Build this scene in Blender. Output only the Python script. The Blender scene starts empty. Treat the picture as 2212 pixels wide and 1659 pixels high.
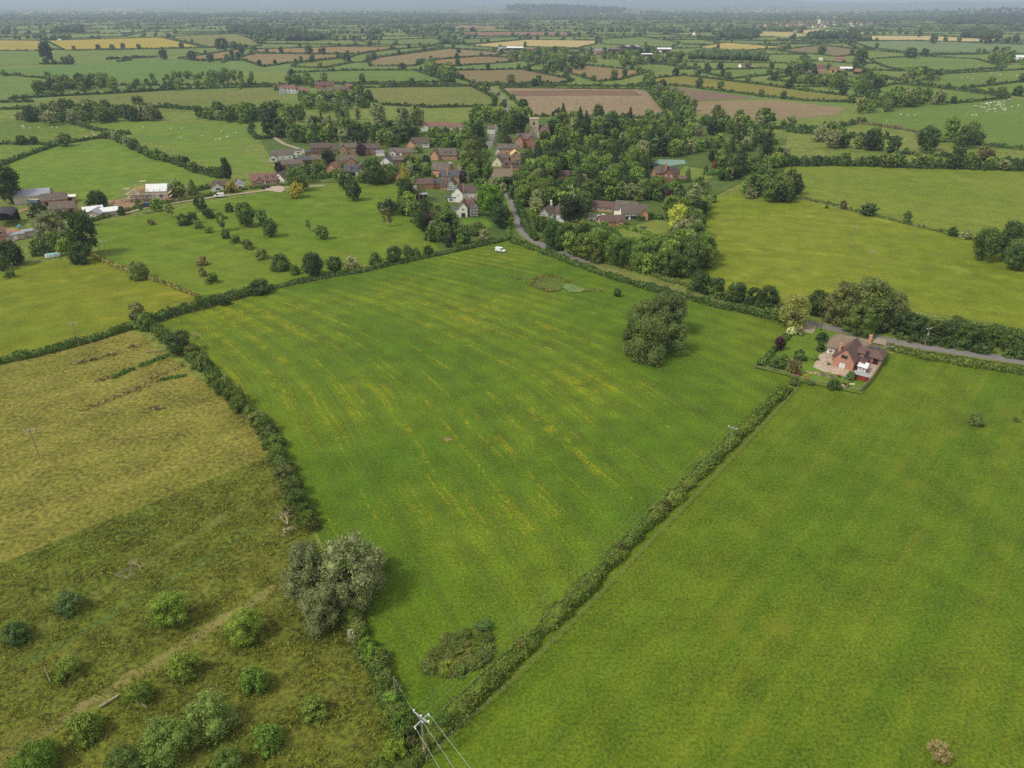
import bpy, bmesh, math, random
import numpy as np
from mathutils import Vector, Matrix
R = math.radians
S = bpy.context.scene
COL = S.collection
# ---------------------------------------------------------------- camera, sky, sun, exposure
H = 95.0; FPX = 1535.0; CX, CY = 1106.0, 829.5; PITCH = math.atan((CY - 8) / FPX)
cam = bpy.data.objects.new("camera", bpy.data.cameras.new("camera")); COL.objects.link(cam)
cam.location = (0, 0, H); cam.rotation_euler = (R(90) - PITCH, 0, 0)
cam.data.sensor_width = 36; cam.data.lens = 36 * FPX / 2212.0
cam.data.clip_start = 1.0; cam.data.clip_end = 60000
S.camera = cam
W = bpy.data.worlds.new("World"); S.world = W; W.use_nodes = True
wn = W.node_tree.nodes; wl = W.node_tree.links
SUN_TO = Vector((-0.76, -0.34, 0)).normalized(); SUN_EL = R(52)
sky = wn.new("ShaderNodeTexSky"); sky.sky_type = 'NISHITA'; sky.sun_disc = False
sky.sun_elevation = SUN_EL; sky.sun_rotation = math.atan2(SUN_TO.x, SUN_TO.y) % (2 * math.pi)
sky.dust_density = 3.0; sky.air_density = 1.0
wmix = wn.new("ShaderNodeMix"); wmix.data_type = 'RGBA'; wmix.inputs[0].default_value = 0.72   # cloud cover greys the blue
wmix.inputs[7].default_value = (8.4, 8.1, 7.7, 1)
wl.new(sky.outputs[0], wmix.inputs[6]); wl.new(wmix.outputs[2], wn["Background"].inputs[0])
wn["Background"].inputs[1].default_value = 0.095
sl = bpy.data.lights.new("sun", 'SUN'); sl.energy = 2.3; sl.angle = R(9); sl.color = (1, 0.94, 0.80)
sun = bpy.data.objects.new("sun", sl); COL.objects.link(sun)
sdir = SUN_TO * math.cos(SUN_EL) + Vector((0, 0, math.sin(SUN_EL)))
sun.rotation_euler = sdir.to_track_quat('Z', 'Y').to_euler(); sun.location = (0, 0, 400)
S.view_settings.view_transform = 'Standard'; S.view_settings.look = 'None'
S.view_settings.exposure = 0.20; S.view_settings.gamma = 1.0
S.render.engine = 'CYCLES'
S.cycles.max_bounces = 4; S.cycles.diffuse_bounces = 2; S.cycles.glossy_bounces = 2; S.cycles.transmission_bounces = 2
S.cycles.transparent_max_bounces = 4; S.cycles.volume_bounces = 2; S.cycles.use_denoising = False
S.cycles.caustics_reflective = False; S.cycles.caustics_refractive = False
rng = np.random.default_rng(7); random.seed(7)

def at(x, y, z=0.0):
    """A point of the photograph (2212 px wide) set down on the level z of the ground: X, Y and the depth along the view."""
    dx = (x - CX) / FPX; dy = -(y - CY) / FPX
    d = (dx, math.cos(PITCH) + dy * math.sin(PITCH), -math.sin(PITCH) + dy * math.cos(PITCH))
    t = (z - H) / d[2]
    return d[0] * t, d[1] * t, t
def G(x, y): return at(x, y)[:2]
def proj(X, Y, Z=0.0):
    zz = Z - H; c, s = math.cos(PITCH), math.sin(PITCH)
    dep = Y * c - zz * s
    return CX + FPX * X / dep, CY - FPX * (Y * s + zz * c) / dep, dep

# ---------------------------------------------------------------- materials
def lin(c, k=1.0):
    return tuple(((v / 255 / 12.92) if v / 255 <= 0.04045 else ((v / 255 + 0.055) / 1.055) ** 2.4) * k for v in c[:3]) + (1,)
class NB:
    def __init__(s, name):
        s.m = bpy.data.materials.new(name); s.m.use_nodes = True; s.t = s.m.node_tree; s.b = s.t.nodes["Principled BSDF"]
        s.b.inputs["Specular IOR Level"].default_value = 0.2
    def n(s, typ, **kw):
        n = s.t.nodes.new("ShaderNode" + typ)
        for k, v in kw.items(): setattr(n, k, v)
        return n
    def l(s, a, b): s.t.links.new(a, b)
    def val(s, sock, v):
        if isinstance(v, (int, float, tuple, list)): sock.default_value = v
        else: s.l(v, sock)
    def math(s, op, a, b=0.0, c=None, clamp=False):
        n = s.n("Math", operation=op, use_clamp=clamp); s.val(n.inputs[0], a); s.val(n.inputs[1], b)
        if c is not None: s.val(n.inputs[2], c)
        return n.outputs[0]
    def mix(s, f, a, b, mode='MIX'):
        n = s.n("Mix", data_type='RGBA', blend_type=mode); s.val(n.inputs[0], f); s.val(n.inputs[6], a); s.val(n.inputs[7], b)
        return n.outputs[2]
    def noise(s, vec, scale, detail=2.0, rough=0.5):
        n = s.n("TexNoise"); s.l(vec, n.inputs["Vector"]); n.inputs["Scale"].default_value = scale
        n.inputs["Detail"].default_value = detail; n.inputs["Roughness"].default_value = rough
        return n.outputs[0]
    def ramp(s, v, lo, hi):
        n = s.n("MapRange"); n.interpolation_type = 'SMOOTHSTEP'; s.val(n.inputs[0], v); n.inputs[1].default_value = lo; n.inputs[2].default_value = hi
        return n.outputs[0]
    def pos(s): return s.n("NewGeometry").outputs["Position"]
    def obj(s): return s.n("TexCoord").outputs["Object"]
    def mapped(s, vec, rot=0.0, scale=(1, 1, 1)):
        a = s.n("Mapping"); s.l(vec, a.inputs[0]); a.inputs["Rotation"].default_value = (0, 0, rot)
        b = s.n("Mapping"); s.l(a.outputs[0], b.inputs[0]); b.inputs["Scale"].default_value = scale
        return b.outputs[0]
    def bump(s, h, strength, dist):
        n = s.n("Bump"); n.inputs["Strength"].default_value = strength; n.inputs["Distance"].default_value = dist
        s.l(h, n.inputs["Height"]); s.l(n.outputs[0], s.b.inputs["Normal"])
    def done(s, col, rough=0.9):
        s.val(s.b.inputs["Base Color"], col); s.val(s.b.inputs["Roughness"], rough); return s.m
KG = 0.90
def grass_mat(name, c, c2=None, ang=0.0, contrast=1.0, streak=0.5, fine=1.9, patch=None, patch_amt=0.0, far=False, speck=.35, bands=(), tuft=0.0):
    b = NB(name); p = b.pos(); c2 = c2 or (c[0] + 18, c[1] + 8, c[2])
    big = b.noise(p, 0.013, 3); st = b.noise(b.mapped(p, -ang, (0.012, 0.22, 1)), 1.0, 3, .6)
    med = b.noise(p, 0.11, 4, .6)
    f = b.ramp(b.math('ADD', b.math('MULTIPLY', big, 1 - streak), b.math('MULTIPLY', st, streak)), .36, .64)
    col = b.mix(f, lin(c, KG), lin(c2, KG))
    fin = b.noise(p, fine, 4, .75)
    v = b.math('ADD', b.math('MULTIPLY', b.math('SUBTRACT', med, .5), 1.1 * contrast), b.math('MULTIPLY', b.math('SUBTRACT', fin, .5), 2.9 * contrast))
    v = b.math('MINIMUM', b.math('MAXIMUM', b.math('ADD', v, 1.0), .35), 1.7)
    col = b.mix(1.0, col, v, 'MULTIPLY')
    if not far and speck:
        sk = b.ramp(b.noise(b.mapped(p, -ang, (.8, 1.5, 1)), 1.3, 2, .6), .60, .70); col = b.mix(b.math('MULTIPLY', sk, speck), col, (0.30, 0.42, 0.30, 1), 'MULTIPLY')
    if not far and tuft:
        tk = b.math('MULTIPLY', b.ramp(b.noise(b.mapped(p, .4, (1, 1.35, 1)), .62, 3, .7), .585, .66), b.ramp(b.noise(p, .03, 3, .6), .40, .58)); col = b.mix(b.math('MULTIPLY', tk, tuft), col, (0.33, 0.50, 0.40, 1), 'MULTIPLY')
        bk = b.math('MULTIPLY', b.ramp(b.noise(p, .30, 4, .75), .66, .74), b.ramp(b.noise(p, .017, 2), .46, .58)); col = b.mix(b.math('MULTIPLY', bk, tuft), col, lin((142, 126, 56), KG))
        wv = b.n("TexWave", wave_type='BANDS', bands_direction='Y'); b.l(b.mapped(p, -ang, (1, 1, 1)), wv.inputs[0]); wv.inputs["Scale"].default_value = .055; wv.inputs["Distortion"].default_value = 1.6; wv.inputs["Detail"].default_value = 2; wv.inputs["Detail Scale"].default_value = .6
        col = b.mix(b.math('MULTIPLY', b.ramp(wv.outputs[1], .75, 1.0), .22 * tuft / .5), col, (1.25, 1.16, .9, 1), 'MULTIPLY')
    for A, B_, hw, bc, amt in bands:        # worn or mown strips across the field
        sp = b.n("SeparateXYZ"); b.l(p, sp.inputs[0]); L = math.hypot(B_[0] - A[0], B_[1] - A[1]); nx, ny = -(B_[1] - A[1]) / L, (B_[0] - A[0]) / L
        dd = b.math('ADD', b.math('MULTIPLY', sp.outputs[0], nx), b.math('ADD', b.math('MULTIPLY', sp.outputs[1], ny), -(A[0] * nx + A[1] * ny)))
        dd = b.math('ABSOLUTE', b.math('ADD', dd, b.math('MULTIPLY', b.math('SUBTRACT', b.noise(p, .22, 3, .6), .5), hw * 2.4)))
        bm_ = b.math('MULTIPLY', b.math('SUBTRACT', 1.0, b.ramp(dd, hw * .45, hw * 1.35)), b.ramp(b.noise(p, .09, 3, .6), .30, .55))
        col = b.mix(b.math('MULTIPLY', bm_, amt), col, b.mix(1.0, lin(bc, KG), b.math('ADD', b.math('MULTIPLY', fin, 1.2), .4), 'MULTIPLY'))
    if patch:
        pm = b.ramp(b.math('ADD', b.math('MULTIPLY', b.noise(p, .035, 4, .65), .6), b.math('MULTIPLY', med, .4)), .56, .66)
        col = b.mix(b.math('MULTIPLY', pm, patch_amt), col, lin(patch, KG))
    if not far: b.bump(fin, .35, .35)
    return b.done(col, .95)
def plain(name, c, rough=.7, var=.25, scale=1.5, metallic=0.0, spec=.2, bump=0.0, c2=None):
    b = NB(name); o = b.obj(); n = b.noise(o, scale, 5, .65)
    col = b.mix(b.ramp(n, .3, .7), lin(c, 1 - var), lin(c2 or c, 1 + var * .6))
    b.b.inputs["Metallic"].default_value = metallic; b.b.inputs["Specular IOR Level"].default_value = spec
    if bump: b.bump(n, bump, .1)
    return b.done(col, rough)
def brick_mat(name, c, c2):
    b = NB(name); o = b.obj(); t = b.n("TexBrick"); mp = b.n("Mapping"); b.l(o, mp.inputs[0]); mp.inputs["Rotation"].default_value = (R(90), 0, R(30))
    b.l(mp.outputs[0], t.inputs["Vector"]); t.inputs["Color1"].default_value = lin(c); t.inputs["Color2"].default_value = lin(c2)
    t.inputs["Mortar"].default_value = lin((165, 150, 135)); t.inputs["Scale"].default_value = 3.0; t.inputs["Mortar Size"].default_value = .008
    n = b.noise(o, .8, 4, .6)
    return b.done(b.mix(1.0, t.outputs[0], b.math('ADD', b.math('MULTIPLY', n, .7), .65), 'MULTIPLY'), .85)
def tile_mat(name, c, c2, moss=None):
    b = NB(name); o = b.obj(); n = b.noise(o, 2.6, 5, .75); big = b.noise(o, .35, 3)
    col = b.mix(b.ramp(n, .35, .65), lin(c), lin(c2))
    if moss: col = b.mix(b.math('MULTIPLY', b.ramp(big, .5, .7), .5), col, lin(moss))
    w = b.n("TexWave", wave_type='BANDS', bands_direction='Z'); b.l(o, w.inputs[0]); w.inputs["Scale"].default_value = 1.6; w.inputs["Distortion"].default_value = 1.0
    col = b.mix(.25, col, w.outputs[1], 'MULTIPLY'); b.bump(w.outputs[1], .4, .05)
    return b.done(col, .8)
def foliage_mat(name="foliage", trans=.25, island=.8, attr=None):
    b = NB(name); oi = b.n("ObjectInfo"); ge = b.n("NewGeometry")
    r = ge.outputs["Random Per Island"]; p = ge.outputs["Position"]
    n = b.noise(p, .45, 3, .6)
    tint = oi.outputs["Color"]
    if attr: a_ = b.n("Attribute"); a_.attribute_name = attr; tint = a_.outputs["Color"]
    v = b.math('ADD', b.math('MULTIPLY', r, island), b.math('MULTIPLY', n, .7)); v = b.math('ADD', v, .58 - island * .35)
    v = b.math('MULTIPLY', v, b.math('ADD', b.math('MULTIPLY', oi.outputs["Random"], .3), .85))
    col = b.mix(1.0, tint, v, 'MULTIPLY')
    h = b.n("HueSaturation"); b.l(col, h.inputs["Color"]); b.l(b.math('ADD', b.math('MULTIPLY', b.noise(p, .16, 2), .045), .4755), h.inputs["Hue"])
    b.val(b.b.inputs["Base Color"], h.outputs[0]); b.b.inputs["Roughness"].default_value = .75
    tr = b.n("BsdfTranslucent"); b.l(h.outputs[0], tr.inputs[0]); ms = b.n("MixShader"); ms.inputs[0].default_value = trans
    b.l(b.b.outputs[0], ms.inputs[1]); b.l(tr.outputs[0], ms.inputs[2])
    b.l(ms.outputs[0], b.t.nodes["Material Output"].inputs[0])
    return b.m
FOL = foliage_mat()
M = {
 'bark': plain('bark', (96, 84, 68), .9, .4, 6), 'pale_bark': plain('pale_bark', (150, 138, 118), .9, .3, 6),
 'pole_wood': plain('pole_wood', (150, 138, 120), .9, .3, 3), 'post_wood': plain('post_wood', (150, 140, 122), .9, .35, 3), 'dark_wood': plain('dark_wood', (62, 54, 48), .85, .3, 2),
 'brick': brick_mat('brick', (194, 140, 116), (176, 124, 104)), 'orange_brick': brick_mat('orange_brick', (210, 162, 130), (196, 146, 116)), 'dark_brick': brick_mat('dark_brick', (160, 122, 106), (146, 108, 94)),
 'white': plain('white_render', (244, 242, 236), .8, .06, .8), 'cream': plain('cream_render', (240, 232, 210), .8, .08, .8),
 'timber': plain('black_timber', (46, 42, 40), .8, .2, 2), 'stone': plain('tower_stone', (196, 182, 160), .9, .2, 1.2, bump=.3),
 'tile_brown': tile_mat('brown_tile', (124, 112, 102), (98, 90, 84), (138, 130, 116)), 'tile_red': tile_mat('red_tile', (152, 114, 102), (124, 96, 88)), 'tile_dark': tile_mat('dark_tile', (112, 98, 90), (88, 78, 74)),
 'tile_maroon': tile_mat('maroon_tile', (124, 98, 92), (98, 80, 77), (130, 112, 102)), 'slate': tile_mat('slate', (104, 106, 112), (80, 82, 88)), 'tile_cream': tile_mat('cream_tile', (226, 196, 146), (206, 176, 130)),
 'thatch': tile_mat('thatch', (152, 136, 116), (124, 110, 94)), 'metal': plain('sheet_metal', (150, 154, 164), .5, .14, 1.0, metallic=.2, spec=.4), 'white_metal': plain('white_sheet', (226, 228, 230), .5, .06, .6),
 'dark_metal': plain('dark_metal', (58, 58, 62), .6, .25, 1.0), 'grey_felt': plain('grey_felt', (152, 156, 160), .9, .08, 1.0), 'block': plain('concrete_block', (190, 182, 168), .9, .18, .8),
 'glass': plain('glass', (52, 60, 68), .12, .1, 1.0, spec=.6), 'white_blind': plain('white_blind', (224, 226, 226), .5, .03, 1.0), 'frame': plain('white_frame', (232, 232, 228), .6, .04, 1.0), 'brown_frame': plain('brown_frame', (92, 82, 48), .7, .1, 1.0),
 'shed_red': plain('red_shed_wood', (150, 66, 50), .8, .15, 3), 'tarmac': plain('tarmac', (124, 120, 118), .95, .14, .7), 'gravel': plain('gravel', (158, 146, 126), .95, .22, .9), 'earth': plain('earth', (150, 122, 96), .95, .3, .35), 'paving': plain('paving', (178, 160, 142), .95, .25, .9),
 'verge': grass_mat('verge', (104, 120, 48), (122, 126, 62)), 'rubber': plain('rubber', (36, 36, 36), .8, .1, 3), 'yellow_wood': plain('new_timber', (222, 176, 104), .8, .15, 3), 'scaffold': plain('scaffold_tube', (170, 168, 160), .5, .15, 2, metallic=.4), 'board': plain('scaffold_board', (196, 172, 128), .9, .2, 2),
 'purple': plain('purple_paint', (98, 78, 170), .5, .1, 1), 'pool_liner': plain('pool_liner', (238, 240, 242), .5, .05, 1), 'pool_water': plain('pool_water', (130, 214, 220), .15, .1, 1, spec=.5), 'porcelain': plain('porcelain', (240, 240, 238), .3, .03, 2, spec=.5), 'wire': plain('wire', (190, 194, 190), .5, .05, 1, metallic=.3),
 'galv': plain('galvanised', (176, 178, 180), .5, .1, 2, metallic=.3), 'orange_plant': plain('soil', (92, 74, 58), .95, .3, 3), 'court': plain('court', (120, 146, 134), .9, .08, .4), 'wool': plain('wool', (226, 222, 210), .95, .08, 3), 'face': plain('sheep_face', (190, 180, 165), .9, .1, 3), 'blue': plain('blue_sheet', (92, 122, 138), .6, .15, 1), 'sky_blue': plain('blue_plastic', (96, 176, 214), .5, .05, 1), 'rubble': plain('rubble', (150, 124, 102), .95, .4, .8), 'boulder': plain('boulder', (186, 160, 128), .9, .2, 1.2), 'turbine': plain('turbine_white', (236, 238, 240), .5, .03, .1), 'dead': plain('dead_branch', (176, 160, 138), .9, .2, 3),
}
def paint(c, name='car_paint'): return plain(name, c, .3, .04, 1.0, spec=.5)
PAINT = {'white': paint((236, 236, 234)), 'black': paint((32, 33, 36)), 'silver': paint((140, 142, 146)), 'blue': paint((62, 92, 128)), 'navy': paint((44, 50, 66))}

# ---------------------------------------------------------------- mesh helpers
def mk_mesh(name, parts, mats):
    """parts: list of (verts n x 3, faces m x k, material index)."""
    V = np.concatenate([np.asarray(p[0], dtype=np.float32).reshape(-1, 3) for p in parts]); off = 0; loops = []; starts = []; mi = []; ls = 0
    for v, f, m in parts:
        v = np.asarray(v).reshape(-1, 3); f = np.asarray(f)
        k = f.shape[1]; loops.append((f + off).ravel()); starts.append(ls + np.arange(len(f)) * k); ls += f.size; mi.append(np.full(len(f), m)); off += len(v)
    me = bpy.data.meshes.new(name); L = np.concatenate(loops).astype(np.int32); st = np.concatenate(starts).astype(np.int32)
    me.vertices.add(len(V)); me.vertices.foreach_set("co", V.ravel()); me.loops.add(len(L)); me.loops.foreach_set("vertex_index", L)
    me.polygons.add(len(st)); me.polygons.foreach_set("loop_start", st); me.polygons.foreach_set("material_index", np.concatenate(mi).astype(np.int32))
    me.update(calc_edges=True); me.validate()
    for m in mats: me.materials.append(m)
    return me
def link(name, me, parent=None, loc=None, rotz=0.0):
    o = bpy.data.objects.new(name, me); COL.objects.link(o)
    if parent: o.parent = parent
    if loc is not None: o.location = loc
    if rotz: o.rotation_euler = (0, 0, rotz)
    return o
def tag(o, label=None, cat=None, group=None, kind=None):
    for k, v in (('label', label), ('category', cat), ('group', group), ('kind', kind)):
        if v: o[k] = v
    return o
class MB:
    def __init__(s): s.v = []; s.f = []
    def poly(s, pts, flip=False):
        i = len(s.v); s.v += [tuple(p) for p in pts]; ids = list(range(i, i + len(pts))); s.f.append(ids[::-1] if flip else ids); return s
    def add(s, v, f):
        i = len(s.v); s.v += [tuple(p) for p in v]; s.f += [[a + i for a in q] for q in f]; return s
    def box(s, x0, x1, y0, y1, z0, z1, rz=0.0, o=(0, 0, 0)):
        c, n = math.cos(rz), math.sin(rz); v = []
        for z in (z0, z1):
            for x, y in ((x0, y0), (x1, y0), (x1, y1), (x0, y1)): v.append((o[0] + x * c - y * n, o[1] + x * n + y * c, o[2] + z))
        return s.add(v, [(0, 3, 2, 1), (4, 5, 6, 7), (0, 1, 5, 4), (1, 2, 6, 5), (2, 3, 7, 6), (3, 0, 4, 7)])
    def tube(s, a, b, ra, rb=None, n=6, cap=True):
        rb = ra if rb is None else rb; a = Vector(a); b = Vector(b); d = (b - a)
        if d.length < 1e-6: return s
        q = d.to_track_quat('Z', 'Y').to_matrix(); v = []
        for P, r in ((a, ra), (b, rb)):
            for i in range(n):
                t = 2 * math.pi * i / n; v.append(P + q @ Vector((math.cos(t) * r, math.sin(t) * r, 0)))
        f = [(i, (i + 1) % n, n + (i + 1) % n, n + i) for i in range(n)]
        if cap: f += [tuple(range(n - 1, -1, -1)), tuple(range(n, 2 * n))]
        return s.add(v, f)
    def path(s, pts, r, n=4):
        for a, b in zip(pts[:-1], pts[1:]): s.tube(a, b, r, r, n, False)
        return s
    def solid(s, tops, th):
        """A slab: top faces given as lists of points, closed below at the thickness th."""
        key = {}; V = []; F = []
        for f in tops:
            ids = []
            for p in f:
                k = tuple(round(c, 4) for c in p)
                if k not in key: key[k] = len(V); V.append(tuple(p))
                ids.append(key[k])
            F.append(ids)
        n = len(V); ed = {}
        for f in F:
            for a, b in zip(f, f[1:] + f[:1]): ed[(a, b)] = 1
        out = [list(f) for f in F] + [[i + n for i in f[::-1]] for f in F]
        for (a, b) in ed:
            if (b, a) not in ed: out.append([b, a, a + n, b + n])
        return s.add(V + [(x, y, z - th) for x, y, z in V], out)
    def sphere(s, c, r, n=8, m=6, sz=1.0):
        v = []; f = []
        for j in range(m + 1):
            t = math.pi * j / m
            for i in range(n): a = 2 * math.pi * i / n; v.append((c[0] + r * math.sin(t) * math.cos(a), c[1] + r * math.sin(t) * math.sin(a), c[2] + r * sz * math.cos(t)))
        for j in range(m):
            for i in range(n): f.append((j * n + i, (j + 1) * n + i, (j + 1) * n + (i + 1) % n, j * n + (i + 1) % n))
        return s.add(v, f)
    def mesh(s, name, mat):
        me = bpy.data.meshes.new(name); me.from_pydata(s.v, [], s.f); me.update(); me.materials.append(mat); return me
    def build(s, name, mat, parent=None, loc=None, rotz=0.0): return link(name, s.mesh(name, mat), parent, loc, rotz)
def root(name, loc, rotz=0.0, label=None, cat=None, group=None):
    o = bpy.data.objects.new(name, None); COL.objects.link(o); o.location = loc; o.rotation_euler = (0, 0, rotz); o.empty_display_size = .5
    return tag(o, label, cat, group)
def copy_tree(o, parent=None):
    c = o.copy(); COL.objects.link(c); c.parent = parent
    for ch in list(o.children): copy_tree(ch, c)
    return c
def unit(a): return a / np.maximum(np.linalg.norm(a, axis=-1, keepdims=True), 1e-9)
def leaves(P, N, s, align=.55, asp=.75, droop=0.0):
    n = len(P); nn = unit(N * align + unit(rng.normal(size=(n, 3))) * (1 - align)); rv = rng.normal(size=(n, 3))
    if droop: rv = rv * (1 - droop) + np.array([0, 0, 3.0]) * droop
    t = unit(np.cross(nn, np.cross(nn, rv))); b = np.cross(nn, t)
    sz = (s * rng.uniform(.65, 1.3, size=(n, 1))); t = t * sz; b = b * sz * asp
    V = np.stack([P - t - b * .5, P - t * .1 + b, P + t + b * .3, P + t * .25 - b], 1).reshape(-1, 3)
    return V, np.arange(4 * n).reshape(n, 4)
_ico = {}
def ico(sub):
    if sub not in _ico:
        bm = bmesh.new(); bmesh.ops.create_icosphere(bm, subdivisions=sub, radius=1.0); bm.verts.ensure_lookup_table()
        _ico[sub] = (np.array([v.co[:] for v in bm.verts]), np.array([[v.index for v in f.verts] for f in bm.faces])); bm.free()
    return _ico[sub]
# ---------------------------------------------------------------- vegetation: crowns, trunks, hedges
LODS = (.014, .024, .042, .075)
def crown_parts(kind, seed, s):
    """(leaf verts, faces), (inner verts, faces) of a crown one metre wide; A is its height."""
    g = np.random.default_rng(seed); droop = 0.0; align = .38
    if kind == 'broadleaf': A, z0, nl, lr, = 1.12, .13, 28, (.09, .21)
    elif kind == 'bush': A, z0, nl, lr = .78, .0, 22, (.08, .22)
    elif kind == 'willow': A, z0, nl, lr, droop = 1.05, .03, 36, (.08, .18), .45
    elif kind == 'poplar': A, z0, nl, lr = 3.0, .2, 22, (.2, .34)
    elif kind == 'sparse': A, z0, nl, lr = 1.15, .3, 14, (.09, .17)
    elif kind == 'pine': A, z0, nl, lr = 1.7, .75, 13, (.16, .25)
    elif kind == 'conifer': A = 2.1
    elif kind == 'yew': A = 1.7
    cov = 1.75
    if kind in ('conifer', 'yew'):
        k = int(cov * 2.2 * A / (3 * s * s) * .8); u = g.random(k) ** .62; a = g.random(k) * 2 * math.pi
        tier = 9 if kind == 'conifer' else 4
        prof = (1 - (1 - u)) * .5
        z = A * (1 - u) * .94 + .05 * A; r = .5 * u ** (.8 if kind == 'conifer' else .55)
        r = r * (1 + (.22 if kind == 'conifer' else .05) * np.sin(a * 7 + np.floor(u * tier) * 2.3)) * (1 - (.3 if kind == 'conifer' else .06) * ((u * tier) % 1.0 < .3)) * g.uniform(.8, 1.08, k)
        P = np.stack([r * np.cos(a), r * np.sin(a), z], 1); N = unit(np.stack([np.cos(a), np.sin(a), np.full(k, .35)], 1))
        lv = leaves(P, N, s * 1.05, .5, .8)
        m = 12; rings = []
        for j in range(8):
            uu = .06 + .94 * j / 7; rr = .5 * uu ** (.8 if kind == 'conifer' else .55) * .8
            rings.append([(rr * math.cos(2 * math.pi * i / m), rr * math.sin(2 * math.pi * i / m), A * (1 - uu) * .94 + .05 * A) for i in range(m)])
        iv = np.array(rings).reshape(-1, 3); jf = np.array([(j * m + i, j * m + (i + 1) % m, (j + 1) * m + (i + 1) % m, (j + 1) * m + i) for j in range(7) for i in range(m)])[:, ::-1]
        return lv, (iv, jf), A
    C = []; rr = []
    for i in range(nl):
        for _ in range(30):
            t = g.random(); z = z0 + (A - z0) * t
            e = {'poplar': .5 * math.sin(math.pi * (.1 + .86 * t)) ** .6 * .55, 'bush': .36 * math.sqrt(max(0, 1 - t * t)) + .04, 'pine': .34 * math.sin(math.pi * (.12 + .8 * t)) ** .5}.get(kind, .36 * math.sin(math.pi * (.14 + .8 * t)) ** .55)
            a = g.random() * 6.283; q = e * math.sqrt(g.uniform(.3, 1))
            r = g.uniform(*lr) * (.8 if t > .8 else 1)
            c = np.array([q * math.cos(a), q * math.sin(a), min(z, A - r * .9)])
            if kind != 'poplar' and c[2] - r < z0: c[2] = z0 + r * .8
            if all(np.linalg.norm(c - o) > .55 * (r + p) * .8 for o, p in zip(C, rr)): break
        C.append(c); rr.append(r)
    C = np.array(C); rr = np.array(rr); mid = np.array([0, 0, z0 + (A - z0) * .42])
    PP = []; NN = []
    wts = rr ** 2 / (rr ** 2).sum(); tot = cov * 3.6 * A / (3 * s * s) * (.42 if kind == 'sparse' else 1) * (.6 if kind == 'poplar' else 1)
    for c, r, w in zip(C, rr, wts):
        sprig = g.random() < .4; k = max(4, int(tot * w)); d = unit(g.normal(size=(k, 3))); out = unit((c - mid)[None])
        d = d[(d @ out[0] > -.45) | (d[:, 2] > .2)]
        wob = 1 + .16 * np.sin(d @ g.normal(size=3) * 5 + g.random() * 6) + .1 * np.sin(d @ g.normal(size=3) * 9)
        PP.append(c + d * (r * wob * np.where(g.random(len(d)) < (.16 if sprig else .06), g.uniform(1.1, 1.45, len(d)), g.uniform(.62, 1.14, len(d))))[:, None]); NN.append(unit(d + out * .25 + np.array([0, 0, .15])))
    P = np.concatenate(PP); N = np.concatenate(NN)
    dist = np.linalg.norm(P[:, None] - C[None], axis=2) / rr[None]
    keep = (dist < .58).sum(1) == 0; P, N = P[keep], N[keep]; P[:, 2] = np.maximum(P[:, 2], .02)
    lv = leaves(P, N, s * 1.2, align, .7, droop)
    iv = []; jf = []; V, F = ico(1 if s > .03 else 2); off = 0
    for c, r in zip(C, rr):
        v = V * r * .62 * (1 + .12 * g.normal(size=(len(V), 1))) + c; v[:, 2] = np.maximum(v[:, 2], .01); iv.append(v); jf.append(F + off); off += len(V)
    return lv, (np.concatenate(iv), np.concatenate(jf)), A
def trunk_mb(kind, seed, A):
    g = random.Random(seed); m = MB(); top = A * {'conifer': .6, 'yew': .3, 'pine': .8, 'poplar': .7}.get(kind, .5); r = .035 if kind != 'poplar' else .05
    x, y = g.uniform(-.03, .03), g.uniform(-.03, .03); z = top * .45
    m.tube((0, 0, -.03), (x, y, z), r * 1.35, r, 7); m.tube((x, y, z), (x * 2, y * 2, top), r, r * .6, 6)
    if kind not in ('conifer', 'yew', 'poplar'):
        for i in range(4):
            a = 1.57 * i + g.uniform(-.5, .5); q = g.uniform(.16, .28); m.tube((x, y, z * g.uniform(.85, 1.1)), (q * math.cos(a), q * math.sin(a), top * g.uniform(1.0, 1.35)), r * .55, r * .2, 5)
    return m
_proto = {}
def proto(kind, var, lod):
    k = (kind, var, lod)
    if k not in _proto:
        lv, iv, A = crown_parts(kind, 100 + var * 13 + len(kind), LODS[lod])
        crown = mk_mesh(kind + '_crown', [(iv[0], iv[1], 0), (lv[0], lv[1], 0)], [FOL])
        t = trunk_mb(kind, var, A); trunk = t.mesh(kind + '_trunk', M['pale_bark'] if kind == 'sparse' else M['bark'])
        whole = crown.copy(); whole.materials.append(M['bark']); bm = bmesh.new(); bm.from_mesh(whole); n0 = len(bm.faces)
        bm.from_mesh(trunk); bm.faces.ensure_lookup_table()
        for f in bm.faces[n0:]: f.material_index = 1
        bm.to_mesh(whole); bm.free(); whole.name = kind
        _proto[k] = (crown, trunk, whole, A)
    return _proto[k]
NVAR = {'broadleaf': 5, 'bush': 4, 'willow': 3, 'poplar': 2, 'sparse': 2, 'conifer': 2, 'yew': 1, 'pine': 2}
NAMES = {'broadleaf': ('broadleaf_tree', 'tree'), 'bush': ('bush', 'bush'), 'willow': ('willow_tree', 'willow'), 'poplar': ('poplar_tree', 'poplar'), 'sparse': ('open_crowned_tree', 'tree'), 'conifer': ('conifer_tree', 'conifer'), 'yew': ('clipped_yew', 'shrub'), 'pine': ('pine_tree', 'pine')}
KF = 1.58       # leaves as they lie in a crown catch less light than a flat sheet of them
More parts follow.
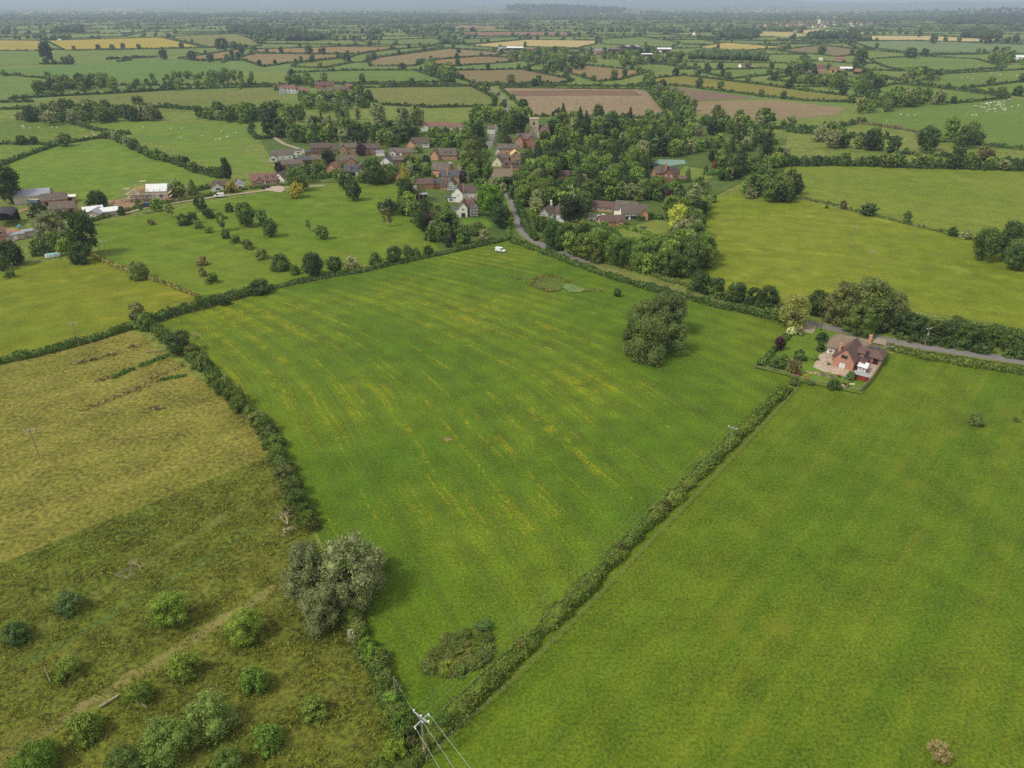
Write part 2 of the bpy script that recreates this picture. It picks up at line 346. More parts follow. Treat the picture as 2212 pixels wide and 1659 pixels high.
GREENS = {'mid': (78, 98, 46), 'dark': (62, 80, 42), 'deep': (52, 66, 40), 'bright': (98, 128, 40), 'lime': (112, 130, 50), 'olive': (92, 104, 52), 'grey': (116, 122, 84), 'bluish': (58, 90, 58), 'brown': (98, 94, 58), 'purple': (62, 42, 46), 'gold': (138, 132, 48), 'fresh': (90, 114, 48), 'copper': (110, 72, 48), 'blossom': (190, 188, 160), 'conifer': (58, 70, 40)}
PLANTS = []
def tree(kind, X, Y, w, h, colour, label, group=None, name=None, cat=None, z=0.0):
    nm, ct = NAMES[kind]; c = lin(GREENS[colour] if isinstance(colour, str) else colour, KF * random.uniform(.86, 1.14))
    PLANTS.append((w * h / (X * X + Y * Y + H * H), kind, X, Y, w, h, c, label, group, name or nm, cat or ct, random.randrange(NVAR[kind]), random.uniform(0, 6.28)))
def lod_for(d, w):
    s = .62 * d / 710.0 / w; lod = 0
    while lod < 3 and LODS[lod + 1] <= s * 1.15: lod += 1
    return lod
def plant_all(most=285):
    """The largest of each kind become trees of their own, the rest one mass."""
    rest = []; count = {}
    for _, kind, X, Y, w, h, c, label, group, nm, ct, var, rot in sorted(PLANTS, key=lambda p: -p[0]):
        count[ct] = count.get(ct, 0) + 1; d = math.sqrt(X * X + Y * Y + H * H)
        if count[ct] > most: rest.append((kind, X, Y, w, h, c, var, rot, d)); continue
        crown, trunk, whole, A = proto(kind, var, lod_for(d, w)); sc = (w, w, h / A)
        if d < 430:
            r = root(nm, (X, Y, 0), rot, label, ct, group); r.scale = sc; o = link('crown', crown, r); o.color = c
            if kind not in ('bush', 'yew'): link('trunk', trunk, r)
        else: r = link(nm, whole, None, (X, Y, 0), rot); r.scale = sc; r.color = c; tag(r, label, ct, group)
    VV = []; FF = []; TT = []; off = 0
    for kind, X, Y, w, h, c, var, rot, d in rest:
        crown, _, _, A = proto(kind, var, 3); n = len(crown.vertices); v = np.empty(n * 3, np.float32); crown.vertices.foreach_get("co", v); v = v.reshape(-1, 3)
        cs, sn = math.cos(rot), math.sin(rot); v = np.stack([X + w * (v[:, 0] * cs - v[:, 1] * sn), Y + w * (v[:, 0] * sn + v[:, 1] * cs), v[:, 2] * h / A], 1)
        t = [p.vertices[:] for p in crown.polygons]; q = np.array([p if len(p) == 4 else p + (p[2],) for p in t]); VV.append(v); FF.append(t); TT.append((n, c))
    if rest:
        me = bpy.data.meshes.new('background_trees'); fs = []; off = 0
        for v, t in zip(VV, FF): fs += [tuple(i + off for i in p) for p in t]; off += len(v)
        me.from_pydata(np.concatenate(VV).tolist(), [], fs); at_ = me.attributes.new('tint', 'FLOAT_COLOR', 'POINT')
        at_.data.foreach_set("color", np.concatenate([np.tile(np.array(c, np.float32), (n, 1)) for n, c in TT]).ravel()); me.materials.append(foliage_mat('background_foliage', attr='tint')); tag(link('background_trees', me), kind='stuff')
    print('PLANTS', len(PLANTS), 'rest', len(rest), count)
def T(kind, x, y, wpx, hr, colour, label, group=None, name=None, cat=None):
    """A tree whose crown's middle lies at (x, y) of the photograph and is wpx wide there."""
    X, Y, dep = at(x, y); w = wpx * dep / FPX
    for _ in range(3): X, Y, dep = at(x, y, .52 * hr * w); w = wpx * dep / FPX
    return tree(kind, X, Y, w, w * hr, colour, label, group, name, cat)
def resample(P, step):
    P = np.asarray(P, float); seg = np.linalg.norm(np.diff(P, axis=0), axis=1); cum = np.concatenate([[0], np.cumsum(seg)]); n = max(2, int(cum[-1] / step) + 1)
    u = np.linspace(0, cum[-1], n); return np.stack([np.interp(u, cum, P[:, 0]), np.interp(u, cum, P[:, 1])], 1), cum[-1]
def smooth_noise(n, k):
    a = rng.normal(size=n // k + 3); return np.interp(np.arange(n) / k, np.arange(len(a)), a)
def hedge_parts(P, w, h, q, rough=.25):
    st = max(.7, q * 1.3); C, L = resample(P, st); n = len(C); t = unit(np.gradient(C, axis=0)); nv = np.stack([-t[:, 1], t[:, 0]], 1)
    k = max(1, int(3.0 / st)); sw = np.clip(1 + rough * smooth_noise(n, k) + rough * .5 * rng.normal(size=n), .45, 1.7); sh = np.clip(1 + rough * smooth_noise(n, k) + rough * .5 * rng.normal(size=n), .4, 1.8)
    prof = np.array([(-.5, 0), (-.52, .45), (-.4, .85), (0, 1.0), (.4, .85), (.52, .45), (.5, 0)]); m = len(prof)
    V = np.zeros((n, m, 3)); V[:, :, :2] = C[:, None] + nv[:, None] * (prof[None, :, 0] * w * sw[:, None])[..., None]; V[:, :, 2] = prof[None, :, 1] * h * sh[:, None]
    Vi = V.copy(); Vi[:, :, 2] *= .8; Vi[:, :, :2] = C[:, None] + (Vi[:, :, :2] - C[:, None]) * .8
    i, j = np.meshgrid(np.arange(n - 1), np.arange(m - 1), indexing='ij'); a = (i * m + j).ravel(); F = np.stack([a, a + 1, a + m + 1, a + m], 1)[:, ::-1]
    k = int(L * (w + 2 * h) * 1.5 / (q * q * .8)); ii = rng.integers(0, n - 1, k); jj = rng.integers(0, m - 1, k); fu = rng.random((k, 1)); fv = rng.random((k, 1))
    A = V[ii, jj] * (1 - fu) + V[ii + 1, jj] * fu; B = V[ii, jj + 1] * (1 - fu) + V[ii + 1, jj + 1] * fu; Pt = A * (1 - fv) + B * fv
    N = unit(np.cross(V[ii + 1, jj] - V[ii, jj], V[ii, jj + 1] - V[ii, jj]) + 1e-6); N[N[:, 2] < -.2] *= -1
    Pt = Pt + N * (rng.uniform(-.3, .22, size=(k, 1)) * min(w, h) * .7); Pt[:, 2] = np.maximum(Pt[:, 2], .05)
    lv = leaves(Pt, N, q * .6, .4, .8)
    return [(Vi.reshape(-1, 3), F, 0), (lv[0], lv[1], 0)]
def hedge(pts, w, h, colour, label, name='hedge', rough=.25, group=None, px=True, q=None):
    P = [G(*p) for p in pts] if px else pts
    Pn, L = resample(P, 5.0); parts = []
    # finer leaves on the stretches nearer the camera
    i = 0
    while i < len(Pn) - 1:
        j = min(len(Pn) - 1, i + 12); d = np.hypot(np.linalg.norm(Pn[i:j + 1].mean(0)), H); parts += hedge_parts(Pn[i:j + 1], w, h, q or min(3.0, max(.3, 1.55 * d / 710)), rough); i = j
    o = link(name, mk_mesh(name, parts, [FOL])); o.color = lin(GREENS[colour] if isinstance(colour, str) else colour, KF)
    return tag(o, label, 'hedge', group)
def along(pts, n, jitter=2.0):
    P, L = resample([G(*p) for p in pts], 1.0); out = []
    for k in range(n):
        c = P[min(len(P) - 1, int((k + random.uniform(.1, .9)) / n * len(P)))]; out.append((c[0] + random.uniform(-jitter, jitter), c[1] + random.uniform(-jitter, jitter)))
    return out
def inside(x, y, poly):
    r = False; j = len(poly) - 1
    for i in range(len(poly)):
        (xi, yi), (xj, yj) = poly[i], poly[j]
        if (yi > y) != (yj > y) and x < (xj - xi) * (y - yi) / (yj - yi) + xi: r = not r
        j = i
    return r
KEEP = []           # stretches of the photograph where houses and lanes stay in view: (x0, x1, y of the foot, height px)
def clear_of(X, Y, w, h):
    x, y, dep = proj(X, Y); hw = w * FPX / dep * .42; xt, yt, _ = proj(X, Y, h * .93)
    for x0, x1, yt0, yb in KEEP:
        if x + hw > x0 and x - hw < x1 and y > yb - 2 and yt < yb - .38 * (yb - yt0): return False
        if x + hw * .3 > x0 and x - hw * .3 < x1 and yb - (yb - yt0) * .8 < y <= yb: return False
    return True
def wood(poly, n, kinds, size, colours, label, group, ratio=(1.0, 1.35), gap=.44, name=None, cat=None):
    P = [G(*p) for p in poly]; xs = [p[0] for p in P]; ys = [p[1] for p in P]; done = []; tries = 0
    while len(done) < n and tries < n * 40:
        tries += 1; X = random.uniform(min(xs), max(xs)); Y = random.uniform(min(ys), max(ys))
        if not inside(X, Y, P): continue
        k = random.choice(kinds); w = random.uniform(*size); h = w * random.uniform(*ratio)
        if k == 'bush': h = w * .8
        if k in ('poplar',): w, h = w * .45, w * 2.2
        if k in ('conifer', 'pine'): w, h = w * .8, w * 1.6
        if any(math.hypot(X - a, Y - b) < gap * (w + c) / 2 for a, b, c in done): continue
        if not clear_of(X, Y, w, h): continue
        done.append((X, Y, w)); col = random.choice(colours)
        if k == 'conifer' or k == 'pine': col = random.choice(('conifer', 'deep'))
        lb = {'bush': label.replace(' tree ', ' bush ', 1), 'conifer': label.replace('leafy', 'pointed', 1).replace(' tree ', ' conifer ', 1), 'pine': label.replace('leafy', 'flat topped', 1).replace(' tree ', ' pine ', 1), 'willow': label.replace('leafy', 'greyish', 1).replace(' tree ', ' willow ', 1), 'poplar': label.replace('leafy', 'tall narrow', 1).replace(' tree ', ' poplar ', 1)}.get(k, label)
        tree(k, X, Y, w, h, col, lb, group, name, cat)
    return done
# ---------------------------------------------------------------- ground and fields
def sheet(name, pts, z, mat, kind='structure', px=True):
    P = [G(*p) for p in pts] if px else pts
    m = MB(); m.poly([(x, y, z) for x, y in P]); o = m.build(name, mat)
    if o.data.polygons[0].normal.z < 0: o.data.flip_normals()
    bm = bmesh.new(); bm.from_mesh(o.data); bmesh.ops.triangulate(bm, faces=bm.faces[:]); bm.to_mesh(o.data); bm.free()
    return tag(o, kind=kind)
def ribbon(name, pts, w, z, mat, px=True):
    C, L = resample([G(*p) for p in pts] if px else pts, 3.0); k = 9
    t = unit(np.gradient(C, axis=0)); n = np.stack([-t[:, 1], t[:, 0]], 1); m = MB(); A = C + n * w / 2; B = C - n * w / 2
    m.add([(x, y, z) for x, y in A] + [(x, y, z) for x, y in B], [(i + len(C), i + 1 + len(C), i + 1, i) for i in range(len(C) - 1)])
    return tag(m.build(name, mat), kind='structure')
ZF = [0.02]; FIELDS = []
def field(name, pts, c, ring=None, c2=None, ang=0.0, contrast=1.0, streak=.5, trees=0, tsize=(7, 12), desc=None, mat=None, bands=(), tuft=0.0, fine=None, hcol='dark', patch=None, patch_amt=0, hw=2.6):
    ZF[0] += .004; P = [G(*p) for p in pts]; dmin = min(math.hypot(*p) for p in P); FIELDS.append(P)
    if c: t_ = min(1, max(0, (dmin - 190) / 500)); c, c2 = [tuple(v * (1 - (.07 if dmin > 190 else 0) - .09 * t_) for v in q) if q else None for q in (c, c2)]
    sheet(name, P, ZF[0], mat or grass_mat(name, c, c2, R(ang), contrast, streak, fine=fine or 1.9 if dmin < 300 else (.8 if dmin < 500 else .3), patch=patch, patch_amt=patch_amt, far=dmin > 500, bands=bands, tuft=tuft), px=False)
    if ring:
        o = hedge(P + [P[0]], hw, ring, hcol, 'hedgerow bordering the ' + desc, name='hedgerow', rough=.3, px=False)
        for X, Y in along(list(pts) + [pts[0]], trees, 3):
            w = random.uniform(*tsize)
            if random.random() < .35: tree('bush', X, Y, w * .7, w * .55, random.choice(('mid', 'dark', 'olive')), 'rounded bush in the hedgerow bordering the ' + desc, 'bushes in the hedgerow of the ' + desc)
            else: tree('broadleaf', X, Y, w, w * random.uniform(.95, 1.3), random.choice(('mid', 'dark', 'dark', 'olive', 'deep')), 'green tree in the hedgerow bordering the ' + desc, 'trees in the hedgerow of the ' + desc)
# ---------------------------------------------------------------- the land
tag(MB().poly([(-25000, -600, 0), (25000, -600, 0), (25000, 25000, 0), (-25000, 25000, 0)]).build('ground', grass_mat('ground_grass', (104, 122, 46), (116, 126, 58), fine=.5, patch=(84, 100, 46), patch_amt=.6)), kind='structure')
# the main meadow: ridge and furrow picked out by buttercups
def meadow_mat():
    b = NB('meadow'); p = b.pos(); sp = b.n("SeparateXYZ"); b.l(p, sp.inputs[0]); X, Y = sp.outputs[0], sp.outputs[1]
    t = b.math('MAXIMUM', b.math('SUBTRACT', Y, 165.0), 0.0)
    wob = b.math('MULTIPLY', b.math('SUBTRACT', b.noise(p, .03, 2), .5), 5.0)
    phi = b.math('ADD', b.math('ADD', b.math('ADD', X, b.math('MULTIPLY', Y, .5)), b.math('MULTIPLY', b.math('MULTIPLY', t, t), .005)), wob)
    ridge = b.math('SINE', b.math('MULTIPLY', phi, 2 * math.pi / 9.5))
    cv = b.n("CombineXYZ"); b.l(b.math('MULTIPLY', phi, .58), cv.inputs[0]); b.l(b.math('MULTIPLY', Y, .016), cv.inputs[1])
    st = b.noise(cv.outputs[0], 1.0, 3, .6); big = b.noise(p, .016, 3); med = b.noise(p, .12, 4, .6); fin = b.noise(p, 1.9, 4, .8)
    patchy = b.noise(p, .22, 4, .65)
    col = b.mix(b.ramp(big, .38, .62), lin((81, 110, 20), KG), lin((98, 119, 24), KG))
    col = b.mix(b.math('MULTIPLY', b.ramp(b.math('ADD', b.math('MULTIPLY', ridge, -.10), st), .46, .64), .5), col, lin((80, 98, 28), KG))
    fl = b.math('MULTIPLY', b.ramp(b.math('ADD', b.math('ADD', b.math('MULTIPLY', ridge, .06), st), b.math('MULTIPLY', b.math('SUBTRACT', big, .5), .6)), .51, .65), b.ramp(patchy, .40, .58))
    fl = b.math('MULTIPLY', fl, b.math('ADD', b.math('MULTIPLY', b.ramp(fin, .48, .62), .75), .25))
    fl = b.math('MULTIPLY', fl, b.math('ADD', b.math('MULTIPLY', b.ramp(Y, 100, 125), .8), .12))
    fl = b.math('MULTIPLY', fl, b.math('SUBTRACT', 1.0, b.math('MULTIPLY', b.ramp(X, 30, 62), .75)))
    col = b.mix(b.math('MULTIPLY', fl, .70), col, lin((172, 160, 20), KG))
    v = b.math('ADD', b.math('ADD', b.math('MULTIPLY', b.math('SUBTRACT', med, .5), 1.0), b.math('MULTIPLY', b.math('SUBTRACT', fin, .5), 2.9)), 1.0)
    sk = b.ramp(b.noise(p, 1.2, 2, .6), .60, .70); col = b.mix(b.math('MULTIPLY', sk, .35), col, (0.35, 0.45, 0.35, 1), 'MULTIPLY')
    col = b.mix(1.0, col, b.math('MAXIMUM', v, .3), 'MULTIPLY'); b.bump(b.math('ADD', fin, b.math('MULTIPLY', ridge, .35)), .35, .4)
    return b.done(col, .95)
field('meadow', [(300, 702), (560, 621), (790, 577), (1095, 510), (1130, 522), (1200, 552), (1310, 592), (1420, 622), (1560, 654), (1716, 695), (1636, 793), (1714, 817), (1580, 965), (1350, 1205), (1210, 1335), (1000, 1525), (902, 1615), (830, 1450), (755, 1325), (700, 1190), (650, 1060), (590, 925), (480, 840), (395, 770)], None, mat=meadow_mat())
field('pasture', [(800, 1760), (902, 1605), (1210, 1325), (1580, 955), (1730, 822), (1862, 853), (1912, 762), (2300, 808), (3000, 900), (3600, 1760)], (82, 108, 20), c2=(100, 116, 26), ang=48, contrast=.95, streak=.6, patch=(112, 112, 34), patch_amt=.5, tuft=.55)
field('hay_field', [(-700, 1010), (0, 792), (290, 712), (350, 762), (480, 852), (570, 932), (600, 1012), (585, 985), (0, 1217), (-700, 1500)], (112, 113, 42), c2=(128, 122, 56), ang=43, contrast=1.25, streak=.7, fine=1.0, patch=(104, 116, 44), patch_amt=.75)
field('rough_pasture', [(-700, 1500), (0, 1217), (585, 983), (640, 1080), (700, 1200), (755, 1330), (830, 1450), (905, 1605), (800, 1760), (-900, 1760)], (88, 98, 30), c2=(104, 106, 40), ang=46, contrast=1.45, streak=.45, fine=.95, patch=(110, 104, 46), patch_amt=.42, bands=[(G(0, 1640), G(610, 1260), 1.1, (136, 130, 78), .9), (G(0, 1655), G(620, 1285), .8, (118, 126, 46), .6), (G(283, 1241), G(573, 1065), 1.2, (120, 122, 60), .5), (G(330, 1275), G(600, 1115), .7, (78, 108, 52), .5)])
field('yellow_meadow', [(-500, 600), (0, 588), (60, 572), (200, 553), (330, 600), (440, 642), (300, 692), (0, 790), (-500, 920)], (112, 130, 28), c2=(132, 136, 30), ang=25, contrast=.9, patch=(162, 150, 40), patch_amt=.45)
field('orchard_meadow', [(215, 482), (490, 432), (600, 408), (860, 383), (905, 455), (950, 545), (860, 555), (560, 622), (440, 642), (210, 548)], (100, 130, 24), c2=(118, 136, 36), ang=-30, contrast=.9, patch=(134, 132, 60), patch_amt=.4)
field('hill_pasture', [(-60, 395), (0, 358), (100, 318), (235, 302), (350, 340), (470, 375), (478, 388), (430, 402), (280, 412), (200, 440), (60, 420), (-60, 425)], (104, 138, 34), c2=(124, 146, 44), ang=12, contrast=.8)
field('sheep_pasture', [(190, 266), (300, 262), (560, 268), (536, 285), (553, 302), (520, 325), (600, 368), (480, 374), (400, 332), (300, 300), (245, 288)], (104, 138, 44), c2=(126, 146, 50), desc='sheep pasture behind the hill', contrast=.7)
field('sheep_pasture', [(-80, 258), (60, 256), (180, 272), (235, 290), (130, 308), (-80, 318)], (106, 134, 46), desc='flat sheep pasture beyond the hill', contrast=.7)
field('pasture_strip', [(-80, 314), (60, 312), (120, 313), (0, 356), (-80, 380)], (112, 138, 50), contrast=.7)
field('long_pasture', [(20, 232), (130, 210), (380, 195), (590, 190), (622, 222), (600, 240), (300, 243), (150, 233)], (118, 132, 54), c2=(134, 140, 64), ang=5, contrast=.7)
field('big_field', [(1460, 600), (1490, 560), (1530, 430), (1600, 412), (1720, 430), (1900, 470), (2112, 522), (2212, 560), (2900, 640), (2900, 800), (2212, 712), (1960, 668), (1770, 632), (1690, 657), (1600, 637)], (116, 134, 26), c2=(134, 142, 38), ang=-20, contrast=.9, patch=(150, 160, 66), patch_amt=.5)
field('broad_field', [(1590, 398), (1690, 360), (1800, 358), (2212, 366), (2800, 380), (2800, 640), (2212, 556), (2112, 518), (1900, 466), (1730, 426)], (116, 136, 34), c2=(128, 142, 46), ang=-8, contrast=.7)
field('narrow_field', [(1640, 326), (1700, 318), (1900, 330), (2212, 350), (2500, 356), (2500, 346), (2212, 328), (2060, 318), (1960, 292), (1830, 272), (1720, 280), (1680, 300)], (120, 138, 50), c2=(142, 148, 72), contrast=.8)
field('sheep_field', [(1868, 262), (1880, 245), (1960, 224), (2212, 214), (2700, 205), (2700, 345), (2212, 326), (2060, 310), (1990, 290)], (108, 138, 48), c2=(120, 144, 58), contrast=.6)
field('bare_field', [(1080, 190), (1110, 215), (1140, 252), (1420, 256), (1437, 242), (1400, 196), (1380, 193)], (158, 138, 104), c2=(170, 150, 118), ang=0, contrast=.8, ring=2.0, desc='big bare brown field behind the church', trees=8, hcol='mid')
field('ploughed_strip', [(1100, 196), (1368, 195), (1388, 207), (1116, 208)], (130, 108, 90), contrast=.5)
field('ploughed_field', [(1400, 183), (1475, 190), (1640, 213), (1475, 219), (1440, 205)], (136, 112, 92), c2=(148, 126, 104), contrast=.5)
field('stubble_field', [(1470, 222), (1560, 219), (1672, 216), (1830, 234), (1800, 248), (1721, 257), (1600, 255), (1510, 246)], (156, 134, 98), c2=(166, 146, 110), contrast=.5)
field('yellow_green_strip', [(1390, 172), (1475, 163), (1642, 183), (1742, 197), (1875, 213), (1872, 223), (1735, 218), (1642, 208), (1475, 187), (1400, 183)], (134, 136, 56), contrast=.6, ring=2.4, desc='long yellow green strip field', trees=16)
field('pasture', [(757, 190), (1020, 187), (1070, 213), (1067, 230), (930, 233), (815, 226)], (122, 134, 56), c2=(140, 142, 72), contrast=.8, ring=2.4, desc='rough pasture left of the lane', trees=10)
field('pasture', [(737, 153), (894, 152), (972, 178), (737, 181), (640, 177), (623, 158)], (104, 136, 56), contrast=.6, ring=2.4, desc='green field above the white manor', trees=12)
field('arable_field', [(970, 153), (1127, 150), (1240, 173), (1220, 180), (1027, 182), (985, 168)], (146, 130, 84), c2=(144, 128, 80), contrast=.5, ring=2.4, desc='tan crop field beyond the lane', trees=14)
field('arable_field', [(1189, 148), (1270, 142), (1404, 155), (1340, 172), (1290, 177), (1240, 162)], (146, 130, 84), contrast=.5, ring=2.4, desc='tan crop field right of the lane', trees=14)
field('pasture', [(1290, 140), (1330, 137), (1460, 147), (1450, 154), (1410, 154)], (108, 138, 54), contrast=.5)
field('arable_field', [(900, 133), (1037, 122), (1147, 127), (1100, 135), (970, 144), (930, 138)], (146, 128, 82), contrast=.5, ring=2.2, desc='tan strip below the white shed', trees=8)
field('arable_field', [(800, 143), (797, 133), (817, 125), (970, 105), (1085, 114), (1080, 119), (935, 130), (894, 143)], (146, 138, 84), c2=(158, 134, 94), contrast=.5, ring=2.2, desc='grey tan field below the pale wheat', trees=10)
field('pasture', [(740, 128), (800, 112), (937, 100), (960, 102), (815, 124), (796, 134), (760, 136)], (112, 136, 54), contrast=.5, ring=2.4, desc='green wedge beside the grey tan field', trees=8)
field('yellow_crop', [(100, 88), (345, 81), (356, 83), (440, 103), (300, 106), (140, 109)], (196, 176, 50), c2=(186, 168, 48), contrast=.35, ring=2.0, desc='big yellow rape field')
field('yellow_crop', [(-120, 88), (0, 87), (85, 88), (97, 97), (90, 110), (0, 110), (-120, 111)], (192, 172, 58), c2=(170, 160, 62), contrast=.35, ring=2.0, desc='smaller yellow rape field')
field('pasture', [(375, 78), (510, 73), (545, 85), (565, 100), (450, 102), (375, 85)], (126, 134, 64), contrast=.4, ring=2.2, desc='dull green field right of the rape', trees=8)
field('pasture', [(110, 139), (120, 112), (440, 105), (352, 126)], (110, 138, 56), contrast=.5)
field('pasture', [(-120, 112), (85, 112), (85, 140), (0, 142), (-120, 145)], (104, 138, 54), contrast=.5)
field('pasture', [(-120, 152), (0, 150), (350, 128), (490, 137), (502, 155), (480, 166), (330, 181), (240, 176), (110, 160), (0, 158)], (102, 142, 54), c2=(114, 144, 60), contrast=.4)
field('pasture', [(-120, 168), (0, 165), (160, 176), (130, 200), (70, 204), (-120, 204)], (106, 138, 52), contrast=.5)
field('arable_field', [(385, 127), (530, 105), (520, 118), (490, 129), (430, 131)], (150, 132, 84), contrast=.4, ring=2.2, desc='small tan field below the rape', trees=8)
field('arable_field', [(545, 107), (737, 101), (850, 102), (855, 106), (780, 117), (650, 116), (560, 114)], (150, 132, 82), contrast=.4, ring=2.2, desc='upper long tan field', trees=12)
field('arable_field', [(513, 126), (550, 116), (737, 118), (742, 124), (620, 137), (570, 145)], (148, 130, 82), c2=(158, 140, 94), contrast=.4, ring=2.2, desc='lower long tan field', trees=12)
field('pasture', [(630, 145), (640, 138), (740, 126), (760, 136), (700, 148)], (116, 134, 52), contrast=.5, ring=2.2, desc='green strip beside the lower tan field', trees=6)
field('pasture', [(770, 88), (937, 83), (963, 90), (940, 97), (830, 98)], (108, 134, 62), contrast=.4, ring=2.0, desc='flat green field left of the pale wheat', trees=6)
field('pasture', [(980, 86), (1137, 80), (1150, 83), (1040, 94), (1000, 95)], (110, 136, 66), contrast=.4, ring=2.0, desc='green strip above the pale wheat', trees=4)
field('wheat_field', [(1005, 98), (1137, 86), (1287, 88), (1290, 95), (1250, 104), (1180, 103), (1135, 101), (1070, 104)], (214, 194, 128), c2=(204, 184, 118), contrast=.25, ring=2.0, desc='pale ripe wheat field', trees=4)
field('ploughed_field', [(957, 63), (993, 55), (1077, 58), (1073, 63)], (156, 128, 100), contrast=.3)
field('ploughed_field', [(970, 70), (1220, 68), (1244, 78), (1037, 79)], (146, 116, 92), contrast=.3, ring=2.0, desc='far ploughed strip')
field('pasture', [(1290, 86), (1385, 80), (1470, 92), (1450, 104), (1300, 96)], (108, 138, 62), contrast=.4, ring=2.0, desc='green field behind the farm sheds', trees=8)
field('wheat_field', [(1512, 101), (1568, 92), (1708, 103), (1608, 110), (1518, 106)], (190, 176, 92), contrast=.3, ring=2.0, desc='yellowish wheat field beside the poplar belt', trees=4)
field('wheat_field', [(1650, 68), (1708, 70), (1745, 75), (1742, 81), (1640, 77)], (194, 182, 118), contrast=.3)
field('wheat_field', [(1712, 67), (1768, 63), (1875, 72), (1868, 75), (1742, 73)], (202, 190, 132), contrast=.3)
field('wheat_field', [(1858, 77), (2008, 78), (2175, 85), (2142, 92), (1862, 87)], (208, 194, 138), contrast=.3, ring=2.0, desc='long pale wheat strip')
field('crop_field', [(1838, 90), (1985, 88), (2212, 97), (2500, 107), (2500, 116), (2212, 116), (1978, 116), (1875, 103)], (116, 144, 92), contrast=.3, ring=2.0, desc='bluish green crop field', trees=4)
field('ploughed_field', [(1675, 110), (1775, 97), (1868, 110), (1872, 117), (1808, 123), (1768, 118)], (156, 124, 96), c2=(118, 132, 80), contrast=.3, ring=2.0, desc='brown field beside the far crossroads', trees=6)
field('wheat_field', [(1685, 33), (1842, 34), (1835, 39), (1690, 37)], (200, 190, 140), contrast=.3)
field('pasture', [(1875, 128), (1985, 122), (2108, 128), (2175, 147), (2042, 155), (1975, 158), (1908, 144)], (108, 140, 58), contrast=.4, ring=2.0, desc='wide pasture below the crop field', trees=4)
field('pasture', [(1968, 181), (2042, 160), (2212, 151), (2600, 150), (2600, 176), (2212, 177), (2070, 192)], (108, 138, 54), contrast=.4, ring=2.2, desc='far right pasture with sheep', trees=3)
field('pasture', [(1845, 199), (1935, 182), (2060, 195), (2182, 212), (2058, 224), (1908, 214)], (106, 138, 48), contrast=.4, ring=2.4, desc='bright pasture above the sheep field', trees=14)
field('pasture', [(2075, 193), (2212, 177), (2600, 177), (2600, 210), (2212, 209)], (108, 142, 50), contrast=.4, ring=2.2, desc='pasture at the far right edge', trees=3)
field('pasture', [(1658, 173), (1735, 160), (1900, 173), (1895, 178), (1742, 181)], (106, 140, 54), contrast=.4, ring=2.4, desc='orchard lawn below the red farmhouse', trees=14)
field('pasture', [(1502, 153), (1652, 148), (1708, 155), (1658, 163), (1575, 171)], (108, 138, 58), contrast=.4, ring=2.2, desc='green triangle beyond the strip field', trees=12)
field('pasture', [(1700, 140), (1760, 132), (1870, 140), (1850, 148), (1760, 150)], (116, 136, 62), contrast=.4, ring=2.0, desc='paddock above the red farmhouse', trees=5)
# lanes, tracks, yards and lawns
ROAD = [(1180, 534), (1147, 517), (1127, 497), (1117, 464), (1107, 432), (1088, 412), (1045, 396), (1002, 378), (999, 358), (1022, 336), (1056, 318), (1061, 300), (1072, 272), (1096, 245), (1093, 225), (1083, 207), (1068, 196), (1040, 184)]
ROAD_R = [(1147, 517), (1180, 534), (1270, 569), (1370, 599), (1475, 629), (1541, 647), (1608, 664), (1700, 688), (1758, 702), (1858, 724), (1975, 748), (2212, 783), (2700, 850)]
ribbon('verge', ROAD_R, 7.0, .25, M['verge']); ribbon('track', ROAD_R[1:8], 2.4, .262, grass_mat('worn_track', (126, 124, 78), (110, 118, 56), contrast=1.2)); ribbon('road', ROAD_R[:3], 4.4, .266, M['tarmac']); ribbon('road', ROAD_R[7:], 4.4, .268, M['tarmac']); ribbon('verge', ROAD[1:10], 7.0, .25, M['verge'])
ribbon('road', ROAD, 4.6, .262, M['tarmac']); 
ribbon('lane', [(-40, 560), (60, 500), (165, 478), (250, 466), (330, 446), (420, 432), (480, 424), (560, 414), (640, 404), (700, 402)], 3.4, .262, M['gravel'])
ribbon('track', [(655, 335), (652, 324), (634, 318), (615, 312), (600, 303), (592, 297), (570, 292)], 3.4, .27, M['gravel'])
ribbon('track', [(24, 466), (45, 458), (65, 449), (110, 440)], 2.5, .262, M['earth'])
sheet('yard', [(232, 452), (262, 432), (300, 424), (360, 425), (385, 418), (420, 425), (400, 432), (330, 443), (262, 464)], .275, M['earth'])
sheet('yard', [(-20, 512), (-10, 498), (28, 494), (62, 502), (60, 516), (20, 522)], .275, M['earth'])
sheet('driveway', [(575, 412), (568, 401), (590, 398), (612, 404), (616, 412), (606, 417)], .275, M['paving'])
sheet('car_park', [(1268, 474), (1272, 462), (1330, 468), (1330, 482), (1290, 486)], .275, M['tarmac'])
lawn = grass_mat('mown_lawn', (110, 126, 48), (124, 132, 60), contrast=.5)
sheet('lawn', [(1375, 487), (1420, 476), (1440, 480), (1442, 508), (1405, 504), (1372, 492)], .255, lawn)
sheet('lawn', [(1336, 495), (1372, 494), (1420, 512), (1395, 524), (1340, 512)], .255, lawn)
sheet('lawn', [(996, 474), (1052, 472), (1062, 492), (1010, 496)], .255, grass_mat('front_lawn', (82, 124, 40), contrast=.5))
sheet('lawn', [(1440, 392), (1480, 360), (1530, 368), (1540, 384), (1480, 396)], .255, lawn)
sheet('tennis_court', [(1410, 352), (1424, 345), (1478, 346), (1482, 354), (1448, 359)], .262, M['court'])
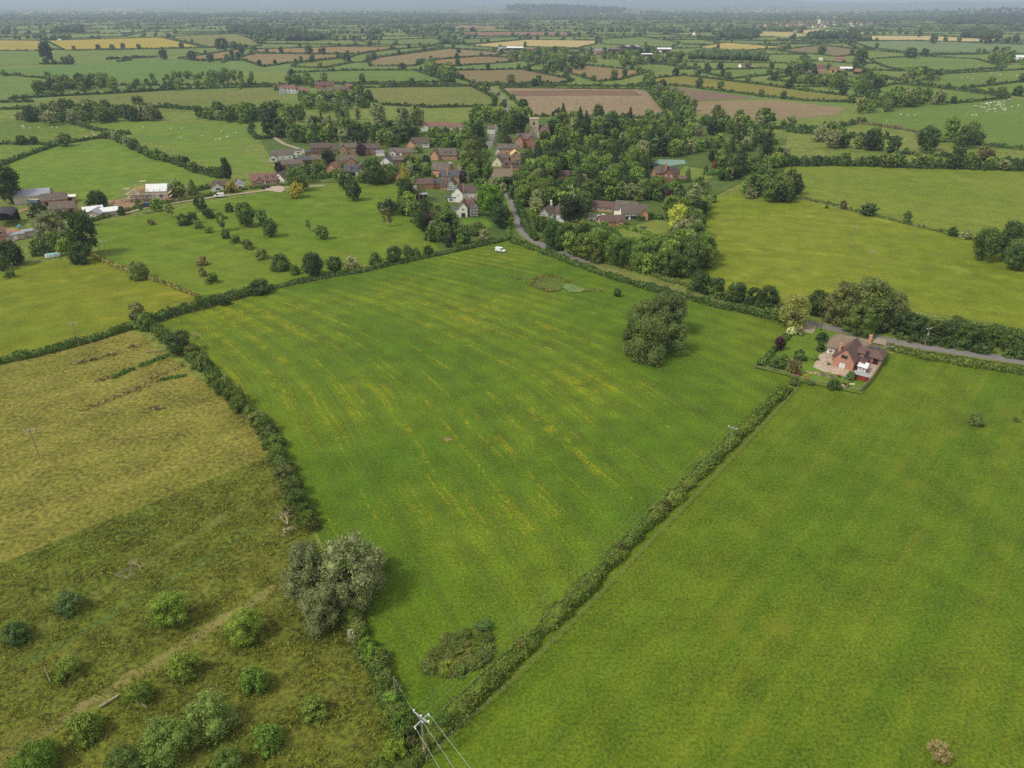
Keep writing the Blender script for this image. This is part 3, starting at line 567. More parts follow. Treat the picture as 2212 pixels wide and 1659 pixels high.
# the wet hollow
sheet('village_green', [(560, 400), (700, 396), (860, 384), (905, 455), (950, 545), (1095, 512), (1180, 540), (1480, 600), (1530, 430), (1590, 400), (1690, 356), (1700, 300), (1560, 272), (1300, 262), (1060, 250), (900, 285), (640, 280), (560, 300), (600, 366)], .235, grass_mat('garden_grass', (76, 98, 40), (90, 108, 50), contrast=.9, patch=(58, 74, 36), patch_amt=.8))
sheet('marsh', [(1152, 611), (1170, 600), (1192, 598), (1214, 604), (1224, 615), (1210, 628), (1186, 631), (1160, 624)], .24, grass_mat('marsh_grass', (80, 98, 36), (98, 108, 42), contrast=1.3))
sheet('pond', [(1214, 622), (1222, 614), (1240, 616), (1262, 626), (1256, 632), (1230, 632)], .245, grass_mat('water_weed', (116, 138, 82), (104, 130, 74), contrast=1.0))
# ---------------------------------------------------------------- the far country: fields, hedgerows, woods, hills
FX0, FY0, CW, CH = -11000, 640, 235.0, 190.0
gr = np.random.default_rng(31); NXc, NYc = 92, 56
ys = FY0 + np.cumsum(np.concatenate([[0], CH * (1 + np.arange(NYc) * .03)])); vx = np.zeros((NYc + 1, NXc + 1, 2))
for j in range(NYc + 1):
    cw = CW * (1 + j * .02)
    for i in range(NXc + 1): vx[j, i] = ((i - NXc / 2) * cw + gr.uniform(-.3, .3) * cw + (j % 2) * .3 * cw, ys[j] + gr.uniform(-.3, .3) * CH * (1 + j * .03))
PAL = [((92, 118, 56), 6), ((80, 110, 56), 5), ((106, 122, 60), 4), ((100, 126, 86), 3), ((126, 130, 70), 2), ((190, 172, 112), 1.1), ((156, 136, 100), 1.4), ((136, 110, 92), .9), ((176, 160, 64), .4)]
fm = [grass_mat('distant_field', c, contrast=.35, fine=.2, far=True) for c, _ in PAL]; pw = np.array([w for _, w in PAL]); pw /= pw.sum()
fv = []; ff = [[] for _ in PAL]; edges = []
def seen(x, y, m=400): return abs(x) < .76 * y + m
def traced(x, y): return any(inside(x, y, P) for P in FIELDS if y < 4200)
for j in range(NYc):
    for i in range(NXc):
        q = [vx[j, i], vx[j, i + 1], vx[j + 1, i + 1], vx[j + 1, i]]; c = np.mean(q, 0)
        if not seen(*c): continue
        n = len(fv); fv += [(p[0], p[1], .012) for p in q]; ff[gr.choice(len(PAL), p=pw)].append((n, n + 1, n + 2, n + 3)); edges += [(q[0], q[1]), (q[0], q[3])]
tag(link('distant_fields', mk_mesh('distant_fields', [(np.array(fv) if k == 0 else np.zeros((0, 3)), np.array(f), k) for k, f in enumerate(ff) if f], fm)), kind='structure')
BV, BF = ico(1); B0V, B0F = ico(0) if False else (None, None)
bm_ = bmesh.new(); bmesh.ops.create_icosphere(bm_, subdivisions=1, radius=1.0); bm_.free()
LV = np.array([(math.cos(a) * r, math.sin(a) * r, z) for z, r in ((-.75, .55), (-.1, 1.0), (.6, .75)) for a in np.arange(6) * math.pi / 3] + [(0, 0, 1.0)])
LF = np.array([(j * 6 + i, j * 6 + (i + 1) % 6, (j + 1) * 6 + (i + 1) % 6) for j in range(2) for i in range(6)] + [(j * 6 + i, (j + 1) * 6 + (i + 1) % 6, (j + 1) * 6 + i) for j in range(2) for i in range(6)] + [(12 + i, 12 + (i + 1) % 6, 18) for i in range(6)])
def blobs(name, pts, kind='stuff', col='dark', label=None, cat=None):
    P = np.array(pts); n = len(P); near = np.hypot(P[:, 0], P[:, 1]) < 3000; parts = []
    for sel, (V, F) in ((near, ico(2 if n < 500 else 1)), (~near, (LV, LF))):
        Q = P[sel]
        if not len(Q): continue
        v = V[None] * (1 + .2 * rng.normal(size=(len(Q), len(V), 1))); v = v * (Q[:, None, 2:3] * np.array([.5, .5, 0]) + Q[:, None, 3:4] * np.array([0, 0, .52]))
        v[:, :, 0] += Q[:, None, 0]; v[:, :, 1] += Q[:, None, 1]; v[:, :, 2] += Q[:, None, 3] * .5 + (Q[:, None, 4] if Q.shape[1] > 4 else 0)
        parts.append((v.reshape(-1, 3), (F[None] + (np.arange(len(Q)) * len(V))[:, None, None]).reshape(-1, 3), 0))
    o = link(name, mk_mesh(name, parts, [FOL])); o.color = lin(GREENS[col], KF); return tag(o, label, cat, None, kind)
def ground_z(x, y): return sum(h * math.exp(-((x - a) / sx) ** 2 - ((y - b) / sy) ** 2) for a, b, sx, sy, h in KNOLLS)
KNOLLS = [(300, 9200, 1100, 700, 62), (2600, 9600, 700, 600, 55), (3950, 5150, 900, 800, 30), (5200, 7600, 1500, 900, 55)]
hp = []; tp = []; lines = []
VIL = [G(*p) for p in [(-200, 300), (300, 230), (640, 190), (800, 195), (1000, 235), (1380, 250), (1500, 250), (2300, 200), (3200, 320), (3000, 1800), (-900, 1800), (-700, 300)]]
def near_village(x, y): return inside(x, y, VIL)
for a, b in edges:
    m = (a + b) / 2; d = math.hypot(*m)
    if d > 9500 or gr.random() < .08: continue
    L = np.linalg.norm(b - a); k = max(2, int(L / 14)); gap = gr.random() < .3; dens = gr.choice([.03, .08, .16, .4], p=[.45, .3, .17, .08])
    run = []
    for t in np.linspace(0, 1, k):
        p = a + (b - a) * t; ok = not traced(*p) and seen(p[0], p[1]) and not near_village(*p)
        if d < 2600:
            if ok: run.append(p)
            if (not ok or t == 1) and len(run) > 2: lines.append(np.array(run)); run = []
            elif not ok: run = []
        elif ok and (not gap or gr.random() < .6): hp.append((p[0] + gr.normal() * 1.5, p[1] + gr.normal() * 1.5, 16, gr.uniform(3.0, 4.5) * (1.15 if d > 3500 else 1)))
        if ok and gr.random() < dens * (.9 + d / 14000):
            s = gr.uniform(9, 16); q = (p[0] + gr.normal() * 4, p[1] + gr.normal() * 4)
            if d < 2300: tree('broadleaf', q[0], q[1], s * .85, s * gr.uniform(.8, 1.0), random.choice(('mid', 'dark', 'deep', 'olive')), 'leafy tree on a hedgerow in the fields beyond the village', 'trees on the hedgerows beyond the village')
            else: tp.append((q[0], q[1], s, s * gr.uniform(.9, 1.15)))
# copses and belts
for _ in range(120):
    y = gr.uniform(2100, 9500); x = gr.uniform(-.75, .75) * y; n = int(gr.uniform(10, 60)); ax, ay = gr.uniform(40, 240), gr.uniform(20, 70)
    for _ in range(n):
        px, py = x + gr.normal() * ax, y + gr.normal() * ay
        if not traced(px, py) and not near_village(px, py): s = gr.uniform(10, 18); tp.append((px, py, s, s * gr.uniform(.9, 1.15)))
for _ in range(3000):       # the wooded country below the hills
    y = 5200 + 8800 * gr.random() ** 1.4; x = gr.uniform(-.78, .78) * y; s = gr.uniform(14, 30)
    if math.sin(x * .0021 + 1.3 * math.sin(y * .0013)) + .5 * math.sin(x * .006 + y * .004) > -.15: tp.append((x, y, s, s * .75, ground_z(x, y)))
tp = [t if len(t) == 5 else t + (ground_z(t[0], t[1]) if t[1] > 3500 else 0,) for t in tp]
hl = []
for P in lines: hl += hedge_parts(P, 3.0, gr.uniform(2.2, 3.6), min(3.2, max(1.6, 1.5 * np.hypot(*P.mean(0)) / 710)), .35)
o = link('hedgerow_lines', mk_mesh('hedgerow_lines', hl, [FOL])); o.color = lin(GREENS['dark'], KF); tag(o, kind='stuff')
blobs('distant_hedgerows', hp, col='dark'); blobs('distant_trees', tp, col='dark')
def far_wood(name, poly, n, size, label, col='deep'):
    P = [G(*p) for p in poly]; xs = [p[0] for p in P]; yy = [p[1] for p in P]; out = []
    while len(out) < n:
        x, y = random.uniform(min(xs), max(xs)), random.uniform(min(yy), max(yy))
        if inside(x, y, P): s = random.uniform(*size); out.append((x, y, s, s * random.uniform(1.0, 1.25), ground_z(x, y) if y > 3500 else 0))
    blobs(name, out, col=col)
far_wood('far_wood', [(2022, 54), (2050, 40), (2120, 33), (2300, 34), (2400, 60), (2212, 60), (2090, 54)], 900, (14, 22), '')
far_wood('far_wood', [(1087, 30), (1150, 22), (1260, 22), (1350, 27), (1345, 31), (1200, 32)], 1300, (22, 34), '')
far_wood('far_wood', [(1745, 84), (1760, 78), (1850, 80), (1858, 88), (1760, 86)], 90, (13, 18), '')
far_wood('far_wood', [(1490, 128), (1495, 121), (1560, 121), (1655, 126), (1660, 133), (1560, 130)], 190, (9, 13), '', 'dark')
far_wood('far_wood', [(1545, 83), (1560, 77), (1620, 76), (1640, 82), (1600, 85)], 110, (13, 18), '')
far_wood('far_wood', [(2075, 82), (2090, 77), (2150, 78), (2160, 83), (2120, 84)], 80, (14, 20), '')
far_wood('far_wood', [(118, 72), (125, 67), (178, 66), (180, 72)], 60, (14, 20), '')
far_wood('far_wood', [(490, 70), (500, 60), (590, 64), (640, 74), (700, 82), (740, 86), (640, 90), (590, 84)], 330, (12, 18), '')
# hills closing the view
def ridge(y, x0, x1, hfun, mat, depth=2600):
    xs = np.linspace(x0, x1, 160); V = []; n = 8
    for k in range(n):
        t = k / (n - 1)
        for i, x in enumerate(xs): V.append((x, y + depth * t, -.5 + hfun(x) * math.sin(t * math.pi / 2) ** 1.3))
    F = np.array([(k * 160 + i, k * 160 + i + 1, (k + 1) * 160 + i + 1, (k + 1) * 160 + i) for k in range(n - 1) for i in range(159)])
    tag(link('hills', mk_mesh('hills', [(np.array(V), F, 0)], [mat])), kind='structure')
hm = grass_mat('hill_woods', (70, 92, 60), (108, 126, 84), contrast=.9, fine=.008, far=True, patch=(150, 150, 104), patch_amt=.7)
def wav(x, s): return math.sin(x * .00041 + s) + .6 * math.sin(x * .0011 + 2 * s) + .35 * math.sin(x * .0027 + 3 * s) + .15 * math.sin(x * .0069 + s)
ridge(12500, -14000, 14000, lambda x: 46 + 14 * wav(x, 1.0), hm)
ridge(15500, -17000, 17000, lambda x: 118 + 20 * wav(x, 2.2) - 14 * max(0, x / 10000), hm)
ridge(19500, -21000, 21000, lambda x: 330 + 30 * wav(x, .4) - 185 / (1 + math.exp(-(x - 4500) / 2500)), hm)
# the air
HB = 1.0
hz = MB().box(-26000, 26000, -700, 25800, -1.5, 470); hb = NB('haze'); hb.t.nodes.remove(hb.b)
pv = hb.n("VolumePrincipled"); pv.inputs["Color"].default_value = (.60, .71, 1.0, 1); pv.inputs["Density"].default_value = 0.95e-4; pv.inputs["Anisotropy"].default_value = .15
hb.l(pv.outputs[0], hb.t.nodes["Material Output"].inputs["Volume"])
tag(hz.build('haze', hb.m), kind='stuff')
# ---------------------------------------------------------------- buildings
class Wing:
    def __init__(s, x, y, L, W, e, r, a=0, roof='tile_brown', wall='brick', hip=0.0, hip2=None, oh=.35, z0=0.0, flat=False, th=.22):
        s.x, s.y, s.L, s.W, s.e, s.r, s.a = x, y, L, W, e, r, R(a); s.roof, s.wall, s.hip, s.hip2, s.oh, s.flat, s.th = roof, wall, hip, hip if hip2 is None else hip2, oh, flat, th; s.z0 = z0
    def P(s, u, v, z): c, n = math.cos(s.a), math.sin(s.a); return (s.x + u * c - v * n, s.y + u * n + v * c, z)
    def walls(s, m):
        l, w, e = s.L / 2, s.W / 2, s.e; P = s.P; z = s.z0 - .15
        gl = s.r - .05 if not s.flat and s.hip == 0 else None; gr_ = s.r - .05 if not s.flat and s.hip2 == 0 else None
        m.poly([P(-l, -w, z), P(l, -w, z), P(l, -w, e), P(-l, -w, e)]); m.poly([P(l, w, z), P(-l, w, z), P(-l, w, e), P(l, w, e)])
        m.poly([P(-l, w, z), P(-l, -w, z), P(-l, -w, e)] + ([P(-l, 0, gl)] if gl else []) + [P(-l, w, e)])
        m.poly([P(l, -w, z), P(l, w, z), P(l, w, e)] + ([P(l, 0, gr_)] if gr_ else []) + [P(l, -w, e)])
    def roofs(s, m):
        l, w = s.L / 2 + s.oh, s.W / 2 + s.oh; k = (s.r - s.e) / (s.W / 2); e = s.e - k * s.oh + .12; r = s.r + .12; P = s.P
        if s.flat: m.solid([[P(-l, -w, s.r), P(l, -w, s.r), P(l, w, s.r), P(-l, w, s.r)]], .25); return
        A, B = P(-l + s.hip, 0, r), P(l - s.hip2, 0, r); a, b, c, d = P(-l, -w, e), P(l, -w, e), P(l, w, e), P(-l, w, e)
        t = [[a, b, B, A], [c, d, A, B]]
        if s.hip: t.append([d, a, A])
        if s.hip2: t.append([b, c, B])
        m.solid(t, s.th)
    def wall_frame(s, side):
        """centre of a wall, its direction to the right seen from outside, its outward normal"""
        c, n = math.cos(s.a), math.sin(s.a); U, V = Vector((c, n, 0)), Vector((-n, c, 0)); o = Vector((s.x, s.y, 0))
        return {'f': (o - V * s.W / 2, U, -V, s.L), 'b': (o + V * s.W / 2, -U, V, s.L), 'l': (o - U * s.L / 2, -V, -U, s.W), 'r': (o + U * s.L / 2, V, U, s.W)}[side]
def obox(m, o, U, N, u, z, w, h, d0, d1):
    a = o + U * (u - w / 2); b = o + U * (u + w / 2); v = []
    for zz in (z - h / 2, z + h / 2):
        for p, d in ((a, d1), (b, d1), (b, d0), (a, d0)): q = p + N * d; v.append((q.x, q.y, zz))
    m.add(v, [(0, 3, 2, 1), (4, 5, 6, 7), (0, 1, 5, 4), (1, 2, 6, 5), (2, 3, 7, 6), (3, 0, 4, 7)])
def window(par, wing, side, u, z, w=1.3, h=1.15, frame='frame', pane='glass', name='window', lights=2):
    if frame == 'frame': w *= 1.12; h *= 1.12
    o, U, N, _ = wing.wall_frame(side); m = MB(); obox(m, o, U, N, u, z, w, h, -.05, .07); f = m.build(name, M[frame], par)
    m = MB(); k = lights; g = .17 if frame == 'frame' else .1; pw_ = (w - g * (k + 1)) / k
    for i in range(k): obox(m, o, U, N, u - w / 2 + g + pw_ / 2 + i * (pw_ + g), z, pw_, h - 2 * g, .0, .09)
    m.build('pane', M[pane], f); return f
def door(par, wing, side, u, w=1.0, h=2.0, mat='timber', name='door', z0=0):
    o, U, N, _ = wing.wall_frame(side); m = MB(); obox(m, o, U, N, u, z0 + h / 2, w, h, -.05, .06); d = m.build(name, M[mat], par)
    m = MB(); obox(m, o, U, N, u + w * .35, z0 + 1.0, .12, .12, .06, .12); m.build('handle', M['galv'], d); return d
def frame_timbers(par, wing, side, nx, rows, gable=True, w=.22):
    o, U, N, L = wing.wall_frame(side); m = MB(); e = wing.e
    for i in range(nx + 1): 
        u = -L / 2 + .12 + (L - .24) * i / nx; top = e + ((wing.r - e) * (1 - abs(u) / (L / 2)) - .35 if gable else 0); obox(m, o, U, N, u, max(top, .4) / 2, w, max(top, .4), -.03, .05)
    z = .25
    for i in range(rows + 1):
        z = .2 + (e - .3) * i / rows; obox(m, o, U, N, 0, z, L, w, -.03, .056)
    if gable:
        k = 1
        while e + .9 * k < wing.r - .5: zz = e + .9 * k; obox(m, o, U, N, 0, zz, L * (1 - (zz - e) / (wing.r - e)) - .3, w, -.03, .056); k += 1
    return m.build('timber_frame', M['timber'], par)
def chimney(par, x, y, z0, z1, w=.8, d=.6, mat='brick'):
    m = MB(); m.box(x - w / 2, x + w / 2, y - d / 2, y + d / 2, z0, z1); m.box(x - w / 2 - .08, x + w / 2 + .08, y - d / 2 - .08, y + d / 2 + .08, z1, z1 + .15)
    c = m.build('chimney', M[mat], par); p = MB()
    for k in (-.22, .22): p.tube((x + k * w, y, z1 + .15), (x + k * w, y, z1 + .6), .13, .1, 8)
    p.build('chimney_pot', M['orange_brick'], c); return c
def dormer(par, wing, side, u, z, w=1.6, h=1.3, wall='white', roof=None, depth=2.2):
    o, U, N, _ = wing.wall_frame(side); V = -N; a = o + V * .7; m = MB(); obox(m, a, U, N, u, z, w, h, -depth, .0); d = m.build('dormer', M[wall], par)
    r = MB(); zt = z + h / 2; pts = []
    for k, dd in ((0, .25), (1, -depth)):
        for s_, zz in ((-w / 2 - .2, zt - .1), (0, zt + w * .38), (w / 2 + .2, zt - .1)): p = a + U * (u + s_) + N * dd; pts.append((p.x, p.y, zz))
    r.solid([[pts[0], pts[1], pts[4], pts[3]], [pts[1], pts[2], pts[5], pts[4]]], .12); r.build('roof', M[roof or wing.roof], d)
    g = MB(); obox(g, a, U, N, u, z, w * .72, h * .72, 0, .06); g.build('window', M['glass'], d); return d
NH = [0]
def house(name, label, cat, x, y, wings, rot=0.0, chim=(), wins=(), timb=(), doors=(), dorm=(), group=None, keep=True, z=.2):
    X, Y, dep = at(x, y); r = root(name, (X, Y, z), R(rot) - math.atan2(X, Y), label, cat, group); by = {}
    for w in wings: by.setdefault(('wall', w.wall), MB()); w.walls(by[('wall', w.wall)]); by.setdefault(('roof', w.roof), MB()); w.roofs(by[('roof', w.roof)])
    rf = None
    for (k, mt), m in by.items():
        o = m.build(k, M[mt], r)
        if k == 'roof' and rf is None: rf = o
    for c in chim: chimney(rf, *c)
    for w in wins:
        if w[0] == 'row':       # ('row', wing, side, n, (z...), w, h)
            _, i, side, n, zs, ww, hh = w[:7]; L = wings[i].wall_frame(side)[3]
            for zz in zs:
                for k in range(n): window(r, wings[i], side, -L / 2 + L * (k + .5) / n, zz, ww, hh, *w[7:])
        else: window(r, wings[w[0]], *w[1:])
    for i, side, nx, rows, g in timb: frame_timbers(r, wings[i], side, nx, rows, g)
    for d in doors: door(r, wings[d[0]], *d[1:])
    for d in dorm: dormer(r, wings[d[0]], *d[1:])
    if keep:
        xs = []; ys_ = []
        bpy.context.view_layer.update()
        mw = r.matrix_basis
        for w in wings:
            for u in (-.5, .5):
                for v in (-.5, .5):
                    for zz in (0, w.r): p = mw @ Vector(w.P(u * w.L, v * w.W, zz)); q = proj(*p); xs.append(q[0]); ys_.append(q[1])
        KEEP.append((min(xs), max(xs), min(ys_), max(ys_)))
    NH[0] += 1
    return r
def H2(*a, **k): return house('house', *a, **k)
# --- the farmhouse beside the road, nearest of all
XF, YF, _ = at(1828, 797)
t1 = Wing(-1.8, 12.6, 13.6, 6.6, 3.3, 6.9, 4, 'thatch', 'white', hip=2.4, hip2=1.0, oh=.35, th=.45)
t2 = Wing(0.0, 5.2, 11.6, 7.0, 3.6, 7.6, 84, 'tile_maroon', 'brick', oh=.3)
t3 = Wing(2.6, 6.8, 4.0, 3.2, 3.2, 5.6, 0, 'tile_maroon', 'dark_brick', oh=.3)
t4 = Wing(-3.0, 6.0, 4.0, 4.4, 2.5, 5.2, 0, 'tile_maroon', 'dark_brick', hip=1.6, hip2=0, oh=.3)
t5 = Wing(4.4, 5.0, 6.0, 3.6, 2.3, 3.6, 90, 'tile_maroon', 'brick', oh=.25)
fh = house('farmhouse', 'brick farmhouse with a thatched wing and a white conservatory beside the road', 'house', 1823, 797, [t1, t2, t3, t4, t5], rot=-6,
  chim=[(4.7, 12.9, 4.5, 8.6, 1.0, .9, 'orange_brick'), (-3.3, 4.4, 3.0, 6.9, .8, .7, 'orange_brick')],
  wins=[(1, 'l', -.1, 4.5, 2.1, 1.2, 'brown_frame', 'glass', 'window', 3), (1, 'l', -.2, 1.25, 2.2, 2.1, 'timber', 'white_blind', 'french_window', 2), (0, 'f', -5.2, 1.4, 1.2, 1.1), (0, 'f', -3.6, 1.4, .9, 1.1), (2, 'r', 0, 2.2, 1.0, .9)],
  timb=[(0, 'f', 9, 2, False)], dorm=[], z=.1)
fh.scale = (.83, .86, .86)
tw = MB()
for u, yy in ((4.35, 8.6), (4.35, 5.7)): tw.box(u - 1.0, u + .45, yy - .8, yy + .8, 3.2, 4.9)
dm = tw.build('dormer', M['dark_brick'], fh); tr_ = MB()
for yy in (8.6, 5.7): tr_.solid([[(2.2, yy, 6.0), (2.2, yy - 1.1, 5.0), (5.1, yy - 1.1, 4.9), (5.1, yy, 5.9)], [(2.2, yy + 1.1, 5.0), (2.2, yy, 6.0), (5.1, yy, 5.9), (5.1, yy + 1.1, 4.9)]], .15)
tr_.build('roof', M['tile_maroon'], dm)
cs = MB(); cs.box(4.2, 7.2, -1.1, 3.4, -.1, .9); cons = cs.build('conservatory', M['brick'], fh)
cf = MB()
for x_ in (4.25, 5.2, 6.2, 7.15): cf.box(x_ - .06, x_ + .06, -1.1, -1.0, .9, 2.35)
for y_ in (.0, 1.1, 2.2, 3.35): cf.box(7.1, 7.2, y_ - .06, y_ + .06, .9, 2.35)
cf.box(4.2, 7.2, -1.12, -1.0, 2.2, 2.4); cf.box(7.11, 7.22, -1.0, 3.42, 2.18, 2.38); cf.box(7.11, 7.22, -1.0, 3.42, .88, .98); cf.box(4.2, 7.2, -1.12, -1.0, 1.7, 1.78); cf.build('frame', M['timber'], cons)
cp = MB(); cp.box(4.3, 7.1, -1.06, -1.02, .9, 2.2); cp.box(7.13, 7.16, -1.0, 3.3, .9, 2.2); cp.build('pane', M['white_blind'], cons)
cr = MB(); cr.solid([[(4.0, -1.35, 2.75), (7.35, -1.35, 2.45), (7.35, 3.6, 2.45), (4.0, 3.6, 2.75)]], .1); cr.build('roof', M['white_metal'], cons)
sd = MB(); 
for k in range(10): 
    a0, a1 = 2 * math.pi * k / 10, 2 * math.pi * (k + 1) / 10
    sd.poly([(2.3, -.75, 3.1), (2.3 + .5 * math.cos(a0), -.95, 3.1 + .5 * math.sin(a0)), (2.3 + .5 * math.cos(a1), -.95, 3.1 + .5 * math.sin(a1))])
sd.tube((2.3, -.5, 3.1), (2.3, -.85, 3.1), .05); sd.build('satellite_dish', M['galv'], fh)
g1 = Wing(0, 3.0, 7.2, 6.0, 2.6, 4.7, 0, 'tile_maroon', 'brick', hip=3.0, oh=.5)
gr2 = house('garage', 'hipped brick garage with a flat grey roof top beside the brick farmhouse', 'garage', 1872, 785, [g1], rot=-6, wins=[(0, 'f', -1.2, 1.5, 1.8, 1.1, 'timber')], doors=[(0, 'f', 2.2, 1.4, 2.1, 'timber')], z=.1)
MB().solid([[(-1.9, 1.9, 4.5), (1.9, 1.9, 4.5), (1.9, 4.2, 4.5), (-1.9, 4.2, 4.5)]], .5).build('flat_roof', M['slate'], gr2)
MB().box(.8, 1.4, 2.8, 3.4, 4.5, 4.62).build('rooflight', M['glass'], gr2)
s1 = Wing(0, 1.0, 3.4, 2.0, 1.9, 2.45, 0, 'grey_felt', 'shed_red', oh=.2, th=.08)
house('garden_shed', 'small red garden shed with a pale felt roof in the fence corner', 'shed', 1856, 824, [s1], rot=-8, wins=[(0, 'f', -1.0, 1.2, .9, .7, 'timber')], doors=[(0, 'f', .8, .9, 1.7, 'shed_red')], z=.1)
sheet('lawn', [(1628, 795), (1720, 700), (1775, 712), (1900, 752), (1912, 765), (1862, 853), (1730, 826), (1712, 816)], .31, grass_mat('garden_lawn', (90, 122, 34), (104, 126, 40), contrast=.6))
sheet('patio', [(1756, 795), (1766, 772), (1788, 756), (1862, 780), (1900, 770), (1905, 782), (1880, 818), (1850, 822), (1812, 812), (1780, 805)], .315, M['paving'])
sheet('driveway', [(1720, 716), (1738, 699), (1765, 705), (1755, 722)], .315, M['gravel'])
sheet('driveway', [(1884, 742), (1895, 730), (1915, 736), (1912, 748)], .315, M['gravel'])
def bed(x, y, rot, label):
    X, Y, _ = at(x, y); r = root('raised_bed', (X, Y, .3), R(rot), label, 'planter', 'raised beds on the farmhouse lawn'); m = MB()
    for a in ((-.95, .95, -.75, -.6), (-.95, .95, .6, .75)): m.box(*a, 0, .45)
    for a in ((-.95, -.8, -.6, .6), (.8, .95, -.6, .6)): m.box(*a, 0, .45)
    m.build('frame', M['post_wood'], r); MB().box(-.8, .8, -.6, .6, 0, .36).build('soil', M['orange_plant'], r)
bed(1775.5, 812, 15, 'raised bed nearer the rockery, filled with dark soil'); bed(1795, 817, 15, 'raised bed nearer the fire bowl, with green growth')
X, Y, _ = at(1811, 816); fb = root('fire_bowl', (X, Y, .3), 0, 'small rusty fire bowl on the farmhouse lawn', 'fire bowl'); m = MB(); m.tube((0, 0, .35), (0, 0, .6), .3, .5, 10); m.build('bowl', M['shed_red'], fb)
for k in range(3):
    a = k * 2.09; MB().tube((.25 * math.cos(a), .25 * math.sin(a), .4), (.4 * math.cos(a), .4 * math.sin(a), 0), .04).build('leg', M['dark_metal'], fb)
X, Y, _ = at(1828, 818); pb = root('picnic_bench', (X, Y, .3), R(60), 'grey wooden picnic bench beside the shed', 'bench'); MB().box(-.9, .9, -.35, .35, .7, .76).build('table_top', M['galv'], pb)
for s_ in (-1, 1): MB().box(-.9, .9, s_ * .75 - .14, s_ * .75 + .14, .42, .47).build('seat', M['galv'], pb); MB().box(s_ * .65 - .05, s_ * .65 + .05, -.75, .75, .34, .42).tube((s_ * .65, -.7, 0), (s_ * .65, -.2, .7), .05).tube((s_ * .65, .7, 0), (s_ * .65, .2, .7), .05).build('leg', M['galv'], pb)
X, Y, _ = at(1820, 838); bo = MB().sphere((0, 0, .25), .8, 8, 6, .7); b_ = bo.build('boulder', M['boulder'], None, (X, Y, .25)); tag(b_, 'rounded tan boulder by the post fence', 'boulder')
X, Y, _ = at(1840, 832); tag(MB().box(-.8, .8, -.4, .4, 0, .12).build('stone_slab', M['block'], None, (X, Y, .3), .1), 'pale stone slab lying on the grass behind the boulder', 'slab')
rk = np.random.default_rng(3); m = MB()
for k in range(26): m.sphere((rk.uniform(-3.2, 3.2), rk.uniform(-.7, .7), .1), rk.uniform(.15, .4), 6, 4, .7)
X, Y, _ = at(1755, 808); tag(m.build('rockery', M['boulder'], None, (X, Y, .3), R(-20)), 'low stone rockery left of the raised beds', 'rockery')
def fence(pts, label, cat='fence', h=1.2, rails=2, name='post_fence', post=2.4, mat='post_wood', boards=False, zb=.25, th=.06):
    P, L = resample([G(*p) for p in pts], post); o = P[0]; r = root(name, (o[0], o[1], zb), 0, label, cat); pm = MB().box(-.07, .07, -.07, .07, -.1, h).mesh('post', M[mat])
    for p in P[:100]: link('post', pm, r, (p[0] - o[0], p[1] - o[1], 0))
    m = MB()
    for a, b in zip(P[:-1], P[1:]):
        A = Vector((a[0] - o[0], a[1] - o[1], 0)); B = Vector((b[0] - o[0], b[1] - o[1], 0))
        for k in range(rails):
            z = h * (k + 1) / (rails + .4); d = (B - A).normalized(); n = Vector((-d.y, d.x, 0)) * (.007 if name == 'wire_fence' else .03 if rails < 4 else .05); t = (.012 if name == 'wire_fence' else th) if not boards else h / rails * .47
            v = [A - n, B - n, B + n, A + n]; m.add([(q.x, q.y, z - t) for q in v] + [(q.x, q.y, z + t) for q in v], [(0, 3, 2, 1), (4, 5, 6, 7), (0, 1, 5, 4), (1, 2, 6, 5), (2, 3, 7, 6), (3, 0, 4, 7)])
    m.build('rail', M[mat], r); return r
fence([(1916, 765), (1900, 795), (1880, 826), (1858, 848)], 'grey board fence along the right of the farmhouse garden', h=1.5, rails=5, boards=True)
fence([(1858, 848), (1820, 842), (1780, 832), (1738, 824)], 'low post and rail fence below the farmhouse garden', h=1.1)
fence([(1738, 824), (1690, 808), (1630, 796)], 'post and rail fence at the notch of the meadow', h=1.1)
fence([(1630, 796), (1672, 750), (1712, 706)], 'post and rail fence between the meadow and the farmhouse lawn', h=1.1)
fence([(922, 1650), (1000, 1570), (1083, 1499), (1160, 1425), (1287, 1298), (1400, 1180), (1500, 1078), (1600, 974), (1722, 842)], 'wire fence of thin posts along the long right hedge', name='wire_fence', h=1.15, rails=3, post=2.6)
fence([(1916, 748), (1975, 766), (2060, 782), (2212, 806)], 'wire fence of thin posts below the roadside hedge', name='wire_fence', h=1.1, rails=2, post=3.0)
fence([(340, 702), (560, 633), (790, 589), (1090, 521)], 'wire fence of thin posts along the dark hedge of the meadow', name='wire_fence', h=1.1, rails=2, post=3.2)
fence([(1128, 530), (1310, 600), (1560, 662), (1690, 694)], 'wire fence of thin posts along the roadside of the meadow', name='wire_fence', h=1.1, rails=2, post=3.2)
X, Y, _ = at(1918, 756); gt = root('field_gate', (X, Y, .25), R(-15), 'grey metal field gate beside the garage', 'gate')
for x_ in (-1.6, 1.6): MB().box(x_ - .08, x_ + .08, -.08, .08, -.1, 1.4).build('post', M['post_wood'], gt)
m = MB()
for k in range(5): m.tube((-1.5, 0, .3 + .22 * k), (1.5, 0, .3 + .22 * k), .03)
m.tube((-1.5, 0, .3), (1.5, 0, 1.18), .03); m.tube((-1.5, 0, .2), (-1.5, 0, 1.25), .03); m.tube((1.5, 0, .2), (1.5, 0, 1.25), .03); m.build('bars', M['galv'], gt)
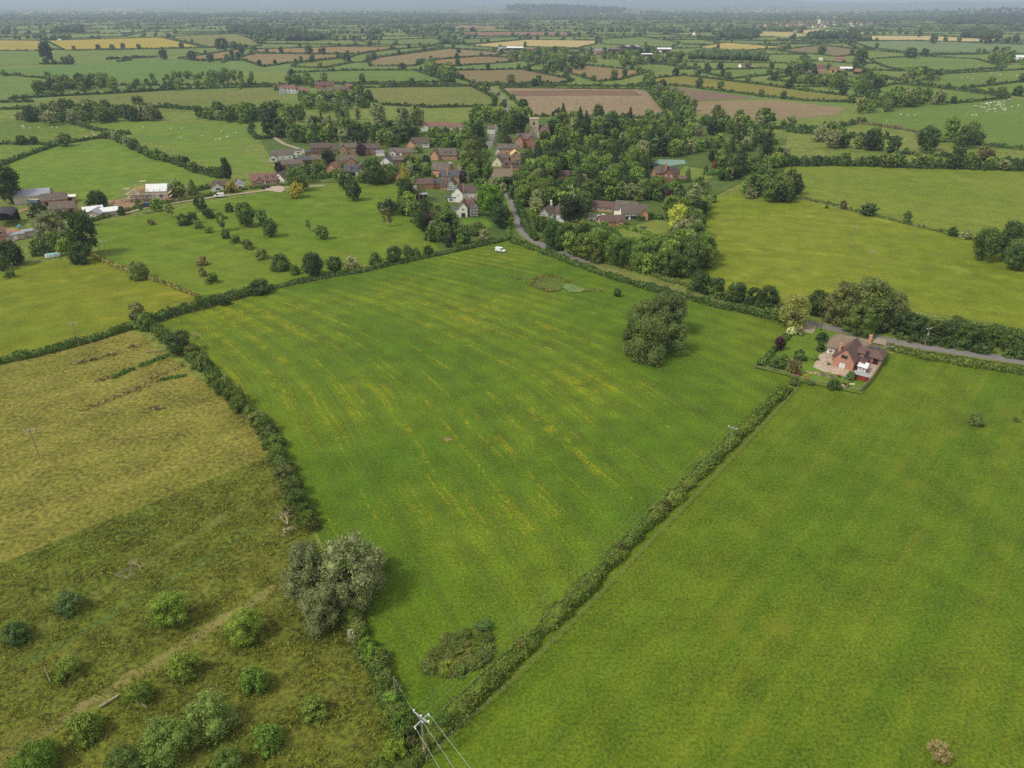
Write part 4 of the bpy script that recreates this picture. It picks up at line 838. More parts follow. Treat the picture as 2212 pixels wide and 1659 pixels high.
# --- village houses
B = 'brick'; OB = 'orange_brick'
H2('red roofed brick bungalow with two round white dormers behind a paved drive', 'house', 573, 400, [Wing(0, 4.5, 14.5, 7.5, 2.7, 6.0, 0, 'tile_red', B), Wing(-3.2, 1.2, 5, 4.6, 2.7, 4.8, 90, 'tile_red', B)], wins=[(0, 'f', 1.8, 1.4, 2.4, 1.3), (0, 'f', 5.4, 1.4, 2.0, 1.1), (1, 'l', 0, 1.4, 2.6, 1.1, 'frame', 'glass', 'window', 3), (0, 'f', -6.2, 1.4, 1.2, 1.0)], dorm=[(0, 'f', 1.0, 4.2, 1.5, 1.2), (0, 'f', 4.6, 4.2, 1.5, 1.2)], doors=[(0, 'f', 0, 1, 2, 'white')])
H2('cream cottage half hidden by a tree right of the red roofed bungalow', 'house', 612, 396, [Wing(0, 4, 9, 6.5, 3.0, 6.2, 60, 'tile_dark', 'cream')], wins=[(0, 'l', 0, 1.5, 1.3, 1.1), (0, 'l', 0, 3.9, 1.1, .9), ('row', 0, 'f', 2, (1.5,), 1.2, 1.1)])
H2('white bungalow with low brown roofs behind a yellow green tree', 'house', 494, 412, [Wing(-1, 6, 16, 7, 2.6, 4.8, -4, 'tile_dark', 'white', hip=2, oh=.5), Wing(-5.5, 2.5, 6, 6, 2.6, 4.6, 90, 'tile_dark', 'white', oh=.4), Wing(6.5, 3.0, 6, 5, 2.6, 4.4, 90, 'metal', 'white', oh=.3)], wins=[(1, 'l', 0, 1.3, 2.2, 1.3), (2, 'l', 0, 1.3, 1.6, 1.2), (0, 'f', 0, 1.3, 2, 1.2), (1, 'b', 0, 1.3, 1.5, 1.2)])
H2('white house with a brown roof and rooflights left of the parked caravan', 'house', 606, 349, [Wing(2, 7, 13, 7, 3.6, 6.2, 0, 'tile_brown', 'white'), Wing(-4.5, 3, 6, 5, 2.8, 4.6, 90, 'slate', 'white')], wins=[(1, 'l', 0, 1.4, 2.4, 1.3, 'frame', 'glass', 'window', 3), ('row', 0, 'f', 3, (1.4,), 1.2, 1.1)])
H2('small white flat roofed house where the gravel track ends', 'house', 645, 335, [Wing(0, 2.5, 5.5, 5, 3.0, 3.2, 0, 'slate', 'white', flat=True, oh=.2)], wins=[(0, 'f', 0, 1.6, 1.6, 1.1)])
H2('long low bungalow with a brown roof and a row of white windows', 'house', 629, 364, [Wing(0, 3.5, 14.5, 7, 2.7, 4.9, 0, 'tile_brown', B)], wins=[('row', 0, 'f', 6, (1.45,), 1.5, 1.4)])
H2('low house with a grey and brown roof beside the brown bungalow', 'house', 672, 354, [Wing(-4, 4, 9, 7, 2.6, 4.4, 0, 'slate', B, hip=1.5), Wing(5, 4, 10, 7.5, 2.6, 4.8, 0, 'tile_brown', B, hip2=2)], wins=[('row', 1, 'f', 3, (1.4,), 1.3, 1.1)])
H2('large dark brown modern house with stepped roofs', 'house', 694, 335, [Wing(0, 6, 14, 8, 4.6, 7.2, 0, 'tile_dark', 'dark_brick'), Wing(7.5, 5, 9, 8, 3.0, 5.6, 0, 'tile_dark', 'dark_brick'), Wing(-7.5, 3, 7, 7, 2.5, 2.7, 0, 'slate', 'dark_brick', flat=True)], wins=[(0, 'f', -4.5, 3.4, 2.2, 1.8), (0, 'f', -4.5, 1.3, 2.0, 1.5), ('row', 1, 'f', 3, (1.4,), 1.6, 1.2)], chim=[(5, 6, 6.5, 8.2)])
H2('pale brick two storey house with a front gable behind a purple tree', 'house', 752, 335, [Wing(1, 5, 12, 7.5, 4.8, 7.2, 0, 'tile_brown', OB), Wing(-3, 2.6, 5, 4.4, 4.8, 6.8, 90, 'tile_brown', OB)], wins=[('row', 0, 'f', 3, (1.4, 3.8), 1.6, 1.2), (1, 'l', 0, 1.4, 2.0, 1.2), (1, 'l', 0, 3.8, 1.4, 1.1)], chim=[(6, 5, 6.8, 8.2), (-4, 6, 6.8, 8.2)])
H2('brick house with a white front band beside the pale brick one', 'house', 800, 336, [Wing(1, 5, 13, 7.5, 4.8, 7.2, -4, 'tile_dark', 'dark_brick'), Wing(-3.6, 2.6, 5, 4.6, 4.8, 6.8, 90, 'tile_dark', 'dark_brick')], wins=[(0, 'f', 2, 3.6, 3.4, 1.2), (0, 'f', 4, 1.4, 1.4, 1.2), (1, 'l', 0, 3.8, 1.4, 1.1)], chim=[(5, 5, 6.8, 8.2)])
house('garage', 'white fronted garage with a grey roof in the brick cul de sac', 'garage', 822, 338, [Wing(0, 2.5, 5.6, 6, 2.7, 3.2, 90, 'metal', 'white', oh=.2)], doors=[(0, 'l', 0, 3.6, 2.1, 'white', 'garage_door')])
house('garage', 'flat roofed grey garage between two brick houses', 'garage', 775, 334, [Wing(0, 2.5, 5, 5, 2.5, 2.7, 0, 'grey_felt', OB, flat=True)], doors=[(0, 'f', 0, 3, 2.0, 'white', 'garage_door')])
H2('narrow brick house with a steep salmon roof above a paved terrace', 'house', 722, 379, [Wing(0, 4.5, 9, 6, 4.4, 7.0, 68, 'tile_red', OB)], wins=[(0, 'l', 0, 1.5, 1.2, 1.1), (0, 'l', 0, 4.0, 1.1, 1.0), ('row', 0, 'f', 2, (1.5, 3.7), 1.1, 1.0)])
H2('white rendered house with two front dormers and a garage below', 'house', 764, 381, [Wing(0, 4.5, 10, 7, 3.0, 6.0, -4, 'slate', 'white'), Wing(5.4, 6.5, 8, 5.5, 4.0, 6.6, 90, 'tile_brown', 'dark_brick')], wins=[(0, 'f', -3, 1.4, 1.6, 1.2), (0, 'f', 3.4, 1.4, 1.2, 1.1)], dorm=[(0, 'f', -.5, 4.1, 1.6, 1.4), (0, 'f', 3.0, 4.1, 1.6, 1.4)], doors=[(0, 'f', .2, 2.4, 2.1, 'timber', 'garage_door')])
H2('brown roofed house with a pale brick gable behind the white dormered house', 'house', 755, 357, [Wing(-1, 5, 12, 7, 2.7, 5.2, 0, 'tile_brown', OB), Wing(1, 2, 5, 5, 2.7, 4.8, 90, 'tile_brown', OB)], wins=[(1, 'l', 0, 1.5, 1.6, 1.1), (0, 'f', -4, 1.4, 1.4, 1.1)])
H2('white gabled house with a dark slate roof slope', 'house', 838, 365, [Wing(0, 4.5, 10, 7.5, 4.4, 7.6, 75, 'slate', 'white')], wins=[(0, 'l', 1, 1.4, 1.4, 1.2), (0, 'l', -1.4, 4, 1.0, 1.0)], chim=[(1.5, 7.5, 6.5, 8.4)])
H2('brown roofed house with a dark upper front beside the white gable', 'house', 858, 362, [Wing(0, 4, 8.5, 7, 4.6, 6.6, 0, 'tile_brown', 'dark_brick')], wins=[(0, 'f', -1.6, 3.8, 2.4, 1.1, 'frame', 'glass', 'window', 3), (0, 'f', 2.5, 1.3, 1.6, 1.4)], doors=[(0, 'f', 2, 1, 2.0, 'white')])
H2('long brick and white panelled house at the top of the close', 'house', 867, 346, [Wing(0, 5, 15, 7.5, 4.8, 7.2, -6, 'tile_brown', B), Wing(-5.5, 2.2, 4.5, 4.6, 4.8, 6.6, 84, 'tile_brown', 'white'), Wing(-2, 1.15, 5, .5, 4.5, 4.6, -6, 'tile_brown', 'white', flat=True, oh=.05)], wins=[(2, 'f', 0, 3.6, 2.4, 1.3, 'frame', 'glass', 'window', 3), (0, 'f', 4, 3.7, 1.4, 1.1), (0, 'f', 4, 1.4, 1.6, 1.2), (1, 'l', 0, 3.8, 1.6, 1.2), (0, 'r', 0, 1.4, 1.2, 1.1), (0, 'r', 0, 3.8, 1.0, 1.0)])
H2('brick farmhouse with round headed dormers beside the village lane', 'house', 960, 347, [Wing(3, 5, 13, 8, 3.4, 7.2, -10, 'tile_brown', B, hip2=1.5), Wing(-5, 4.5, 8, 6, 3.2, 6.8, 62, 'tile_brown', OB)], wins=[('row', 0, 'f', 3, (1.4,), 1.2, 1.1), (1, 'l', 0, 1.6, 1.1, 1.0)], dorm=[(0, 'f', -1.4, 4.6, 1.4, 1.3, 'cream'), (0, 'f', 1.8, 4.6, 1.4, 1.3, 'cream')])
H2('dark roofed timber framed cottage below the long white house', 'house', 907, 321, [Wing(1, 5, 13, 7, 3.6, 7.0, -6, 'tile_dark', 'white'), Wing(-5.5, 3.5, 7, 6, 3.0, 6.0, 70, 'tile_dark', OB)], timb=[(0, 'f', 8, 2, False)], wins=[('row', 0, 'f', 3, (2.6,), 1.2, 1.0)])
H2('long white house with salmon roofs among the upper trees', 'house', 950, 283, [Wing(-3, 5, 26, 8, 3.4, 6.4, 0, 'tile_red', 'white', hip=3), Wing(14, 4, 12, 7, 3.0, 5.6, 0, 'tile_red', 'white', hip2=2), Wing(-12, 1.6, 6, 6, 3.2, 5.6, 90, 'tile_red', 'white')], wins=[('row', 0, 'f', 6, (1.6,), 1.6, 1.2)])
house('outbuilding', 'small salmon roofed brick outbuilding behind a golden conifer', 'outbuilding', 868, 394, [Wing(0, 3.5, 6.5, 5, 2.6, 5.0, 60, 'tile_red', OB)], doors=[(0, 'l', 0, 2.0, 2.0, 'timber')])
house('barn', 'long brick barn with a maroon roof and a white door', 'barn', 914, 411, [Wing(-1, 4, 14, 6, 3.4, 5.8, 6, 'tile_maroon', B), Wing(8.5, 6.2, 7, 5, 2.8, 4.8, 6, 'slate', B)], doors=[(0, 'f', -4, 2.6, 2.6, 'white', 'garage_door')])
house('barn', 'tall brick barn with a steep brown roof turned towards the lane', 'barn', 956, 385, [Wing(0, 5, 12, 7, 4.4, 8.2, -32, 'tile_brown', OB)], doors=[(0, 'f', 1, 2.4, 2.6, 'timber')], wins=[(0, 'l', 0, 4.6, 1, 1)])
H2('brick house with a slate roof and tall chimneys', 'house', 973, 399, [Wing(0, 4, 10.5, 6.5, 5.0, 7.4, 3, 'slate', OB)], chim=[(-1.6, 1.2, 4, 8.4, .8, .8, 'orange_brick'), (5, 4.2, 6.5, 8.8, .8, .8, 'orange_brick')], wins=[('row', 0, 'f', 3, (1.5, 3.8), 1.1, 1.2)])
H2('cottage with a black and white timbered gable below the slate house', 'house', 970, 413, [Wing(1.6, 3.5, 6, 5, 3.4, 6.6, 78, 'tile_dark', 'white'), Wing(-2.2, 3.5, 5, 5, 2.7, 5.2, 0, 'tile_dark', OB)], timb=[(0, 'l', 5, 3, True)], wins=[(0, 'l', 0, 2.2, 1.4, 1.1)])
H2('tall white house with brown gabled roof and brick chimney', 'house', 996, 437, [Wing(-.5, 4.5, 11, 6.2, 5.0, 8.2, 74, 'tile_dark', 'white'), Wing(5, 6.5, 7, 6, 4.4, 7.0, 0, 'tile_dark', 'white'), Wing(-5.5, 1.5, 6, 4, 2.6, 2.8, 0, 'slate', 'white', flat=True, oh=.2)], chim=[(1.6, .2, 4.5, 9.2, .8, .7, 'brick')], wins=[(0, 'l', .4, 3.9, .8, .9), (0, 'b', 0, 3.6, 1.2, 1.1), (2, 'f', 0, 1.4, 1.6, 1.2)])
H2('white house with twin front gables, the right one black timbered', 'house', 1011, 470, [Wing(-2.1, 4.6, 9, 4.4, 5.0, 7.6, 86, 'tile_maroon', 'white', oh=.3), Wing(2.6, 5.2, 9, 4.8, 5.0, 8.0, 96, 'tile_maroon', 'white', oh=.3), Wing(-5.6, 7.5, 5, 5, 2.5, 2.7, 0, 'slate', 'white', flat=True, oh=.2)], timb=[(1, 'l', 6, 6, True)], wins=[(0, 'l', 0, 4.0, 1.1, 1.0), (0, 'l', .1, 1.1, 2.0, 2.0, 'brown_frame', 'glass', 'french_window'), (1, 'l', .3, 1.4, 1.6, 1.1)], chim=[(-.2, 3.6, 5, 9.4, .8, .8, 'brick'), (3.8, 5, 6.5, 9.4, .9, .8, 'brick')])
house('shed', 'dark flat roofed timber shed among the garden shrubs', 'shed', 911, 431, [Wing(0, 2, 6, 4, 2.3, 2.5, 0, 'grey_felt', 'timber', flat=True)], doors=[(0, 'f', 0, 1.6, 1.9, 'dark_wood')])
H2('small brick gable end in front of the dark cedar', 'house', 1096, 314, [Wing(0, 4, 8, 6, 3.6, 6.6, 84, 'tile_red', B)], wins=[(0, 'l', 0, 1.6, 1.4, 1.2)])
H2('tall red brick villa with clustered gables below the church', 'house', 1130, 321, [Wing(1, 8, 12, 7, 6.0, 9.4, 0, 'tile_brown', B), Wing(-2.6, 4, 9, 6, 6.0, 9.2, 84, 'tile_maroon', B), Wing(5, 6.5, 8, 5.5, 6.0, 8.8, 100, 'tile_brown', B)], wins=[(1, 'l', -1.3, 4.2, .9, 1.2), (1, 'l', 1.3, 4.2, .9, 1.2), (1, 'l', 0, 1.6, 1.6, 1.4)], chim=[(2, 8, 8.5, 11, .9, .9, 'brick'), (6, 8, 8, 10.5, .9, .9, 'brick')])
H2('orange brick house with a white end wall and curved porch', 'house', 1096, 337, [Wing(0, 4.5, 14, 6.5, 4.8, 7.4, -3, 'tile_brown', OB), Wing(-6.9, 3.6, 5, 3, 3.4, 5.2, 90, 'tile_brown', 'white')], wins=[('row', 0, 'f', 3, (3.7,), 1.1, 1.1)], doors=[(0, 'f', 0, 1.2, 2.1, 'timber')])
H2('brick gabled house with a new cream roof', 'house', 1113, 351, [Wing(0, 4, 8, 6.4, 4.6, 7.2, 96, 'tile_cream', OB)], wins=[(0, 'l', -1.2, 3.6, 1.4, 1.3), (0, 'l', 1.4, 3.8, 1.2, 1.4), (0, 'l', 1.0, 1.3, 2.2, 1.4)])
H2('low brick cottage with an old grey brown roof in front of the orange house', 'house', 1091, 350, [Wing(0, 3, 11, 5, 2.6, 4.8, 0, 'tile_brown', OB)], wins=[(0, 'f', 2.0, 1.4, 1.2, 1.0), (0, 'f', -2.2, 1.4, 1.2, 1.0)], chim=[(2, 3, 4, 5.8)])
H2('white gabled cottage with a steep brown roof near the lane', 'house', 1076, 360, [Wing(0, 3.6, 7.5, 6.4, 2.8, 6.2, 76, 'tile_brown', 'cream')], chim=[(.4, 7.2, 5, 7.4)], wins=[(0, 'l', 0, 1.4, 1.1, 1.0)])
H2('dark roofed cottage with three pointed dormers', 'house', 1105, 369, [Wing(0, 3.5, 10.5, 6, 2.6, 5.4, 0, 'tile_dark', OB)], dorm=[(0, 'f', -3.2, 3.6, 1.3, 1.1, 'timber'), (0, 'f', 1.2, 3.6, 1.3, 1.1, 'timber'), (0, 'f', 3.4, 3.6, 1.3, 1.1, 'timber')], wins=[('row', 0, 'f', 3, (1.3,), 1.1, 1.0)])
H2('thatched cottage with two brick chimneys above the road bend', 'house', 1085, 391, [Wing(0, 3.8, 12.5, 6.4, 2.7, 6.2, 0, 'thatch', 'white', hip=2.4, hip2=1.0, oh=.6, th=.45)], chim=[(-1, 3.8, 5.6, 8.0, .9, .8, 'orange_brick'), (5.6, 3.8, 5, 7.6, .9, .8, 'orange_brick')], timb=[(0, 'f', 8, 2, False)], wins=[('row', 0, 'f', 3, (1.5,), 1.2, 1.0)])
H2('small dark roofed building with rooflights among the garden trees', 'house', 1218, 388, [Wing(0, 3, 6.5, 5, 2.4, 4.8, -6, 'tile_maroon', OB)], wins=[(0, 'f', 1, 1.2, 1.1, 1.0)])
H2('white cottage glimpsed behind the dark cedar', 'house', 1061, 290, [Wing(0, 3, 6, 5, 4.4, 6.2, 0, 'tile_brown', 'white')], wins=[('row', 0, 'f', 2, (1.5, 3.4), .9, .9)])
H2('black and white timbered house half hidden by the tall lane trees', 'house', 1200, 486, [Wing(-4, 5, 10, 5.6, 4.8, 8.0, 70, 'tile_brown', 'white'), Wing(5, 7, 10, 6, 4.6, 7.4, 0, 'tile_maroon', 'white')], timb=[(0, 'l', 5, 5, True)], wins=[(0, 'l', 0, 1.6, 1.4, 1.1), (1, 'f', 1, 1.6, 1.4, 1.2), (1, 'f', 1, 3.6, 1.2, 1.0)], chim=[(-2.5, 8, 6.5, 9.6, .9, .9, 'cream')])
house('barn_conversion', 'long low brick range with a red brown roof behind the parked cars', 'house', 1299, 459, [Wing(0, 3.2, 12.5, 5.4, 2.7, 4.9, -10, 'tile_maroon', OB)], wins=[('row', 0, 'f', 5, (1.4,), 1.3, 1.3)])
house('barn_conversion', 'large black timbered barn house with a long brown roof', 'house', 1358, 478, [Wing(-1.5, 9.5, 11, 7, 3.8, 7.4, -14, 'tile_brown', 'white'), Wing(1.8, 4.5, 12.5, 6.4, 3.8, 7.2, 12, 'tile_brown', 'white', oh=.4), Wing(6.6, 4.4, 6, 4.6, 3.6, 6.2, 100, 'tile_brown', OB)], timb=[(1, 'f', 8, 2, False), (0, 'l', 4, 3, True)], wins=[(1, 'f', 0, 1.4, 3.0, 1.6, 'timber', 'glass', 'window', 4), (1, 'f', -3.6, 1.3, 1.6, 1.5, 'timber'), (2, 'l', 0, 1.3, 1.6, 1.6, 'timber')])
house('barn_conversion', 'low brick wing with a maroon roof and arched porch on the lawn side', 'house', 1322, 491, [Wing(-.5, 3.6, 12, 5.4, 2.6, 4.8, 14, 'tile_maroon', OB), Wing(3.6, 1.8, 4, 3, 2.6, 4.0, 100, 'tile_maroon', OB)], wins=[(1, 'l', 0, 1.6, 1.0, 1.1)], doors=[(1, 'l', -.8, .9, 2.0, 'white')])
H2('brick and timber house with brown roofs beside the tennis court', 'house', 1444, 394, [Wing(1.5, 5, 10, 6.5, 4.8, 7.8, 70, 'tile_dark', B), Wing(-5, 7.5, 9, 6.5, 4.4, 7.4, 20, 'tile_brown', B), Wing(-1, 7, 8, 6, 4.6, 7.6, 0, 'tile_dark', B), Wing(7, 2, 6, 3, 2.2, 3.4, 0, 'tile_maroon', B)], timb=[(0, 'l', 6, 5, True)], wins=[(0, 'l', -1.6, 3.4, 1.1, 1.1), (0, 'l', 1.6, 3.4, 1.1, 1.1), (0, 'b', 0, 1.5, 1.6, 1.2), (0, 'b', 0, 3.8, 1.2, 1.0)], chim=[(-2.4, 5.4, 5, 9.6, 1.2, 1.0, 'brick')])
house('shed', 'black timber shed with a dark roof beside the tennis court', 'shed', 1411, 366, [Wing(0, 2.5, 4.5, 4, 2.3, 3.6, 0, 'dark_metal', 'timber')], doors=[(0, 'f', 0, 1.4, 1.9, 'dark_wood')])
# church
c1 = Wing(0, 4, 7.4, 6.8, 14.2, 14.4, 0, 'stone', 'stone', flat=True, oh=.25); c2 = Wing(6.0, 3.2, 12, 7.6, 4.8, 9.2, -38, 'tile_maroon', 'stone', oh=.1)
ch = house('church', 'stone church with a square battlemented tower rising above the trees', 'church', 1153, 299, [c1, c2])
m = MB()
for k in range(6):
    for sx in (0, 1): m.box(-3.9 + k * 1.32, -3.9 + k * 1.32 + .72, .45 + sx * 6.75, .8 + sx * 6.75, 14.39, 15.1); m.box(-3.92 + sx * 7.5, -3.57 + sx * 7.5, .8 + k * 1.15, .8 + k * 1.15 + .66, 14.39, 15.1)
m.build('battlement', M['stone'], ch)
for i, side in ((0, 'f'), (0, 'l')):
    o, U, N, _ = c1.wall_frame(side); m = MB(); obox(m, o, U, N, 0, 10.8, 1.3, 2.2, -.1, .05); m.tube(tuple(o + N * -.1 + Vector((0, 0, 11.9))), tuple(o + N * .05 + Vector((0, 0, 11.9))), .65, .65, 12); m.build('belfry_window', M['timber'], ch)
m = MB(); m.box(-3.95, 3.95, .35, 7.65, 8.0, 8.3); m.build('string_course', M['stone'], ch); MB().tube((-3.4, .9, 14.4), (-3.4, .9, 20), .07, .05).build('flagpole', M['white'], ch)
o, U, N, _ = c2.wall_frame('r'); m = MB(); obox(m, o, U, N, 0, 9.6, .3, 1.4, -.2, .1); obox(m, o, U, N, 0, 9.8, .9, .25, -.2, .1); m.build('gable_cross', M['stone'], ch)
# --- farm at the left
X, Y, _ = at(78, 441)
b1 = Wing(0, 7, 17, 11, 4.2, 6.6, -14, 'metal', 'block', oh=.4)
fb_ = house('barn', 'grey sheet roofed barn with an open dark end', 'barn', 78, 441, [b1]); o, U, N, _ = b1.wall_frame('r'); m = MB(); obox(m, o, U, N, 0, 1.9, 9.4, 3.8, -.1, .05); m.build('opening_shade_panel', M['dark_wood'], fb_)  # solid dark panel on the gable stands in for the shade inside the open end
house('barn', 'brick barn with an old brown roof beside the grey sheet roofed barn', 'barn', 122, 445, [Wing(0, 4.5, 11.5, 7, 3.0, 5.8, -8, 'tile_brown', B)], doors=[(0, 'f', 0, 1.6, 2.0, 'timber'), (0, 'f', -3.6, 1.4, 2.0, 'timber')], wins=[(0, 'f', 3.6, 1.6, 1.2, .9, 'timber')])
house('shed', 'lean to shed with a pale sheet roof behind the brick barn', 'shed', 150, 437, [Wing(0, 3, 7.5, 5, 2.6, 3.2, -8, 'white_metal', OB)], doors=[(0, 'f', 1, 1.8, 2.0, 'timber')])
H2('brick farm cottage with white windows in its tall gable', 'house', 144, 472, [Wing(0, 4.5, 11, 6.2, 4.8, 7.4, -16, 'tile_brown', B)], wins=[(0, 'r', 0, 1.4, 1.5, 1.3), (0, 'r', 0, 4.0, 1.4, 1.2), ('row', 0, 'f', 3, (1.5, 3.6), 1.1, 1.0)], chim=[(-3, 5.6, 6.6, 8.2)])
H2('bungalow with patched white and grey sheet roofs beside the dark car', 'house', 216, 472, [Wing(-1, 3.6, 8, 7, 2.4, 4.2, 62, 'metal', 'block', oh=.3), Wing(5, 5, 8, 6, 2.4, 3.8, 0, 'white_metal', 'block', oh=.3), Wing(-2, 9.5, 9, 6, 2.4, 4.2, 0, 'white_metal', B, oh=.3)], wins=[(0, 'l', 1.8, 1.3, 1.0, 1.0), (1, 'f', 0, 1.3, 1.2, 1.0)], doors=[(0, 'l', -.8, 1.2, 2.0, 'white')])
H2('brick house with a white dormer at the left edge', 'house', 6, 524, [Wing(-2, 3.5, 9, 6, 3.0, 6.0, 0, 'tile_red', B)], dorm=[(0, 'f', 2.2, 3.9, 2.0, 1.6)], wins=[(0, 'f', -2, 1.4, 1.3, 1.1)])
house('outbuilding', 'low grey roofed outbuilding right of the white dormered house', 'outbuilding', 34, 520, [Wing(0, 3, 7.5, 4, 2.3, 2.8, 10, 'metal', 'block'), Wing(6, 5, 5, 4, 2.3, 2.6, 0, 'metal', 'block', flat=True)], doors=[(0, 'f', 0, 1.4, 1.9, 'white')])
X, Y, _ = at(6, 492); db = root('dutch_barn', (X, Y, .2), R(20), 'dutch barn with a curved dark roof on thin posts', 'barn'); m = MB(); n = 10; A = []
for k in range(n + 1): t = math.pi * k / n; A.append((5 * math.cos(t), 4.8 + 2.0 * math.sin(t)))
m.solid([[(A[k][0], 0, A[k][1]), (A[k + 1][0], 0, A[k + 1][1]), (A[k + 1][0], 14, A[k + 1][1]), (A[k][0], 14, A[k][1])] for k in range(n)][::-1], .12); m.build('roof', M['dark_metal'], db)
for y_ in (0.2, 4.7, 9.3, 13.8):
    for x_ in (-4.8, 4.8): MB().box(x_ - .1, x_ + .1, y_ - .1, y_ + .1, -.1, 4.8).build('post', M['timber'], db)
MB().box(-4.9, 4.9, 13.6, 13.8, 0, 4.6).build('back_wall', M['dark_wood'], db)
# --- the house under scaffolding
X, Y, _ = at(318, 436); sc = root('unfinished_house', (X, Y, .2), R(-18) - math.atan2(X, Y), 'unfinished block house with bare rafters and white sheeted roof', 'house')
sw = [Wing(-2.5, 6, 12, 7, 4.4, 7.2, 62, 'white_metal', 'block', oh=.1), Wing(4.5, 7.5, 11, 6.5, 4.4, 7.6, 0, 'white_metal', 'block', oh=.1)]
m = MB(); [w.walls(m) for w in sw]; m.build('wall', M['block'], sc); m = MB(); sw[1].roofs(m); m.build('roof', M['white_metal'], sc)
m = MB()
for k in range(9):
    u = -5.4 + k * 1.35; 
    for s_ in (-1, 1): m.tube(sw[0].P(u, s_ * 3.5, 4.5), sw[0].P(u, 0, 7.4), .09, .09, 4)
m.tube(sw[0].P(-5.6, 0, 7.4), sw[0].P(5.6, 0, 7.4), .1); m.build('rafters', M['yellow_wood'], sc)
for w_, sd_, u in ((0, 'l', 0), (0, 'f', -2), (1, 'f', 2)): window(sc, sw[w_], sd_, u, 1.5, 1.6, 1.4, 'timber', 'glass')
scf = root('scaffolding', (X, Y, .2), R(-18) - math.atan2(X, Y), 'tube scaffolding with plank decks round the unfinished house', 'scaffolding'); m = MB(); bd = MB()
for x_ in (-10, -7, -4, -1, 2, 5, 8, 11.5):
    for y_ in (-1.6, -.4, 13.2, 14.4): m.tube((x_, y_, 0), (x_, y_, 8.5 if y_ > 10 else 6.8), .06, .06, 4)
for y_ in (2.4, 6.4, 10.2):
    for x_ in (-10, -8.8, 11.5, 12.7): m.tube((x_, y_, 0), (x_, y_, 7.5), .06, .06, 4)
for z_ in (2.2, 4.3, 5.4, 6.4):
    for y_ in (-1.6, 14.4): m.tube((-10.4, y_, z_), (12.8, y_, z_), .05, .05, 4)
    for x_ in (-10, 12.7): m.tube((x_, -1.8, z_), (x_, 14.6, z_), .05, .05, 4)
m.build('tubes', M['scaffold'], scf)
for z_ in (2.1, 4.2): bd.box(-10.2, 12.8, -1.6, -.5, z_, z_ + .1); bd.box(-10.2, 12.8, 13.3, 14.3, z_, z_ + .1); bd.box(-10, -8.9, -.5, 13.3, z_, z_ + .1); bd.box(11.6, 12.6, -.5, 13.3, z_, z_ + .1)
bd.box(-10.4, -7.2, -.9, 1.2, 7.0, 7.2); bd.box(-5, -1.6, 9.6, 12, 8.6, 8.8); bd.build('decking', M['board'], scf)
KEEP.append((268, 366, 400, 436)); KEEP.append((-10, 32, 455, 491)); KEEP.append((365, 400, 410, 426))
# --- distant farms
def D(label, x, y, wings, cat='house', name='farmhouse', **k): house(name, label, cat, x, y, wings, **k)
D('white timbered manor house with red roofs above the village', 622, 203, [Wing(0, 6, 19, 8, 6, 9.5, -4, 'tile_red', 'white'), Wing(-6, 2, 8, 7, 6, 9.4, 86, 'tile_red', 'white'), Wing(14, 6, 12, 7, 3.6, 6.4, -4, 'tile_red', 'white'), Wing(20, 4, 10, 6, 2.6, 5, 0, 'tile_red', B)], name='manor_house', chim=[(-10, 5, 7, 11.5, 1.2, 1.2), (1, 6, 8, 11.5, 1.2, 1.2)], timb=[(1, 'l', 5, 5, True)], wins=[('row', 0, 'f', 4, (2.0, 4.6), 1.5, 1.5)])
D('long brick barn with a dark red roof right of the manor', 702, 192, [Wing(0, 4, 24, 8, 4.5, 8, 0, 'tile_maroon', B)], 'barn', 'barn', doors=[(0, 'f', 0, 3, 3.2, 'timber')])
D('low brick barn range in front of the long manor barn', 728, 199, [Wing(0, 3, 28, 6.5, 3, 5.6, 2, 'tile_brown', B), Wing(12, -1, 8, 6, 2.8, 5.2, 90, 'tile_brown', B)], 'barn', 'barn', doors=[(0, 'f', 0, 2.4, 2.4, 'timber')])
D('small red roofed brick building right of the manor barns', 757, 192, [Wing(0, 3, 12, 6, 3, 5.4, 0, 'tile_red', OB)], 'outbuilding', 'outbuilding', doors=[(0, 'f', 0, 2, 2.2, 'timber')])
D('wide grey farm shed with twin gables', 1360, 109, [Wing(-10, 12, 34, 20, 7, 11, 75, 'metal', 'dark_wood'), Wing(12, 12, 34, 20, 7, 11, 75, 'metal', 'dark_wood')], 'barn', 'farm_shed', doors=[(0, 'l', 0, 8, 5, 'timber')])
D('white roofed farm shed at the right of the far farm', 1434, 114, [Wing(0, 10, 30, 18, 7, 9.5, 0, 'white_metal', 'dark_wood')], 'barn', 'farm_shed', doors=[(0, 'f', -8, 6, 4, 'white')])
D('small white roofed shed in front of the far farm', 1397, 122, [Wing(0, 6, 22, 10, 4, 5.4, 0, 'white_metal', 'dark_wood')], 'barn', 'farm_shed', doors=[(0, 'f', 0, 5, 3, 'timber')])
D('long low grey range left of the twin gabled shed', 1312, 111, [Wing(0, 8, 58, 14, 4, 6.5, 0, 'tile_brown', 'dark_wood'), Wing(-14, -2, 30, 10, 3.4, 5, 0, 'metal', 'block')], 'barn', 'farm_shed', doors=[(0, 'f', 0, 5, 3, 'timber')])
D('red roofed farmhouse half hidden left of the far farm', 1290, 120, [Wing(0, 5, 12, 8, 5, 8, 30, 'tile_red', B)], wins=[('row', 0, 'f', 3, (1.6, 4.0), 1.4, 1.3)])
D('white roofed shed beside the pale wheat', 1112, 110, [Wing(0, 10, 38, 16, 6, 8.6, 0, 'white_metal', 'dark_wood')], 'barn', 'farm_shed', doors=[(0, 'f', 0, 8, 4.5, 'timber')])
D('pink roofed house right of the white wheat shed', 1145, 111, [Wing(0, 5, 17, 8, 4, 7.5, 0, 'tile_red', OB)], wins=[('row', 0, 'f', 3, (1.6,), 1.5, 1.4)])
